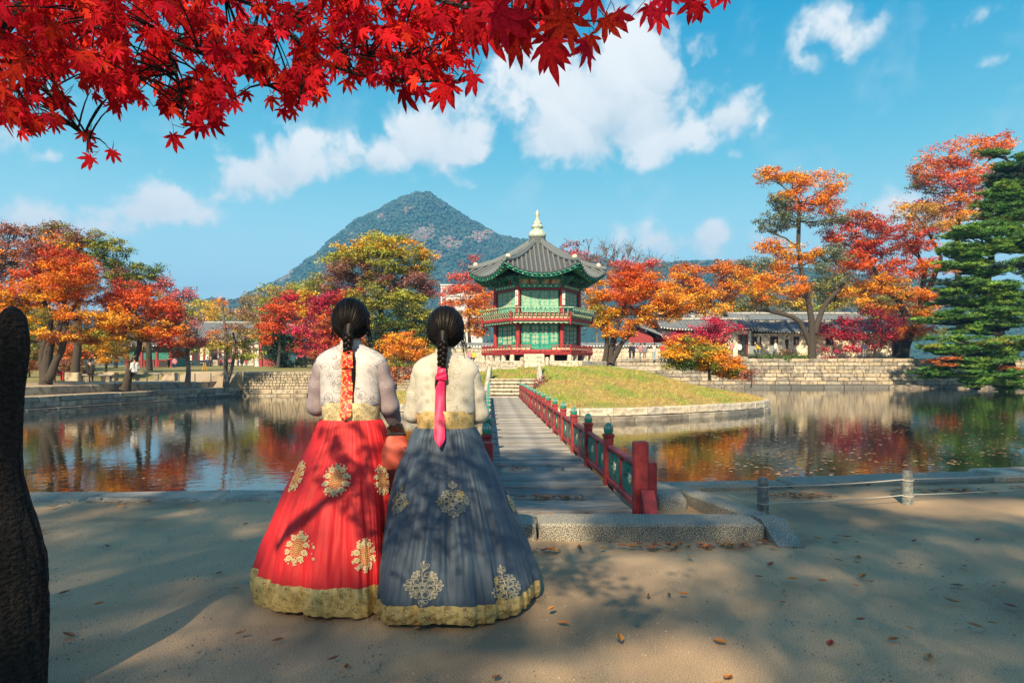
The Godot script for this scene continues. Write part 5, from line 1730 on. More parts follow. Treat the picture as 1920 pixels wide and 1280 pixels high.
func shade_trees() -> void:
	rng.seed = 31
	for k in 3:
		var cx: float = [-6.6, -1.3, 4.0][k]
		var t := thing("shade_tree", ["tall autumn tree behind the viewer on the left, shading the ground", "tall autumn tree behind the viewer in the middle, shading the ground", "tall autumn tree behind the viewer on the right, shading the bridge"][k], "tree", Vector3(cx, 0, [6.0, 8.5, 7.0][k]))
		var s := ST()
		tube(s, [Vector3(0, -0.2, 0), Vector3(0.1, 3, 0), Vector3(-0.1, 6, -0.5), Vector3(0, 9, -1.5)], [0.16, 0.12, 0.08, 0.03], 10)
		for i in 12:
			var a := TAU * i / 12.0
			tube(s, bez(Vector3(0, 4.5 + 0.25 * i, -0.4), Vector3(cos(a) * 2, 6.5 + 0.2 * i, sin(a) * 2 - 1), Vector3(cos(a) * 3.6, 7.4 + 0.2 * i, sin(a) * 3.6 - 2), 4), [0.035, 0.03, 0.022, 0.014, 0.006], 5, false)
		obj("trunk", fin(s), M.bark, t)
		var where := []
		var tint := []
		for i in 4800:
			var p := Vector3(rr(-4.6, 4.6), rr(6.6, 10.5), rr(-3.0, 11.0)) + Vector3(cx, 0, 2.0)
			if p.z < -1.2:
				continue
			var g := Vector2(p.x - SUN.x / SUN.y * p.y, -(p.z - SUN.z / SUN.y * p.y))
			if g.y > 10.2 + noise.get_noise_2d(g.x * 60.0, 0.0) * 1.6 or sun_hole(g) or rng.randf() < noise.get_noise_2d(g.x * 25.0, g.y * 25.0 + 70.0) * 0.5 or (Vector2((g.x + 0.2) / 1.3, (g.y - 4.3) / 0.8).length() < 1.0 and rng.randf() < 0.8):
				continue
			where.append(Transform3D(Basis.from_euler(Vector3(rr(-0.6, 0.6), rr(0, TAU), rr(-0.6, 0.6))).scaled(Vector3.ONE * 0.036 * rr(0.8, 1.2)), p - t.position))
			var f := rr(0.7, 1.2)
			tint.append(Color(0.5 * f, 0.2 * f, 0.03 * f))
		multi("foliage", M.clumps[0], M.leaf, where, tint, t).set_meta("kind", "stuff")

# ---------------------------------------------------------------- visitors in the distance

func figure(pose: String, top: Color, legs: Color, hair := Color(0.02, 0.016, 0.014), skirt := false) -> ArrayMesh:
	var skin := Color(0.45, 0.28, 0.19)
	var b := []
	var tone := []
	var hip := 0.9
	var lean := Vector3.ZERO
	var seat: bool = pose == "sit"
	if seat:
		hip = 0.48
	if pose == "bend":
		lean = Vector3(0.0, -0.12, -0.3)
	var sh := Vector3(0, hip + 0.48, 0) + lean
	var hd := sh + Vector3(0, 0.27, -0.02) + lean * 0.45
	for s in [-1, 1]:
		var st: float = 0.16 * s if pose == "walk" else 0.0
		var h := Vector3(s * 0.085, hip, 0)
		var k := Vector3(s * 0.09, 0.48, -0.03 - st * 0.6)
		var f := Vector3(s * 0.09, 0.07, -st * 1.4 + (0.05 if s < 0 and pose == "walk" else 0.0))
		if seat:
			k = Vector3(s * 0.1, 0.47, -0.42)
			f = Vector3(s * 0.1, 0.05, -0.4)
		b += [[h, k, 0.085, 0.062], [k, f, 0.06, 0.042], [f, f + Vector3(s * 0.02, -0.03, -0.13), 0.042, 0.03]]
		tone += [legs, legs, Color(0.03, 0.03, 0.035)]
		var a := sh + Vector3(s * 0.17, -0.03, 0)
		var e := a + Vector3(s * 0.05, -0.27, 0.03 - st * 0.5)
		var w := e + Vector3(-s * 0.02, -0.23, -0.08 + st * 0.6)
		if pose == "photo":
			e = a + Vector3(s * 0.07, -0.2, -0.14)
			w = hd + Vector3(s * 0.05, -0.04, -0.2)
		elif seat or pose == "bend":
			w = e + Vector3(-s * 0.05, -0.06, -0.24)
		b += [[a, e, 0.055, 0.045], [e, w, 0.044, 0.034], [w, w + (w - e).normalized() * 0.08, 0.034, 0.026]]
		tone += [top, top, skin]
		b.append([Vector3(s * 0.06, hip + 0.02, 0), sh + Vector3(s * 0.11, -0.04, 0), 0.11, 0.095, 0.85])
		tone.append(top)
	if skirt:
		b.append([Vector3(0, hip + 0.12, 0), Vector3(0, 0.22, 0), 0.13, 0.34])
		tone.append(legs)
	b += [[sh, hd - Vector3(0, 0.06, 0), 0.055, 0.05], [hd - Vector3(0, 0.03, 0.02), hd + Vector3(0, 0.05, 0), 0.078, 0.095], [hd + Vector3(0, 0.03, 0.035), hd + Vector3(0, -0.03, 0.045), 0.098, 0.075]]
	tone += [skin, skin, hair]
	return nets(b, 0.035, 0.033, func(p: Vector3) -> Color:
		var best := 1e9
		var c := skin
		for i in b.size():
			var ba: Vector3 = b[i][1] - b[i][0]
			var h := clampf((p - b[i][0]).dot(ba) / maxf(ba.length_squared(), 1e-6), 0, 1)
			var d: float = (p - b[i][0] - ba * h).length() - lerpf(b[i][2], b[i][3], h)
			if d < best:
				best = d
				c = tone[i]
		return c)

func people() -> void:
	var navy := Color(0.02, 0.03, 0.08)
	var black := Color(0.012, 0.012, 0.015)
	var red := Color(0.42, 0.03, 0.04)
	var white := Color(0.6, 0.6, 0.6)
	var blue := Color(0.05, 0.12, 0.3)
	var grey := Color(0.16, 0.17, 0.2)
	var pink := Color(0.5, 0.2, 0.25)
	# [x, y of the feet, distance, pose, turn, top, legs, label]
	for r in [
		[316, 697, 76, "walk", 1.2, black, black, "visitor in black coat walking left of the pink tree"], [327, 696, 76, "stand", 0.4, pink, blue, "visitor in pale pink top and blue trousers beside one in black"],
		[389, 695, 84, "stand", 0.0, navy, black, "visitor in navy jacket left of the slender tree, nearer the ramp"], [395, 695, 84, "stand", 2.9, black, black, "visitor in black standing close behind the navy jacket"],
		[413, 694, 86, "walk", 1.0, red, navy, "visitor in red jacket left of the slender tree's trunk"], [431, 692, 82, "stand", 0.3, pink, black, "visitor in pink scarf between the slender tree's stems"], [425, 694, 84, "stand", 0.3, navy, navy, "visitor in navy just behind the slender tree"],
		[437, 694, 86, "walk", -1.0, navy, blue, "visitor in navy and blue right of the slender tree"], [446, 693, 88, "walk", 2.0, navy, navy, "first of three navy coats before the terrace"], [453, 692, 88, "stand", 0.5, black, navy, "dark coated visitor in the middle before the terrace"],
		[461, 692, 90, "stand", -0.6, red, grey, "visitor in red top with grey trousers before the terrace"], [477, 692, 86, "walk", 1.5, navy, black, "visitor in navy standing alone left of the gate pillar"],
		[503, 692, 86, "stand", 0.0, white, navy, "visitor in white and navy by the red fence"], [508, 692, 88, "stand", 1.0, navy, black, "visitor in navy half hidden beside white shirts"], [514, 691, 87, "walk", -1.0, white, Color(0.3, 0.5, 0.5), "visitor in white shirt and pale teal trousers under the fir"],
		[556, 692, 84, "stand", 0.2, black, black, "dark coated visitor under the crimson maple"], [566, 692, 84, "walk", 1.4, grey, navy, "visitor in grey jacket under the crimson maple"], [572, 692, 86, "stand", 0.5, white, black, "visitor in white top at the crimson maple's foot"],
		[1156, 673, 68, "stand", 0.2, navy, navy, "visitor in navy right of the orange maple's trunk"], [1182, 675, 67, "stand", 2.0, black, navy, "visitor in black with navy trousers, left of a pair at the palace wall"], [1188, 675, 67, "stand", -1.0, navy, black, "visitor in navy, right one of a pair by the palace wall"],
		[1201, 676, 67, "walk", 0.6, pink, grey, "visitor in pink top by the palace wall"], [1209, 676, 67, "stand", 0.1, grey, Color(0.2, 0.14, 0.12), "visitor in grey top and brown trousers by the palace wall"], [1227, 676, 66, "stand", 0.8, white, Color(0.25, 0.4, 0.45), "visitor in white and pale blue by the palace wall"],
		[1243, 675, 66, "walk", -0.7, red, navy, "visitor in red behind the orange shrub's left end"], [1373, 669, 71, "stand", 0.4, pink, Color(0.3, 0.2, 0.2), "visitor in dusty pink left of the dark doorway"], [1387, 671, 71, "stand", 0.0, white, black, "visitor in white top with black trousers and bag at the doorway"],
		[1425, 670, 71, "bend", 1.4, Color(0.6, 0.42, 0.02), grey, "visitor in yellow jacket bending between the notice boards"], [1455, 669, 71, "stand", 0.6, white, grey, "visitor in white and grey beside the right notice board"], [1476, 660, 73, "stand", -1.2, black, black, "dark visitor behind the clipped bush by the cream wall"],
		[1565, 665, 71, "walk", 1.0, Color(0.15, 0.03, 0.05), black, "visitor in dark red left of the crimson maple's stem"], [1601, 663, 71, "photo", 1.2, black, navy, "visitor in black holding a camera up below the crimson maple"], [1621, 670, 70, "walk", -0.5, navy, grey, "visitor in navy at the crimson maple's right"]]:
		var m := figure(r[3], r[5], r[6])
		var o := obj("person", m, M.person)
		o.position = P(r[0], r[1], r[2])
		o.rotation.y = r[4]
		tag(o, r[7], "person", "visitors in the distance")
	for r in [[168, 716, 37.5, "sit", 0.5, black, black, "person in black sitting on a bench holding a camera"], [252, 712, 38.5, "sit", 0.9, white, black, "woman in white top sitting on a bench beside the leaning maple"], [101, 714, 38.5, "sit", -0.6, Color(0.04, 0.1, 0.16), red, "seated person in blue behind the big maple's trunks"], [881, 681, 64, "sit", 2.9, pink, blue, "visitor in pink sitting left of one in yellow, beside the pavilion"], [888, 681, 64, "sit", 2.9, Color(0.6, 0.45, 0.03), navy, "visitor in yellow sitting right of one in pink, beside the pavilion"]]:
		var o := obj("person", figure(r[3], r[5], r[6]), M.person)
		o.position = P(r[0], r[1], r[2])
		o.rotation.y = r[4]
		tag(o, r[7], "person", "seated visitors")

# ---------------------------------------------------------------- the two women

func stamp(img: Image, x: float, y: float, r: float, c: Color) -> void:
	var w := img.get_width()
	var h := img.get_height()
	for j in range(int(y - r), int(y + r) + 1):
		for i in range(int(x - r), int(x + r) + 1):
			if Vector2(i - x, j - y).length() <= r:
				img.set_pixel(posmod(i, w), posmod(j, h), c)

func scrolls(size: int, base: Color, ink: Color, n: int, sd: int, thick := 1.6, flowers := 0.4) -> ImageTexture:
	var r := RandomNumberGenerator.new()
	r.seed = sd
	var img := Image.create(size, size, false, Image.FORMAT_RGB8)
	img.fill(base)
	for k in n:
		var c := Vector2(r.randf(), r.randf()) * size
		var rad := size * r.randf_range(0.05, 0.085)
		var a0 := r.randf() * TAU
		var sg := 1.0 if r.randf() < 0.5 else -1.0
		var f := ink.lerp(base, r.randf() * 0.35)
		if r.randf() < flowers:
			for p in 6:
				for s in 24:
					var t := TAU * s / 24.0
					var q := c + Vector2(rad * 0.55 + cos(t) * rad * 0.4, sin(t) * rad * 0.26).rotated(a0 + TAU * p / 6)
					stamp(img, q.x, q.y, thick, f)
			for s in 16:
				var q := c + Vector2(rad * 0.15, 0).rotated(TAU * s / 16)
				stamp(img, q.x, q.y, thick, f)
		else:
			for s in 90:
				var t := s / 90.0
				var q := c + Vector2(rad * (1.35 - 1.15 * t), 0).rotated(a0 + sg * t * 9.0)
				stamp(img, q.x, q.y, thick * (1.3 - 0.6 * t), f)
			for p in 4:
				var o := c + Vector2(rad * 1.3, 0).rotated(a0 - sg * 0.25 * p)
				for s in 14:
					var q := o + Vector2(s / 14.0 * rad * 0.8, 0).rotated(a0 + sg * (p * 0.5 - 0.4))
					stamp(img, q.x, q.y, thick * (0.6 + 1.3 * sin(s / 14.0 * PI)), f)
	return ImageTexture.create_from_image(img)

func woman_parts(t: Node3D, k: float, cfg: Dictionary) -> void:
	var skin := Color(0.46, 0.27, 0.19)
	# body: one continuous surface, with finer surfaces for head and hands
	var b := []
	for s in [-1.0, 1.0]:
		b += [[Vector3(s * 0.07, 1.08, 0), Vector3(s * 0.09, 1.31, 0), 0.085, 0.08, 0.8], [Vector3(s * 0.07, 0.86, 0), Vector3(s * 0.06, 1.08, 0), 0.095, 0.085, 0.85], [Vector3(0, 1.345, 0), Vector3(s * 0.135, 1.32, 0), 0.045, 0.042],
			[Vector3(s * 0.16 * cfg.ax, 1.315, 0), Vector3(s * 0.228 * cfg.ax, 1.078, -0.048), 0.038, 0.032], [Vector3(s * 0.228 * cfg.ax, 1.078, -0.048), cfg.hands[0 if s < 0 else 1], 0.036, 0.026],
			[Vector3(s * 0.08, 0.84, 0), Vector3(s * 0.085, 0.46, -0.01), 0.085, 0.055], [Vector3(s * 0.085, 0.46, -0.01), Vector3(s * 0.085, 0.09, 0.02), 0.054, 0.036], [Vector3(s * 0.085, 0.05, 0.03), Vector3(s * 0.095, 0.035, -0.13), 0.04, 0.03]]
	b.append([Vector3(0, 1.36, 0), Vector3(0, 1.50, -0.01), 0.052, 0.048])
	var body := SurfaceTool.new()
	body.begin(Mesh.PRIMITIVE_TRIANGLES)
	body.append_from(nets(b, 0.05, 0.016), 0, Transform3D.IDENTITY)
	var h := Vector3(0, 1.565, -0.01)
	var hb := [[h + Vector3(0, 0.03, 0.01), h + Vector3(0, 0.05, -0.02), 0.088, 0.086], [h + Vector3(0, -0.03, -0.03), h + Vector3(0, -0.085, -0.065), 0.068, 0.034], [h + Vector3(0, 0.0, -0.1), h + Vector3(0, -0.03, -0.118), 0.008, 0.013], [h + Vector3(-0.02, -0.065, -0.092), h + Vector3(0.02, -0.065, -0.092), 0.008, 0.008],
		[h + Vector3(-0.045, -0.02, -0.075), h + Vector3(0.045, -0.02, -0.075), 0.028, 0.028], [h + Vector3(0, -0.05, 0.01), h + Vector3(0, -0.19, 0.012), 0.052, 0.052]]
	for s in [-1.0, 1.0]:
		hb.append([h + Vector3(s * 0.09, -0.005, 0.0), h + Vector3(s * 0.087, -0.045, -0.005), 0.015, 0.01])
	body.append_from(nets(hb, 0.02, 0.006), 0, Transform3D.IDENTITY)
	for i in 2:
		var s := -1.0 if i == 0 else 1.0
		var w: Vector3 = cfg.hands[i]
		var dir := (w - Vector3(s * 0.218, 1.065, -0.02)).normalized()
		var side := dir.cross(Vector3.UP).normalized()
		var dn := dir.cross(side).normalized()
		var fb := [[w, w + dir * 0.03, 0.024, 0.026]]
		for f in 4:
			var kn := w + dir * 0.085 + side * (f - 1.5) * 0.02
			fb.append([w + dir * 0.02 + side * (f - 1.5) * 0.012, kn, 0.014, 0.0105])
			var l: float = [0.034, 0.04, 0.038, 0.03][f]
			var j1 := kn + (dir * 0.75 + dn * 0.65).normalized() * l
			var j2 := j1 + (dir * 0.1 + dn).normalized() * l * 0.75
			fb += [[kn, j1, 0.0095, 0.0088], [j1, j2, 0.0086, 0.0078]]
		var tb := w + dir * 0.025 - side * s * 0.024
		fb += [[tb, tb + dir * 0.035 - side * s * 0.018 + dn * 0.012, 0.012, 0.01], [tb + dir * 0.035 - side * s * 0.018 + dn * 0.012, tb + dir * 0.062 - side * s * 0.012 + dn * 0.03, 0.0098, 0.008]]
		body.append_from(nets(fb, 0.008, 0.005), 0, Transform3D.IDENTITY)
	var bm := mat(skin, 0.5)
	bm.subsurf_scatter_enabled = true
	bm.subsurf_scatter_strength = 0.15
	obj("body", body.commit(), bm, t)
	for s in [-1, 1]:
		var es := ST()
		lathe(es, [Vector2(0, -0.011), Vector2(0.0078, -0.0078), Vector2(0.011, 0), Vector2(0.0078, 0.0078), Vector2(0, 0.011)], 8)
		obj("eye", fin(es), M.dark, t).position = h + Vector3(s * 0.032, 0.004, -0.088)
	# jacket
	var jb := []
	for s in [-1.0, 1.0]:
		var hand: Vector3 = cfg.hands[0 if s < 0 else 1]
		var q: float = cfg.ax
		var el := Vector3(s * 0.232 * q, 1.075, -0.05)
		jb += [[Vector3(s * 0.068, 1.06, 0.012), Vector3(s * 0.082, 1.30, 0.012), 0.104, 0.098, 0.86], [Vector3(s * 0.02, 1.366, 0), Vector3(s * 0.15 * q, 1.328, 0), 0.064, 0.062], [Vector3(s * 0.02, 1.40, 0), Vector3(s * 0.11, 1.36, 0), 0.054, 0.05],
			[Vector3(s * 0.08, 1.34, 0), Vector3(s * 0.155 * q, 1.32, 0), 0.062, 0.058]]
		var sl := nets([[Vector3(s * 0.155 * q, 1.33, 0), Vector3(s * 0.175 * q, 1.295, -0.002), 0.057, 0.06 * q + 0.002], [Vector3(s * 0.175 * q, 1.295, -0.002), Vector3(s * 0.216 * q, 1.19, -0.02), 0.06 * q + 0.002, 0.056 * q], [Vector3(s * 0.216 * q, 1.19, -0.02), el, 0.056 * q, 0.063 * q], [el, el.lerp(hand, 0.9), 0.062 * q, 0.046]], 0.02, 0.009)
		obj("sleeve", sl, cfg.sleeve, t)
	jb.append([Vector3(0, 1.38, 0), Vector3(0, 1.45, -0.002), 0.07, 0.057])
	var jm := nets(jb, 0.03, 0.0095, null, func(p: Vector3, d: float) -> float:
		var g := maxf(d, p.y - 1.438)
		var arm := 1.0
		for s in [-1.0, 1.0]:
			var el := Vector3(s * 0.232 * cfg.ax, 1.075, -0.05)
			var up := Vector3(s * 0.216 * cfg.ax, 1.2, -0.02)
			var hand: Vector3 = cfg.hands[0 if s < 0 else 1]
			arm = minf(arm, minf(Geometry3D.get_closest_point_to_segment(p, el, hand).distance_to(p), Geometry3D.get_closest_point_to_segment(p, up, el).distance_to(p)))
		if arm > 0.05 or p.z > 0.0:
			g = maxf(g, 1.083 - 0.012 * cos(p.x * 9.0) - p.y)
		return g)
	obj("jacket", jm, cfg.jacket, t)
	# the stand-up collar
	var col := grid(40, 3, func(u: float, v: float) -> Vector3:
		var a := (u - 0.5) * TAU * 0.86
		var rad := lerpf(0.074, 0.060, v)
		return Vector3(sin(a) * rad, 1.412 + 0.045 * v + 0.010 * cos(a), cos(a) * rad - 0.002), 4, 1)
	obj("collar", col, cfg.collar, t)
	# waistband
	obj("waistband", grid(64, 4, func(u: float, v: float) -> Vector3:
		var a := u * TAU
		return Vector3(sin(a) * 0.168, lerpf(0.995, 1.10, v), cos(a) * (0.128 + 0.004 * sin(v * PI))), 8, 1), cfg.band, t)
	# skirt
	var skirt := obj("skirt", grid(360, 70, func(u: float, v: float) -> Vector3: return cfg.shape.call(u * TAU, v), 1, 1), cfg.skirt, t)
	obj("hem_band", grid(360, 6, func(u: float, v: float) -> Vector3:
		var p: Vector3 = cfg.shape.call(u * TAU, lerpf(cfg.hem, 1.004, v))
		var o := Vector3(sin(u * TAU), 0, cos(u * TAU))
		return p + o * 0.004, 20, 1), cfg.hemmat, skirt)
	for e in cfg.motifs:
		obj("embroidery", cfg.draw.call(e, t), M.person, skirt)
	# hair: locks combed from the brow to the nape
	var hn := FastNoiseLite.new()
	hn.frequency = 1.3
	hn.seed = cfg.seed
	var axis := Vector3(0, -0.62, 0.78).normalized()
	var ax := Vector3.RIGHT
	var az := axis.cross(ax).normalized()
	var hc := h + Vector3(0, 0.012, 0.012)
	var hair := obj("hair", grid(260, 60, func(u: float, v: float) -> Vector3:
		var a := u * TAU
		var e := v * PI
		var dir := (ax * cos(a) + az * sin(a)) * sin(e) + axis * cos(e)
		var lock := hn.get_noise_2d(cos(a) * 6.0, sin(a) * 6.0) * 0.05 + 0.004 * sin(a * 46.0 + 2.0 * hn.get_noise_2d(a * 2.0, v * 3.0)) + 0.004 * sin(a * 101.0 + v * 2.0)
		var r := 1.0 + lock * sin(e)
		if dir.z < -0.25 and dir.y < 0.42:
			r *= lerpf(1.0, 0.72, smoothstep(-0.25, -0.5, dir.z) * smoothstep(0.42, 0.2, dir.y))
		var p := Vector3(dir.x * 0.110, dir.y * (0.138 if dir.y > 0 else 0.116), dir.z * 0.116) * r
		return hc + p, 1, 1), M.hair, t)
	var bs: Vector3 = cfg.braid[0]
	var be: Vector3 = cfg.braid[1]
	for n in 3:
		var pts := []
		var rad := []
		for i in 41:
			var q := i / 40.0
			var ph: float = q * TAU * cfg.turns + TAU * n / 3.0
			pts.append(bs.lerp(be, q) + Vector3(sin(ph) * 0.0175, 0, sin(ph * 2.0) * 0.010) * (1.0 - 0.25 * q))
			rad.append(lerpf(0.0185, 0.0135, q))
		obj("braid_strand", tube_mesh(pts, rad, 8), M.hair, hair)
	obj("hair_gather", nets([[bs + Vector3(0, 0.045, -0.035), bs, 0.045, 0.024]], 0.02, 0.006), M.hair, hair)
	var tl: Array = cfg.tail
	obj("hair_tail", tube_mesh(tl, [0.014, 0.017, 0.015, 0.010, 0.003], 8), M.hair, hair)
	rng.seed = cfg.seed
	var ws := ST()
	for i in 46:
		var s: float = 1.0 if rng.randf() < 0.62 else -1.0
		var a := h + Vector3(s * rr(0.085, 0.105), rr(-0.06, 0.05), rr(-0.03, 0.05))
		var e := a + Vector3(s * rr(-0.005, 0.035), rr(-0.12, -0.05), rr(-0.02, 0.02))
		tube(ws, bez(a, a.lerp(e, 0.5) + Vector3(s * rr(0.0, 0.02), 0, 0), e, 5), [0.0016, 0.0016, 0.0014, 0.0012, 0.001, 0.0005], 4, false)
	for i in 200:
		var a := rr(0, TAU)
		var pts := []
		var lift := rr(0.998, 1.022)
		var w0 := rr(-0.12, 0.12)
		var e0 := rr(0.9, 2.2)
		for j in 9:
			var e := lerpf(e0, 0.22, j / 8.0)
			var aa := a + w0 * sin(j * 0.7)
			var dir := (ax * cos(aa) + az * sin(aa)) * sin(e) + axis * cos(e)
			if dir.z < -0.15 and dir.y < 0.4:
				dir = Vector3.ZERO
			if dir != Vector3.ZERO:
				pts.append(hc + Vector3(dir.x * 0.110, dir.y * (0.138 if dir.y > 0 else 0.116), dir.z * 0.116) * lift)
		if pts.size() > 4:
			tube(ws, pts, 0.0008, 3, false)
	for i in 40:
		var a := rr(0, TAU)
		var st := hc + Vector3(cos(a) * 0.108, sin(a) * 0.125, rr(-0.02, 0.03))
		tube(ws, bez(st, st + Vector3(cos(a), sin(a), 0) * rr(0.004, 0.012), st + Vector3(cos(a + 0.7) * 0.014, sin(a + 0.7) * 0.014 - 0.01, 0), 4), [0.001, 0.001, 0.0009, 0.0007, 0.0004], 3, false)
	obj("loose_strands", fin(ws), M.hair, hair)
	# ribbon tying the braid
	for rb in cfg.ribbon:
		var path: Array = rb[0]
		obj(rb[1], ribbon(path, rb[2], rb[3], rb[4]), cfg.ribbonmat, hair)

# a flat ribbon with thickness; path of points, half widths at start and end, length of its pointed tip
func ribbon(path: Array, w0: float, w1: float, tip: float) -> ArrayMesh:
	var n := 24
	var v := PackedVector3Array()
	var uv := PackedVector2Array()
	var ix := PackedInt32Array()
	for side in 2:
		for i in n + 1:
			var t := float(i) / n
			var p: Vector3 = spline(path, t)
			var w := lerpf(w0, w1, t)
			if tip > 0.0 and t > 1.0 - tip:
				w *= maxf(0.02, 1.0 - (t - 1.0 + tip) / tip)
			for k in 5:
				var x := (k / 4.0 - 0.5) * 2.0
				v.append(p + Vector3(x * w, 0, (0.004 if side == 0 else 0.0) - 0.006 * x * x + 0.002 * sin(t * 17.0 + x * 2.0)))
				uv.append(Vector2(x * w / 0.07 + 0.5, t * path[0].distance_to(path[path.size() - 1]) / 0.075))
	for side in 2:
		var o := side * (n + 1) * 5
		for i in n:
			for k in 4:
				var a := o + i * 5 + k
				for q in ([a, a + 1, a + 6, a, a + 6, a + 5] if side == 0 else [a, a + 6, a + 1, a, a + 5, a + 6]):
					ix.append(q)
	return arrays(v, ix, uv)

# where on the skirt a pixel of the photograph falls
func on_skirt(t: Node3D, shape: Callable, k: float, x: float, y: float) -> Vector2:
	var best := 1e9
	var out := Vector2.ZERO
	for i in 91:
		for j in 60:
			var a := deg_to_rad(-90.0 + 2.0 * i)
			var p: Vector3 = t.position + shape.call(a, j / 60.0) * k
			var q := Vector2(960.0 + p.x / -p.z * F, HORIZON - (p.y - EYE) / -p.z * F)
			var d := q.distance_to(Vector2(x, y))
			if d < best:
				best = d
				out = Vector2(a, j / 60.0)
	return out

func cloth_point(shape: Callable, c: Vector2, a: float, b: float, out := 0.006) -> Vector3:
	var p0: Vector3 = shape.call(c.x, c.y)
	var r := maxf(Vector2(p0.x, p0.z).length(), 0.15)
	var th := c.x + a / r
	var v := clampf(c.y - b / 1.06, 0.0, 1.0)
	var p: Vector3 = shape.call(th, v)
	return p + Vector3(sin(th), 0.25, cos(th)) * out

func skirt_profile(y: float) -> float:
	return 0.955 * table([[0.02, 0.535], [0.05, 0.545], [0.137, 0.54], [0.326, 0.482], [0.483, 0.42], [0.62, 0.362], [0.766, 0.30], [0.88, 0.24], [0.96, 0.212], [1.0, 0.186]], y)

func skirt_shape(side: float, sd: float, lim: float) -> Callable:
	var fn := FastNoiseLite.new()
	fn.seed = int(sd)
	fn.frequency = 0.9
	return func(a: float, v: float) -> Vector3:
		var y := lerpf(1.0, 0.02, v)
		var nx := fn.get_noise_2d(cos(a) * 1.6, sin(a) * 1.6)
		var fold := clampf(fn.get_noise_3d(cos(a) * 3.4, sin(a) * 3.4, v * 0.55) * 2.6, -1.0, 1.0) + 0.35 * sin(a * 13.0 + nx * 7.0)
		var fold2 := clampf(fn.get_noise_3d(cos(a) * 8.5, sin(a) * 8.5, v * 0.9 + 5.0) * 2.4, -1.0, 1.0)
		var fine := sin(a * 58.0 + nx * 12.0)
		var r: float = skirt_profile(y) * (1.0 + (0.046 * fold + 0.022 * fold2) * smoothstep(0.0, 0.5, v) + 0.010 * fine * (1.0 - smoothstep(0.0, 0.4, v)) + 0.010 * sin(a * 7.0 + sd + nx * 3.0) * v)
		var p := Vector3(sin(a) * r, y + 0.010 * sin(a * 5.0 + sd) * smoothstep(0.8, 1.0, v), cos(a) * r * lerpf(0.76, 0.97, smoothstep(0.0, 0.5, v)))
		# the two skirts press against each other
		var u := p.x * side
		var l0 := lim * 0.55
		if u > l0:
			p.x = side * (l0 + (lim - l0) * (1.0 - exp(-(u - l0) / (lim - l0))))
		return p

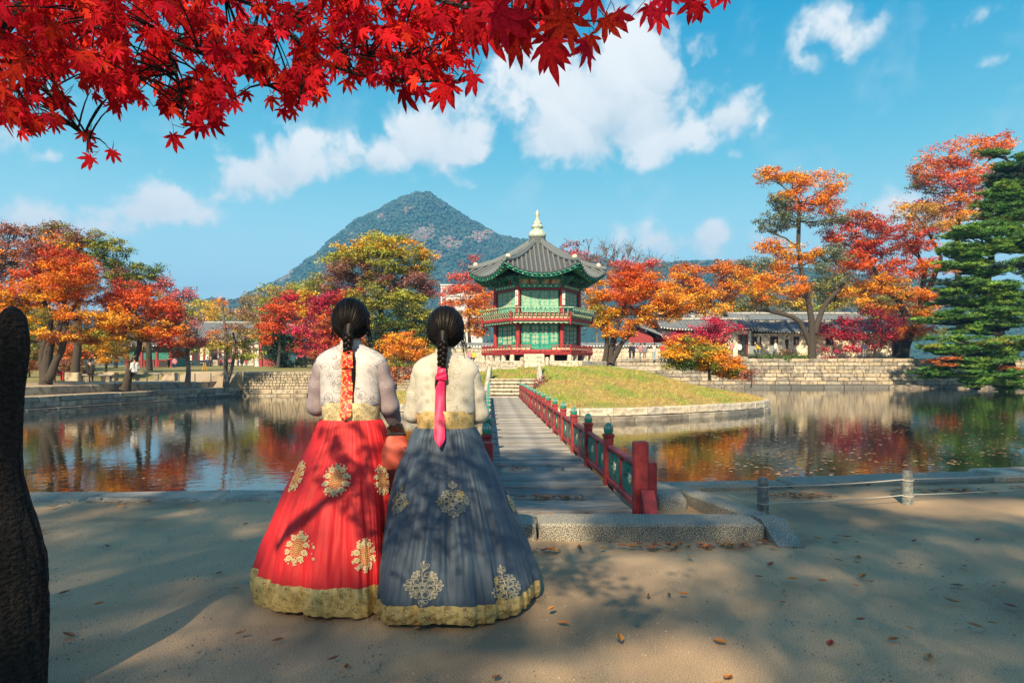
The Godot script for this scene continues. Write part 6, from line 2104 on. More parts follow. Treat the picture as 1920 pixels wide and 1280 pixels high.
func red_woman() -> void:
	rng.seed = 5
	M.hair = mat(Color(0.006, 0.005, 0.0055), 0.46)
	M.hair.metallic_specular = 0.28
	M.weave = ntex(61, 0.18, [[0.0, 0.82], [0.5, 0.97], [1.0, 1.1]], 512, 3)
	var t: Node3D = thing("person", "woman from behind in white jacket, long red skirt and gold patterned red braid ribbon", "person", Vector3(-0.95, 0, -3.96))
	t.rotation.y = 0.0
	var shape := skirt_shape(1.0, 3.0, 0.305)
	var brocade := scrolls(512, Color(0.97, 0.96, 0.97), Color(0.48, 0.45, 0.50), 30, 4, 2.2)
	var jk := mat(Color(0.50, 0.505, 0.515), 0.55, brocade)
	jk.uv1_triplanar = true
	jk.uv1_scale = Vector3(3.1, 3.1, 3.1)
	jk.rim_enabled = true
	jk.rim = 0.3
	var sv := mat(Color(0.40, 0.355, 0.385), 0.55, scrolls(512, Color(0.80, 0.78, 0.80), Color(1, 1, 1), 30, 40, 2.0, 0.7))
	sv.uv1_triplanar = true
	sv.uv1_scale = Vector3(3.6, 3.6, 3.6)
	var goldb := scrolls(512, Color(0.97, 0.94, 0.84), Color(0.50, 0.44, 0.32), 60, 9, 1.8, 0.5)
	var band := mat(Color(0.72, 0.65, 0.48), 0.45, goldb)
	band.metallic = 0.15
	band.uv1_scale = Vector3(0.6, 0.7, 1)
	var hemm := mat(Color(0.80, 0.64, 0.33), 0.38, goldb)
	hemm.metallic = 0.25
	hemm.uv1_scale = Vector3(0.75, 0.7, 1)
	var sk := mat(Color(0.74, 0.020, 0.028), 0.62, M.weave, 6.0)
	sk.rim_enabled = true
	sk.rim = 0.2
	sk.rim_tint = 1.0
	sk.backlight_enabled = true
	sk.backlight = Color(0.35, 0.35, 0.35)
	var rbt := mat(Color(1, 1, 1), 0.5, scrolls(256, Color(0.70, 0.03, 0.05), Color(0.86, 0.72, 0.42), 34, 21, 2.6, 0.8))
	var cfg := {"seed": 3, "ax": 0.93, "hands": [Vector3(-0.10, 1.03, -0.27), Vector3(0.235, 0.98, -0.12)], "jacket": jk, "sleeve": sv, "collar": mat(Color(0.55, 0.53, 0.54), 0.6, brocade), "band": band, "skirt": sk, "hem": 0.855, "hemmat": hemm, "shape": shape,
		"braid": [Vector3(0.012, 1.495, 0.112), Vector3(0.004, 1.385, 0.100)], "turns": 1.15, "ribbonmat": rbt,
		"tail": [Vector3(0.02, 1.40, 0.098), Vector3(0.032, 1.34, 0.095), Vector3(0.036, 1.26, 0.094), Vector3(0.034, 1.18, 0.098), Vector3(0.028, 1.12, 0.10)],
		"ribbon": [[[Vector3(0.004, 1.40, 0.112), Vector3(0.004, 1.35, 0.118), Vector3(0.004, 1.30, 0.118)], "ribbon_knot", 0.030, 0.036, 0.0],
			[[Vector3(0.004, 1.305, 0.106), Vector3(0.003, 1.2, 0.110), Vector3(0.002, 1.10, 0.128), Vector3(0.002, 1.005, 0.158)], "ribbon", 0.032, 0.035, 0.10]],
		"motifs": [[557, 893], [632, 897], [716, 900], [559, 1030], [686, 1041]]}
	cfg.draw = func(e: Array, w: Node3D) -> ArrayMesh:
		var c := on_skirt(w, shape, 1.0, e[0], e[1])
		var s := ST()
		s.set_smooth_group(-1)
		var rosette := func(a: float, b: float, r: float, n: int, col: Color, mid: Color, out: float) -> void:
			var o := cloth_point(shape, c, a, b, out + 0.002)
			for i in n * 4:
				var x0 := TAU * i / (n * 4)
				var x1 := TAU * (i + 1) / (n * 4)
				var r0 := r * (0.78 + 0.22 * absf(sin(x0 * n * 0.5)))
				var r1 := r * (0.78 + 0.22 * absf(sin(x1 * n * 0.5)))
				s.set_color(mid)
				s.add_vertex(o)
				s.set_color(col)
				s.add_vertex(cloth_point(shape, c, a + cos(x1) * r1, b + sin(x1) * r1, out))
				s.add_vertex(cloth_point(shape, c, a + cos(x0) * r0, b + sin(x0) * r0, out))
		var cream := Color(0.74, 0.60, 0.36)
		var gold := Color(0.80, 0.40, 0.09)
		for i in 10:
			var a := TAU * i / 10.0 + 0.3
			rosette.call(cos(a) * 0.047, sin(a) * 0.066, rr(0.0155, 0.0185), 8, cream, Color(0.45, 0.30, 0.12), 0.007)
			for j in 3:
				var q := a + rr(-0.25, 0.25)
				rosette.call(cos(q) * 0.067, sin(q) * 0.087, 0.005, 5, cream, cream, 0.006)
		for ring in 5:
			var n := 4 + ring * 5
			for i in n:
				var a := TAU * i / n + ring * 0.4
				rosette.call(cos(a) * 0.0075 * ring, sin(a) * 0.011 * ring, 0.0042, 3, gold, cream, 0.006)
		if e[0] == 559:
			for q in [[0.085, 0.03, 0.006], [0.10, 0.015, 0.011], [0.094, -0.02, 0.005], [0.108, -0.045, 0.010]]:
				rosette.call(q[0], q[1], q[2], 6, Color(0.5, 0.36, 0.26), gold, 0.006)
		return fin(s)
	woman_parts(t, 1.0, cfg)
	# the pouch in her right hand
	var bag := thing("pouch", "coral red patterned pouch with dark strap held between the two women", "bag", P(743, 872, 3.83), 0.25)
	var bm := nets([[Vector3(-0.035, 0.02, 0), Vector3(0.035, 0.02, 0), 0.05, 0.05, 0.5], [Vector3(-0.025, 0.15, 0), Vector3(0.025, 0.15, 0), 0.03, 0.03, 0.5], [Vector3(-0.03, 0.08, 0), Vector3(0.03, 0.08, 0), 0.05, 0.05, 0.55]], 0.05, 0.008)
	var bmat := mat(Color(0.62, 0.13, 0.09), 0.6, scrolls(256, Color(0.95, 0.9, 0.88), Color(0.95, 0.75, 0.6), 12, 5, 2.4, 0.8))
	bmat.uv1_triplanar = true
	bmat.uv1_scale = Vector3(7, 7, 7)
	obj("pouch_body", bm, bmat, bag)
	obj("strap", tube_mesh([Vector3(-0.045, 0.16, 0), Vector3(-0.05, 0.21, 0), Vector3(-0.02, 0.25, 0), Vector3(0.03, 0.235, 0), Vector3(0.05, 0.16, 0)], 0.006, 6), M.dark, bag)
	obj("frame_clasp", box_mesh(Vector3(0.11, 0.014, 0.035), 0.005), M.dark, bag).position = Vector3(0, 0.178, 0)

func blue_woman() -> void:
	rng.seed = 6
	var k := 0.965
	var t: Node3D = thing("person", "woman from behind in cream jacket, slate blue skirt and plain hot pink braid ribbon", "person", Vector3(-0.378, 0, -3.82))
	t.scale = Vector3(k, k, k)
	var shape := skirt_shape(-1.0, 8.0, 0.40)
	var brocade := scrolls(512, Color(0.98, 0.97, 0.94), Color(0.76, 0.73, 0.68), 34, 14, 2.4)
	var jk := mat(Color(0.48, 0.485, 0.465), 0.6, brocade)
	jk.uv1_triplanar = true
	jk.uv1_scale = Vector3(3.4, 3.4, 3.4)
	jk.rim_enabled = true
	jk.rim = 0.3
	var goldb := scrolls(512, Color(0.97, 0.92, 0.78), Color(0.60, 0.50, 0.32), 60, 19, 1.6, 0.5)
	var band := mat(Color(0.66, 0.56, 0.35), 0.4, goldb)
	band.metallic = 0.35
	band.uv1_scale = Vector3(0.6, 0.7, 1)
	var hemm := mat(Color(0.74, 0.61, 0.36), 0.38, scrolls(512, Color(0.95, 0.92, 0.80), Color(0.45, 0.40, 0.30), 70, 29, 2.0, 0.5))
	hemm.metallic = 0.3
	hemm.uv1_scale = Vector3(0.75, 0.55, 1)
	var sk := mat(Color(0.062, 0.097, 0.145), 0.6, scrolls(512, Color(0.88, 0.90, 0.92), Color(1, 1, 1), 34, 44, 2.6, 0.5))
	sk.uv1_triplanar = true
	sk.uv1_scale = Vector3(2.2, 2.2, 2.2)
	sk.rim_enabled = true
	sk.rim = 0.2
	sk.rim_tint = 0.5
	var cfg := {"seed": 8, "ax": 0.85, "hands": [Vector3(-0.12, 1.02, -0.26), Vector3(0.12, 1.02, -0.26)], "jacket": jk, "sleeve": jk, "collar": mat(Color(0.58, 0.55, 0.47), 0.6, brocade), "band": band, "skirt": sk, "hem": 0.905, "hemmat": hemm, "shape": shape,
		"braid": [Vector3(-0.004, 1.502, 0.114), Vector3(-0.012, 1.35, 0.104)], "turns": 1.6, "ribbonmat": mat(Color(0.74, 0.010, 0.11), 0.5, M.weave, 6.0),
		"tail": [Vector3(-0.02, 1.33, 0.098), Vector3(-0.034, 1.29, 0.095), Vector3(-0.038, 1.24, 0.094), Vector3(-0.036, 1.2, 0.096), Vector3(-0.03, 1.165, 0.098)],
		"ribbon": [[[Vector3(-0.012, 1.362, 0.112), Vector3(-0.012, 1.32, 0.120), Vector3(-0.013, 1.28, 0.118)], "ribbon_knot", 0.020, 0.033, 0.0],
			[[Vector3(-0.018, 1.29, 0.107), Vector3(-0.022, 1.2, 0.110), Vector3(-0.022, 1.10, 0.128), Vector3(-0.018, 1.0, 0.165), Vector3(-0.010, 0.905, 0.222)], "ribbon", 0.024, 0.032, 0.14]],
		"motifs": [[750, 940, 0.85], [849, 941, 0.95], [963, 937, 0.8], [795, 1100, 1.2], [946, 1106, 1.1]]}
	cfg.draw = func(e: Array, w: Node3D) -> ArrayMesh:
		var c := on_skirt(w, shape, k, e[0], e[1])
		var z: float = e[2]
		var s := ST()
		s.set_smooth_group(-1)
		var line := func(pts: Array, wd: float, col: Color) -> void:
			s.set_color(col)
			for i in pts.size() - 1:
				var d: Vector2 = (pts[i + 1] - pts[i]).normalized().orthogonal() * wd
				var q := []
				for p in [pts[i] - d, pts[i] + d, pts[i + 1] + d, pts[i + 1] - d]:
					q.append(cloth_point(shape, c, p.x * z, p.y * z, 0.007))
				for j in [0, 1, 2, 0, 2, 3]:
					s.add_vertex(q[j])
		for arm in 8:
			var rot := TAU * arm / 8.0 + PI / 2
			var far: float = 0.115 if arm == 0 else (0.09 if arm % 2 == 0 else 0.078)
			var pal := Color(0.36, 0.35, 0.28) if rng.randf() < 0.75 else Color(0.42, 0.34, 0.16)
			line.call([Vector2(0.012, 0).rotated(rot), Vector2(far * 0.55, 0.004).rotated(rot), Vector2(far * 0.9, 0).rotated(rot)], 0.0019, pal)
			for sg in [-1.0, 1.0]:
				for cu in [[far * 0.45, 0.020], [far * 0.8, 0.016]]:
					var pts := []
					for i in 13:
						var u := i / 12.0
						pts.append((Vector2(cu[0], 0) + Vector2(0, sg * cu[1] * 0.75) + Vector2(-cu[1] * (1.0 - 0.72 * u), 0).rotated(-sg * (u * 6.2 - 0.9))).rotated(rot))
					line.call(pts, 0.0017, pal)
				var lf := []
				for i in 5:
					lf.append((Vector2(far * 0.62, 0) + Vector2(i * 0.005, sg * i * 0.0045)).rotated(rot))
				line.call(lf, 0.0032, pal)
			line.call([Vector2(far * 0.88, 0).rotated(rot), Vector2(far, 0).rotated(rot)], 0.0048, pal)
		for i in 12:
			var a := TAU * i / 12
			line.call([Vector2(0.008, 0).rotated(a), Vector2(0.024, 0).rotated(a)], 0.0022, Color(0.42, 0.40, 0.31))
		return fin(s)
	woman_parts(t, k, cfg)

# ---------------------------------------------------------------- the maple overhead

func maple_leaf(bend: float, sd: int, petiole := true) -> ArrayMesh:
	var r := RandomNumberGenerator.new()
	r.seed = sd
	var rim := []
	var lob := [[-128.0, 0.36], [-80.0, 0.70], [-38.0, 0.92], [0.0, 1.0], [38.0, 0.92], [80.0, 0.70], [128.0, 0.36]]
	var pol := func(deg: float, l: float) -> Vector2: return Vector2(sin(deg_to_rad(deg)), -cos(deg_to_rad(deg))) * l
	for i in lob.size():
		var a: float = lob[i][0] + r.randf_range(-5, 5)
		var l: float = lob[i][1] * r.randf_range(0.9, 1.08)
		var w := 16.0 if i > 0 and i < 6 else 20.0
		rim.append(pol.call(a - w * 0.95, l * 0.48))
		rim.append(pol.call(a - w * 0.75, l * 0.66))
		rim.append(pol.call(a - w * 0.36, l * 0.82))
		rim.append(pol.call(a + r.randf_range(-2, 2), l))
		rim.append(pol.call(a + w * 0.36, l * 0.82))
		rim.append(pol.call(a + w * 0.75, l * 0.66))
		rim.append(pol.call(a + w * 0.95, l * 0.48))
		if i < 6:
			var b: float = lob[i + 1][0]
			rim.append(pol.call((a + b) * 0.5, 0.40 * minf(1.0, (l + lob[i + 1][1]) * 0.55)))
	rim.append(Vector2(0, 0.05))
	var up := func(p: Vector2) -> Vector3: return Vector3(p.x, p.y, -bend * p.length_squared() + 0.07 * sin(p.x * 5.0 + sd) - 0.10 * absf(sin(atan2(p.x, -p.y) * 4.7)) * p.length())
	var s := ST()
	s.set_smooth_group(0)
	var n := rim.size()
	for i in n:
		s.add_vertex(Vector3.ZERO)
		s.add_vertex(up.call(rim[i]))
		s.add_vertex(up.call(rim[(i + 1) % n]))
	if petiole:
		s.set_smooth_group(1)
		tube(s, [Vector3.ZERO, Vector3(0.05, 0.35, 0.06), Vector3(0.02, 0.75, 0.2)], 0.016, 3, false)
	return fin(s)

func overhanging_maple() -> void:
	rng.seed = 99
	var low := [[-60, 235], [20, 235], [60, 262], [110, 215], [140, 180], [200, 225], [250, 170], [330, 240], [352, 250], [400, 225], [430, 200], [470, 150], [520, 205], [590, 205], [620, 130], [690, 165], [720, 165], [760, 150], [800, 150], [870, 130], [900, 60], [940, 10], [1000, -20]]
	var t := thing("maple_tree", "branches of a crimson maple hanging into the top of the picture from the left", "tree", Vector3(-3.4, 0, -1.2))
	var base := t.position
	var s := ST()
	var trunk := [Vector3(-3.4, -0.2, -1.2), Vector3(-3.3, 1.2, -1.3), Vector3(-3.0, 2.2, -1.6)]
	tube(s, [trunk[0] - base, trunk[1] - base, trunk[2] - base, Vector3(-2.6, 3.2, -1.7) - base], [0.2, 0.15, 0.12, 0.08], 10)
	obj("trunk", fin(s), M.barkdark, t)
	var limbs := []
	for l in [[[-300, 300, 2.2], [-60, 110, 2.2], [30, 20, 2.25], [90, -50, 2.3]], [[60, -20, 2.2], [230, 40, 2.1], [420, 120, 2.0], [560, 190, 2.0]], [[120, -80, 2.3], [420, -10, 2.2], [580, 60, 2.1], [640, 95, 2.1], [800, 120, 2.0]], [[200, -120, 2.1], [600, -60, 2.0], [860, 10, 1.7], [960, 30, 1.35], [1130, 40, 1.25]],
			[[0, 40, 2.3], [60, 130, 2.3], [120, 210, 2.2], [165, 260, 2.1]], [[300, 60, 2.1], [330, 140, 2.05], [345, 230, 2.0]], [[700, -80, 2.0], [1000, -70, 1.6], [1250, -30, 1.4], [1330, -5, 1.4]], [[-100, 60, 2.2], [20, 150, 2.2], [60, 230, 2.2]], [[500, 20, 2.1], [600, 110, 2.1], [720, 150, 2.0], [860, 150, 1.9]]]:
		var pts := []
		for q in l:
			pts.append(P(q[0], q[1], q[2] * (0.8 if q[2] > 1.5 else 1.0)) - base)
		var fine := []
		for i in 13:
			fine.append(spline(pts, i / 12.0))
		limbs.append(fine)
		var thick := 0.036 if limbs.size() == 1 else 0.0065
		var rad := []
		for i in 13:
			rad.append(thick * lerpf(1.0, 0.25, i / 12.0))
		obj("branch", tube_mesh(fine, rad, 8), M.barkdark, t)
	var nodes := []   # [point, pixel, leaf size in px, d]
	var tries := 0
	while nodes.size() < 270 and tries < 20000:
		tries += 1
		var x := rr(-60, 940)
		var y := rr(-60, 230)
		if y > table(low, x) - 34.0:
			continue
		var d := rr(1.75, 2.5)
		nodes.append([x, y, 23.5, d, 6])
	for i in 34:
		var x := rr(-20, 900)
		nodes.append([x, table(low, x) - rr(2, 34), 22.0, rr(1.8, 2.3), 2 + i % 2])
	for q in [[165, 265, 26, 2.0, 2], [162, 285, 24, 2.0, 2], [208, 285, 24, 2.0, 1], [344, 240, 27, 2.0, 2], [20, 205, 34, 2.2, 4], [95, 200, 32, 2.2, 4], [385, 215, 30, 2.0, 4], [60, 160, 44, 1.6, 4], [-10, 90, 56, 1.5, 4], [-5, 175, 50, 1.5, 3]]:
		nodes.append(q)
	for q in [[925, 40, 62, 1.3, 3], [990, 20, 66, 1.25, 4], [1040, 50, 68, 1.2, 4], [1030, 70, 66, 1.2, 2], [1090, 30, 66, 1.25, 4], [1120, 60, 50, 1.25, 3], [1165, 55, 58, 1.25, 2], [880, 10, 60, 1.4, 5], [960, -10, 60, 1.4, 5], [1060, -10, 60, 1.3, 4], [1270, -2, 40, 1.5, 3], [1310, 0, 34, 1.5, 2], [1235, 0, 30, 1.5, 1],
			[800, 130, 38, 1.6, 4], [835, 125, 38, 1.6, 3], [860, 140, 32, 1.6, 2], [890, 140, 30, 1.6, 1], [790, 145, 38, 1.6, 2], [1360, -8, 24, 1.5, 1]]:
		nodes.append(q)
	for nd in nodes:
		if nd[3] > 1.65:
			nd[3] *= 0.8
	var leaves := []
	var tw := ST()
	for nd in nodes:
		var c := P(nd[0], nd[1], nd[3]) - base
		var near: Vector3 = limbs[0][0]
		for l in limbs:
			for p in l:
				if p.distance_to(c) < near.distance_to(c):
					near = p
		tube(tw, bez(near, near.lerp(c, 0.5) + Vector3(0, 0.03, 0), c, 4), [0.003, 0.0025, 0.002, 0.0015, 0.001], 4, false)
		for i in nd[4]:
			var sp: float = nd[2] * (1.0 if nd[4] > 1 else 0.2)
			var x: float = nd[0] + rr(-1, 1) * sp
			var y: float = nd[1] + rr(-0.75, 0.75) * sp
			var d: float = nd[3] + rr(-0.12, 0.12)
			var p := P(x, y, d) - base
			var nrm := Vector3(rr(-0.75, 0.75), rr(-0.55, 0.5), 1.0).normalized()
			var tip := Vector3(rr(-0.9, 0.9), -1.0, rr(-0.2, 0.5))
			tip = (tip - nrm * tip.dot(nrm)).normalized()
			var sz: float = nd[2] / F * nd[3] * rr(0.7, 1.3 if nd[2] < 40.0 else 1.1)
			# the leaf's tip points along its local -Y
			var bas := Basis((-tip).cross(nrm), -tip, nrm)
			leaves.append([p, bas.scaled_local(Vector3.ONE * sz) if false else Basis(bas.x * sz, bas.y * sz, bas.z * sz), d / sz, nd[2]])
			tube(tw, [c, p - tip * sz * 0.6], 0.0008, 3, false)
	obj("twigs", fin(tw), M.barkdark, t)
	var meshes := []
	for i in 5:
		meshes.append(maple_leaf([0.12, 0.28, 0.45, 0.2, 0.6][i], i + 1))
	var cols := [Color(0.66, 0.014, 0.022), Color(0.74, 0.018, 0.026), Color(0.56, 0.012, 0.024), Color(0.78, 0.045, 0.022), Color(0.70, 0.014, 0.040), Color(0.46, 0.010, 0.020)]
	M.mapleleaves = []
	for c in cols:
		var m := mat(c, 0.7, M.cloudy, 20.0)
		m.metallic_specular = 0.2
		m.backlight_enabled = true
		m.backlight = Color(0.95, 0.95, 0.95)
		M.mapleleaves.append(m)
	leaves.sort_custom(func(a: Array, b: Array) -> bool: return a[2] < b[2])
	var rest := []
	var tint := []
	for i in leaves.size():
		var l: Array = leaves[i]
		if i < 300:
			obj("leaf", meshes[i % 5], M.mapleleaves[rng.randi() % 6], t).transform = Transform3D(l[1], l[0])
		else:
			rest.append(Transform3D(l[1], l[0]))
			var f := rr(0.8, 1.2)
			var c: Color = cols[rng.randi() % 6]
			tint.append(Color(c.r * f, c.g * f, c.b * f))
	var lm := mat(Color(1, 1, 1), 0.7)
	lm.metallic_specular = 0.2
	lm.vertex_color_use_as_albedo = true
	lm.backlight_enabled = true
	lm.backlight = Color(0.95, 0.95, 0.95)
	for v in 3:
		var a := []
		var b := []
		for i in range(v, rest.size(), 3):
			a.append(rest[i])
			b.append(tint[i])
		multi("leaves", meshes[v + 1], lm, a, b, t).set_meta("kind", "stuff")

# ---------------------------------------------------------------- kerbs, posts, leaves and other small things

func small_things() -> void:
	rng.seed = 123
	# the dark broken trunk at the left edge
	var tr := thing("tree_stub", "black weathered broken off tree trunk at the left edge of the picture", "tree trunk", Vector3(-1.955, 0, -2.62))
	var tn := FastNoiseLite.new()
	tn.frequency = 3.0
	tn.fractal_octaves = 4
	var prof := [[0.0, 0.125], [0.15, 0.117], [0.4, 0.118], [0.55, 0.119], [0.66, 0.104], [0.78, 0.074], [0.88, 0.056], [1.0, 0.052], [1.2, 0.052], [1.36, 0.064], [1.44, 0.06], [1.5, 0.048], [1.535, 0.024], [1.545, 0.0]]
	obj("trunk", grid(90, 110, func(u: float, v: float) -> Vector3:
		var y := -0.1 + 1.645 * v
		var a := u * TAU
		var r: float = table(prof, y)
		var k := 1.0 + 0.10 * tn.get_noise_3d(cos(a), y * 0.35, sin(a)) + 0.05 * tn.get_noise_3d(cos(a) * 5.0, y * 0.8, sin(a) * 5.0) + 0.06 * absf(tn.get_noise_3d(cos(a) * 3.2, y * 0.5, sin(a) * 3.2)) + 0.02 * sin(a * 17.0 + 5.0 * tn.get_noise_2d(a, y * 2.0))
		r *= 0.93
		return Vector3(cos(a) * r * k - 0.005 * smoothstep(0.5, 0.9, y) + 0.012 * sin(y * 5.0), y, sin(a) * r * k), 2, 5), M.barkblack, tr)
	# granite kerb in front of the bridge
	var kb := thing("kerb", "long flat topped granite kerb across the near end of the bridge", "kerb", Vector3(0, 0, -5.22))
	for q in [[-1.5, -0.62], [-0.61, 0.185], [0.20, 1.905]]:
		var o := obj("granite_slab", rough_block(Vector3(q[1] - q[0], 0.26, 0.36), 0.008), M.granite, kb)
		o.position = Vector3((q[0] + q[1]) * 0.5, 0.0, rr(-0.01, 0.01))
	kb = thing("kerb", "granite side kerb running back to the shore with a sloping front end", "kerb", Vector3(1.93, 0, -5.2))
	var s := ST()
	s.set_smooth_group(-1)
	var lo := []
	for x in [0.0, 0.19]:
		lo.append([Vector3(x - 0.01, -0.1, 0.37), Vector3(x - 0.01, 0.015, 0.36), Vector3(x, 0.13, -0.02), Vector3(x - 0.02, 0.13, -0.16), Vector3(x - 0.02, -0.1, -0.16)])
	var mid := Vector3(0.1, 0.0, 0.05)
	cface(s, lo[0].duplicate(), mid)
	cface(s, lo[1].duplicate(), mid)
	for i in 5:
		cface(s, [lo[0][i], lo[0][(i + 1) % 5], lo[1][(i + 1) % 5], lo[1][i]], mid)
	obj("sloping_end", fin(s), M.granite, kb)
	var sd := obj("granite_slab", rough_block(Vector3(0.19, 0.26, 1.38), 0.012), M.granite, kb)
	sd.position = Vector3(-0.11, 0.0, -0.86)
	sd.rotation.y = 0.24
	var bl := thing("granite_block", "rough hewn granite block between bridge post and side kerb", "stone", Vector3(1.47, 0.0, -6.55))
	var bn := FastNoiseLite.new()
	bn.frequency = 6.0
	obj("block", grid(24, 16, func(u: float, v: float) -> Vector3:
		var a := u * TAU
		var e := (v - 0.5) * PI
		var p := Vector3(signf(cos(a)) * pow(absf(cos(a)), 0.4) * pow(maxf(cos(e), 0.0), 0.35), sin(e), signf(sin(a)) * pow(absf(sin(a)), 0.4) * pow(maxf(cos(e), 0.0), 0.35))
		p = p * Vector3(0.16, 0.14, 0.42)
		return p * (1.0 + 0.12 * bn.get_noise_3dv(p)), 2, 1), M.granite, bl)
	# bollards and ropes
	for q in [[2.27, 6.07, 0.31, "short grey stone bollard nearest the bridge, holding two ropes"], [3.78, 6.42, 0.32, "short grey bollard farther right, half in the sunlight, holding two ropes"], [6.0, 6.95, 0.32, "short grey bollard outside the right edge of the picture"]]:
		var p := thing("bollard", q[3], "bollard", Vector3(q[0], 0, -q[1]), 0.0, "bollards along the shore")
		s = ST()
		lathe(s, [Vector2(0.052, -0.05), Vector2(0.050, 0.1), Vector2(0.047, q[2] - 0.02), Vector2(0.040, q[2]), Vector2(0.0, q[2] + 0.004)], 16)
		obj("post", fin(s), M.bollard if M.has("bollard") else mat(Color(0.21, 0.235, 0.23), 0.9, M.grain, 2.0), p)
		for y in [0.08, 0.23]:
			s = ST()
			var ring := []
			for i in 13:
				ring.append(Vector3(cos(TAU * i / 12), 0, sin(TAU * i / 12)) * 0.052 + Vector3(0, y, 0))
			tube(s, ring, 0.006, 5, false)
			obj("rope_loop", fin(s), M.rope, p)
	for q in [[Vector3(2.27, 0.23, -6.07), Vector3(3.78, 0.24, -6.42), "upper rope between the two bollards"], [Vector3(2.27, 0.08, -6.07), Vector3(3.78, 0.09, -6.42), "lower rope between the two bollards"], [Vector3(3.78, 0.24, -6.42), Vector3(6.0, 0.24, -6.95), "upper rope running from the right bollard out of the picture"], [Vector3(3.78, 0.09, -6.42), Vector3(6.0, 0.10, -6.95), "lower rope running from the right bollard out of the picture"], [Vector3(1.98, 0.14, -6.2), Vector3(2.27, 0.08, -6.07), "short rope end between the side kerb and the first bollard"]]:
		var a: Vector3 = q[0]
		var b: Vector3 = q[1]
		var o := obj("rope", tube_mesh(bez(a, (a + b) * 0.5 - Vector3(0, 0.03, 0), b, 12), 0.005, 6), M.rope)
		tag(o, q[2], "rope", "ropes along the shore")
	# fallen leaves
	M.drymats = []
	for c in [Color(0.34, 0.12, 0.03), Color(0.26, 0.10, 0.05), Color(0.42, 0.17, 0.04), Color(0.20, 0.09, 0.05), Color(0.36, 0.19, 0.09), Color(0.40, 0.045, 0.03)]:
		M.drymats.append(mat(c, 0.75))
	var shapes := []
	for i in 4:
		s = ST()
		s.set_smooth_group(0)
		var n := 8
		var w := rr(0.22, 0.34)
		var curl := rr(0.1, 0.5)
		for k in n:
			for sg in [-1.0, 1.0]:
				var q := []
				for u in [float(k) / n, float(k + 1) / n]:
					var hw: float = w * sin(u * PI) * (0.8 + 0.3 * (1 - u))
					q.append(Vector3(u - 0.5, curl * (u - 0.5) * (u - 0.5), 0))
					q.append(Vector3(u - 0.5, curl * (u - 0.5) * (u - 0.5) + hw * curl * 1.2, sg * hw))
				for j in [0, 1, 3, 0, 3, 2]:
					s.add_vertex(q[j])
		shapes.append(fin(s))
	shapes.append(maple_leaf(-0.2, 7, false))
	var lay := func(p: Vector3, big: float, i: int) -> Transform3D:
		var bs := Basis.from_euler(Vector3(rr(-0.15, 0.15), rr(0, TAU), rr(-0.15, 0.15)))
		if i == 4:
			bs = bs * Basis(Vector3.RIGHT, -PI / 2)
			big *= 0.55
		return Transform3D(bs.scaled(Vector3.ONE * big), p + Vector3(0, 0.006, 0))
	for q in [[1558, 1211, 5, "dark red leaf lying alone at lower right", 0.10], [1675, 1203, 0, "pair leaf near the right front, brownish orange", 0.09], [1743, 1236, 2, "orange brown leaf close to the front at right", 0.09], [1830, 1178, 4, "tan leaf at the right, beside a smaller orange one", 0.10], [1860, 1172, 2, "small orange leaf at the far right", 0.06], [1610, 1047, 2, "orange leaf on the middle right ground", 0.09], [1618, 1084, 2, "second orange leaf below another on the middle right ground", 0.10], [1785, 1131, 4, "long tan leaf at right", 0.11], [1795, 1101, 3, "grey brown leaf at right, above the long tan one", 0.10], [1895, 1140, 1, "brown leaf at the right edge", 0.09],
			[1470, 1112, 4, "pale leaf on the ground right of centre", 0.06], [1216, 1121, 4, "yellowish leaf right of the blue skirt", 0.07], [1255, 1118, 3, "small tan leaf right of the yellowish one", 0.06], [1350, 1208, 2, "leaf in the sunlit patch at the bottom", 0.1], [1366, 1275, 2, "orange leaf at the bottom edge of the sunlit patch", 0.09], [1055, 1172, 0, "orange brown leaf just right of the blue skirt's hem", 0.10], [1035, 1030, 2, "leaf beside the blue skirt in front of the kerb", 0.10], [930, 1275, 1, "brown leaf at the bottom below the blue skirt", 0.07], [625, 1240, 1, "thin brown leaf below the red skirt", 0.08], [650, 1255, 0, "rusty leaf at the bottom left of centre", 0.07], [520, 1205, 1, "brown leaf left of the red skirt's front", 0.08], [84, 1053, 2, "orange leaf by the black trunk", 0.07], [120, 1115, 1, "brown leaf right of the black trunk", 0.09], [128, 1196, 3, "long dry leaf near the lower left light streak", 0.11], [410, 1078, 3, "small dry leaf left of the red skirt", 0.07], [200, 1027, 3, "dark dry leaf on the left ground", 0.09], [460, 985, 1, "small brown leaf close to the left shore", 0.07], [1345, 1290, 2, "orange leaf at the bottom", 0.08]]:
		var d: float = F * EYE / (q[1] - HORIZON)
		var k: int = (int(q[0]) * 7) % 4 if q[2] != 5 else 0
		var o := obj("fallen_leaf", shapes[k], M.drymats[q[2]])
		o.transform = lay.call(P(q[0], q[1], d), q[4] * 0.8, k)
		o.position.y = 0.012
		tag(o, q[3], "leaf", "single fallen leaves")
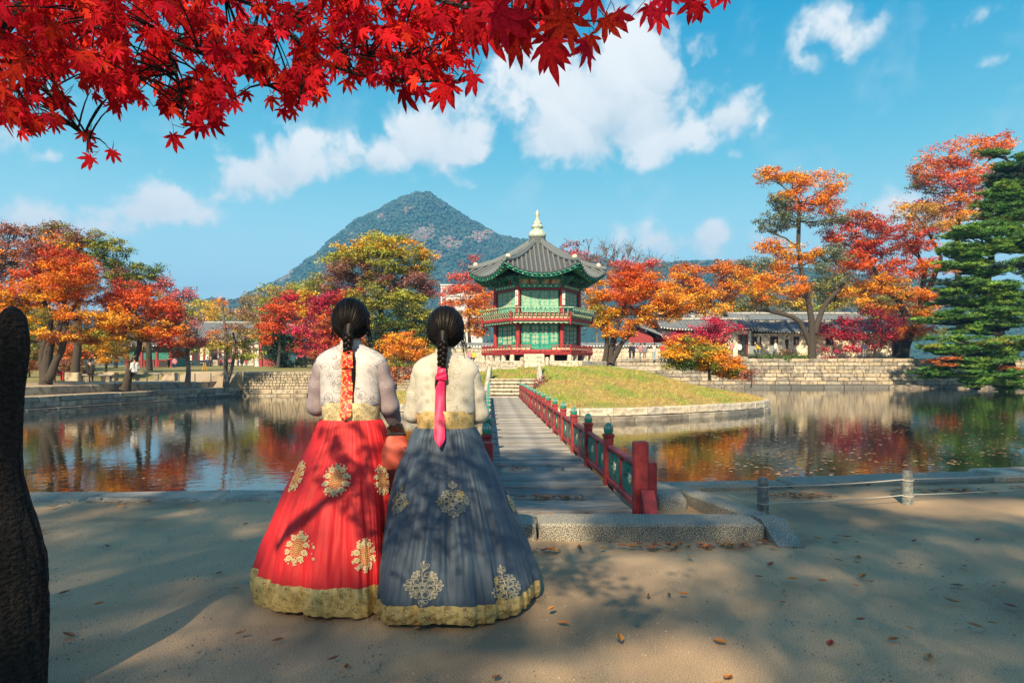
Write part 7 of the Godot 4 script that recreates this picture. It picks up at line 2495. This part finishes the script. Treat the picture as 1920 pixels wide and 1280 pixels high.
	for q in [[1.15, 4.82, 0.62, 0.07, 60, "drift of orange brown leaves along the kerb's front"], [1.62, 4.86, 0.3, 0.05, 8, "few leaves near the kerb's right end"], [0.27, 4.72, 0.25, 0.05, 10, "few orange leaves beside the blue skirt by the kerb"], [0.38, 6.6, 0.32, 0.10, 60, "heap of orange leaves on the near bridge planks"], [0.45, 5.75, 0.3, 0.09, 26, "scattered brown leaves on the first bridge planks"], [0.2, 8.6, 0.5, 0.3, 22, "scattered leaves farther up the bridge deck"], [2.85, 6.75, 0.45, 0.10, 60, "leaves gathered behind the first bollard along the shore"], [4.5, 7.0, 0.5, 0.14, 70, "sunlit orange leaves by the shore at right"], [5.6, 7.1, 0.35, 0.1, 36, "sunlit leaves at the right end of the shore"], [2.2, 5.0, 0.35, 0.2, 12, "few leaves on the ground beside the sloping kerb end"], [-3.0, 6.3, 1.6, 0.3, 26, "sparse leaves along the left shore"], [1.9, 4.1, 2.6, 1.3, 34, "sparse dry leaf bits strewn over the right foreground"], [-2.1, 4.6, 1.6, 1.6, 18, "sparse dry leaf bits strewn over the left foreground"]]:
		var ws := [[], [], []]
		var ti := [[], [], []]
		for i in q[4]:
			var on_deck: bool = q[1] > 5.4 and q[0] < 1.0 and q[0] > 0.0
			var p := Vector3(q[0] + rng.randfn(0, 0.5) * q[2], (0.022 if on_deck else 0.012) + rr(0, 0.015), -(q[1] + rng.randfn(0, 0.5) * q[3]))
			var k := rng.randi() % 3
			ws[k].append(lay.call(p, rr(0.05, 0.085), k))
			var c: Color = [Color(0.46, 0.15, 0.03), Color(0.30, 0.10, 0.045), Color(0.50, 0.22, 0.05), Color(0.24, 0.10, 0.06), Color(0.42, 0.24, 0.13)][rng.randi() % 5]
			ti[k].append(c)
		var g := thing("leaf_litter", q[5], "leaves")
		g.set_meta("kind", "stuff")
		for k in 3:
			if ws[k].size() > 0:
				multi("leaves", shapes[k], M.person, ws[k], ti[k], g).set_meta("kind", "stuff")
	# grit on the ground
	var where := []
	var tint := []
	var peb := rough_block(Vector3(1, 0.7, 0.8), 0.2)
	for i in 5200:
		var d := 2.7 + pow(rng.randf(), 1.6) * 4.0
		var x := rr(-0.8, 0.8) * d
		where.append(Transform3D(Basis.from_euler(Vector3(rr(0, 6), rr(0, 6), 0)).scaled(Vector3.ONE * rr(0.003, 0.0085)), Vector3(x, 0.0 + noise.get_noise_2d(x * 22.0, d * 22.0) * 0.035, -d)))
		var f := rr(0.14, 0.4)
		tint.append(Color(f, f * 0.92, f * 0.8))
	var gr := multi("grit", peb, M.person, where, tint)
	tag(gr, "fine grit strewn over the bare ground", "grit")
	gr.set_meta("kind", "stuff")
	# leaves afloat on the pond
	where = []
	tint = []
	for i in 3600:
		var x := 0.0
		var d := 0.0
		if i % 4 < 2:
			d = 9.0 + pow(rng.randf(), 1.3) * 26.0
			x = d * rr(0.28, 0.85)
		elif i % 4 == 2:
			d = rr(20, 34)
			x = d * rr(-0.75, -0.35)
		else:
			d = rr(9, 60)
			x = d * rr(-0.75, 0.9)
		if i % 4 == 3 and rng.randf() < 0.7:
			continue
		if noise.get_noise_2d(x * 12.0, d * 30.0) < -0.05:
			continue
		where.append(Transform3D(Basis(Vector3.UP, rr(0, TAU)).scaled(Vector3(1, 0.4, 1) * rr(0.05, 0.13)), Vector3(x, WATER + 0.006, -d)))
		var c: Color = [Color(0.40, 0.26, 0.16), Color(0.30, 0.19, 0.12), Color(0.45, 0.36, 0.28), Color(0.38, 0.16, 0.07)][rng.randi() % 4]
		tint.append(c)
	var fl := multi("floating_leaves", shapes[1], M.person, where, tint)
	tag(fl, "dry leaves scattered afloat over the pond", "floating leaves")
	fl.set_meta("kind", "stuff")
	# benches, notice boards, tripod on the far banks
	for q in [[183, 716, 38.0, 0.4, "low stone bench under the person in black, left bank"], [275, 713, 39.5, 0.4, "stone bench with bags beside the woman in white"], [118, 716, 39.0, 0.4, "stone bench behind the big maple's trunks"]]:
		var b := thing("bench", q[4], "bench", P(q[0], q[1], q[2]) + Vector3(0, -0.02, 0), q[3], "benches on the left bank")
		obj("seat", box_mesh(Vector3(1.5, 0.1, 0.45), 0.02), M.stones[3], b).position = Vector3(0, 0.42, 0)
		for sg in [-1, 1]:
			obj("leg", box_mesh(Vector3(0.2, 0.38, 0.35), 0.02), M.stones[2], b).position = Vector3(sg * 0.5, 0.19, 0)
	for q in [[138, 715, 37.5, "squat stone block left of the person in black"], [205, 714, 38.5, "squat stone block left of the leaning maple"], [318, 714, 40.0, "squat stone block right of the bench with bags"]]:
		var o := obj("stone_block", rough_block(Vector3(0.75, 0.5, 0.5), 0.03), M.stones[0])
		o.position = P(q[0], q[1], q[2]) + Vector3(0, 0.25, 0)
		tag(o, q[3], "stone")
	for q in [[1412, 670, "left grey notice board before the cream palace wall"], [1450, 670, "right grey notice board before the cream palace wall"]]:
		var b := thing("notice_board", q[2], "notice board", P(q[0], q[1], 72.0), 0.1, "notice boards by the palace wall")
		obj("panel", box_mesh(Vector3(0.85, 1.0, 0.08), 0.02), mat(Color(0.22, 0.27, 0.30), 0.5), b).position = Vector3(0, 0.72, 0)
		for sg in [-1, 1]:
			obj("leg", box_mesh(Vector3(0.07, 0.9, 0.07)), M.dark, b).position = Vector3(sg * 0.36, 0.4, 0)
	var tp := thing("tripod", "yellow wooden tripod standing on the left path near the ramp", "tripod", P(383, 708, 58.0))
	for i in 3:
		var a := TAU * i / 3.0
		obj("leg", tube_mesh([Vector3(cos(a) * 0.35, 0, sin(a) * 0.35), Vector3(cos(a) * 0.04, 1.35, sin(a) * 0.04)], 0.035, 6), mat(Color(0.5, 0.28, 0.05), 0.6), tp)
	obj("head", box_mesh(Vector3(0.16, 0.14, 0.16), 0.02), M.dark, tp).position = Vector3(0, 1.4, 0)
	# thin stakes with a cord along the left path
	for i in 9:
		var x := 215.0 + 30.0 * i
		var st := obj("stake", tube_mesh([Vector3(0, -0.1, 0), Vector3(0, 0.55, 0)], 0.03, 6), M.rope)
		st.position = P(x, 722 - i * 1.3, 40.0 + i * 0.9)
		tag(st, "thin pale stake in the row along the left bank's path", "stake", "stakes along the left path")
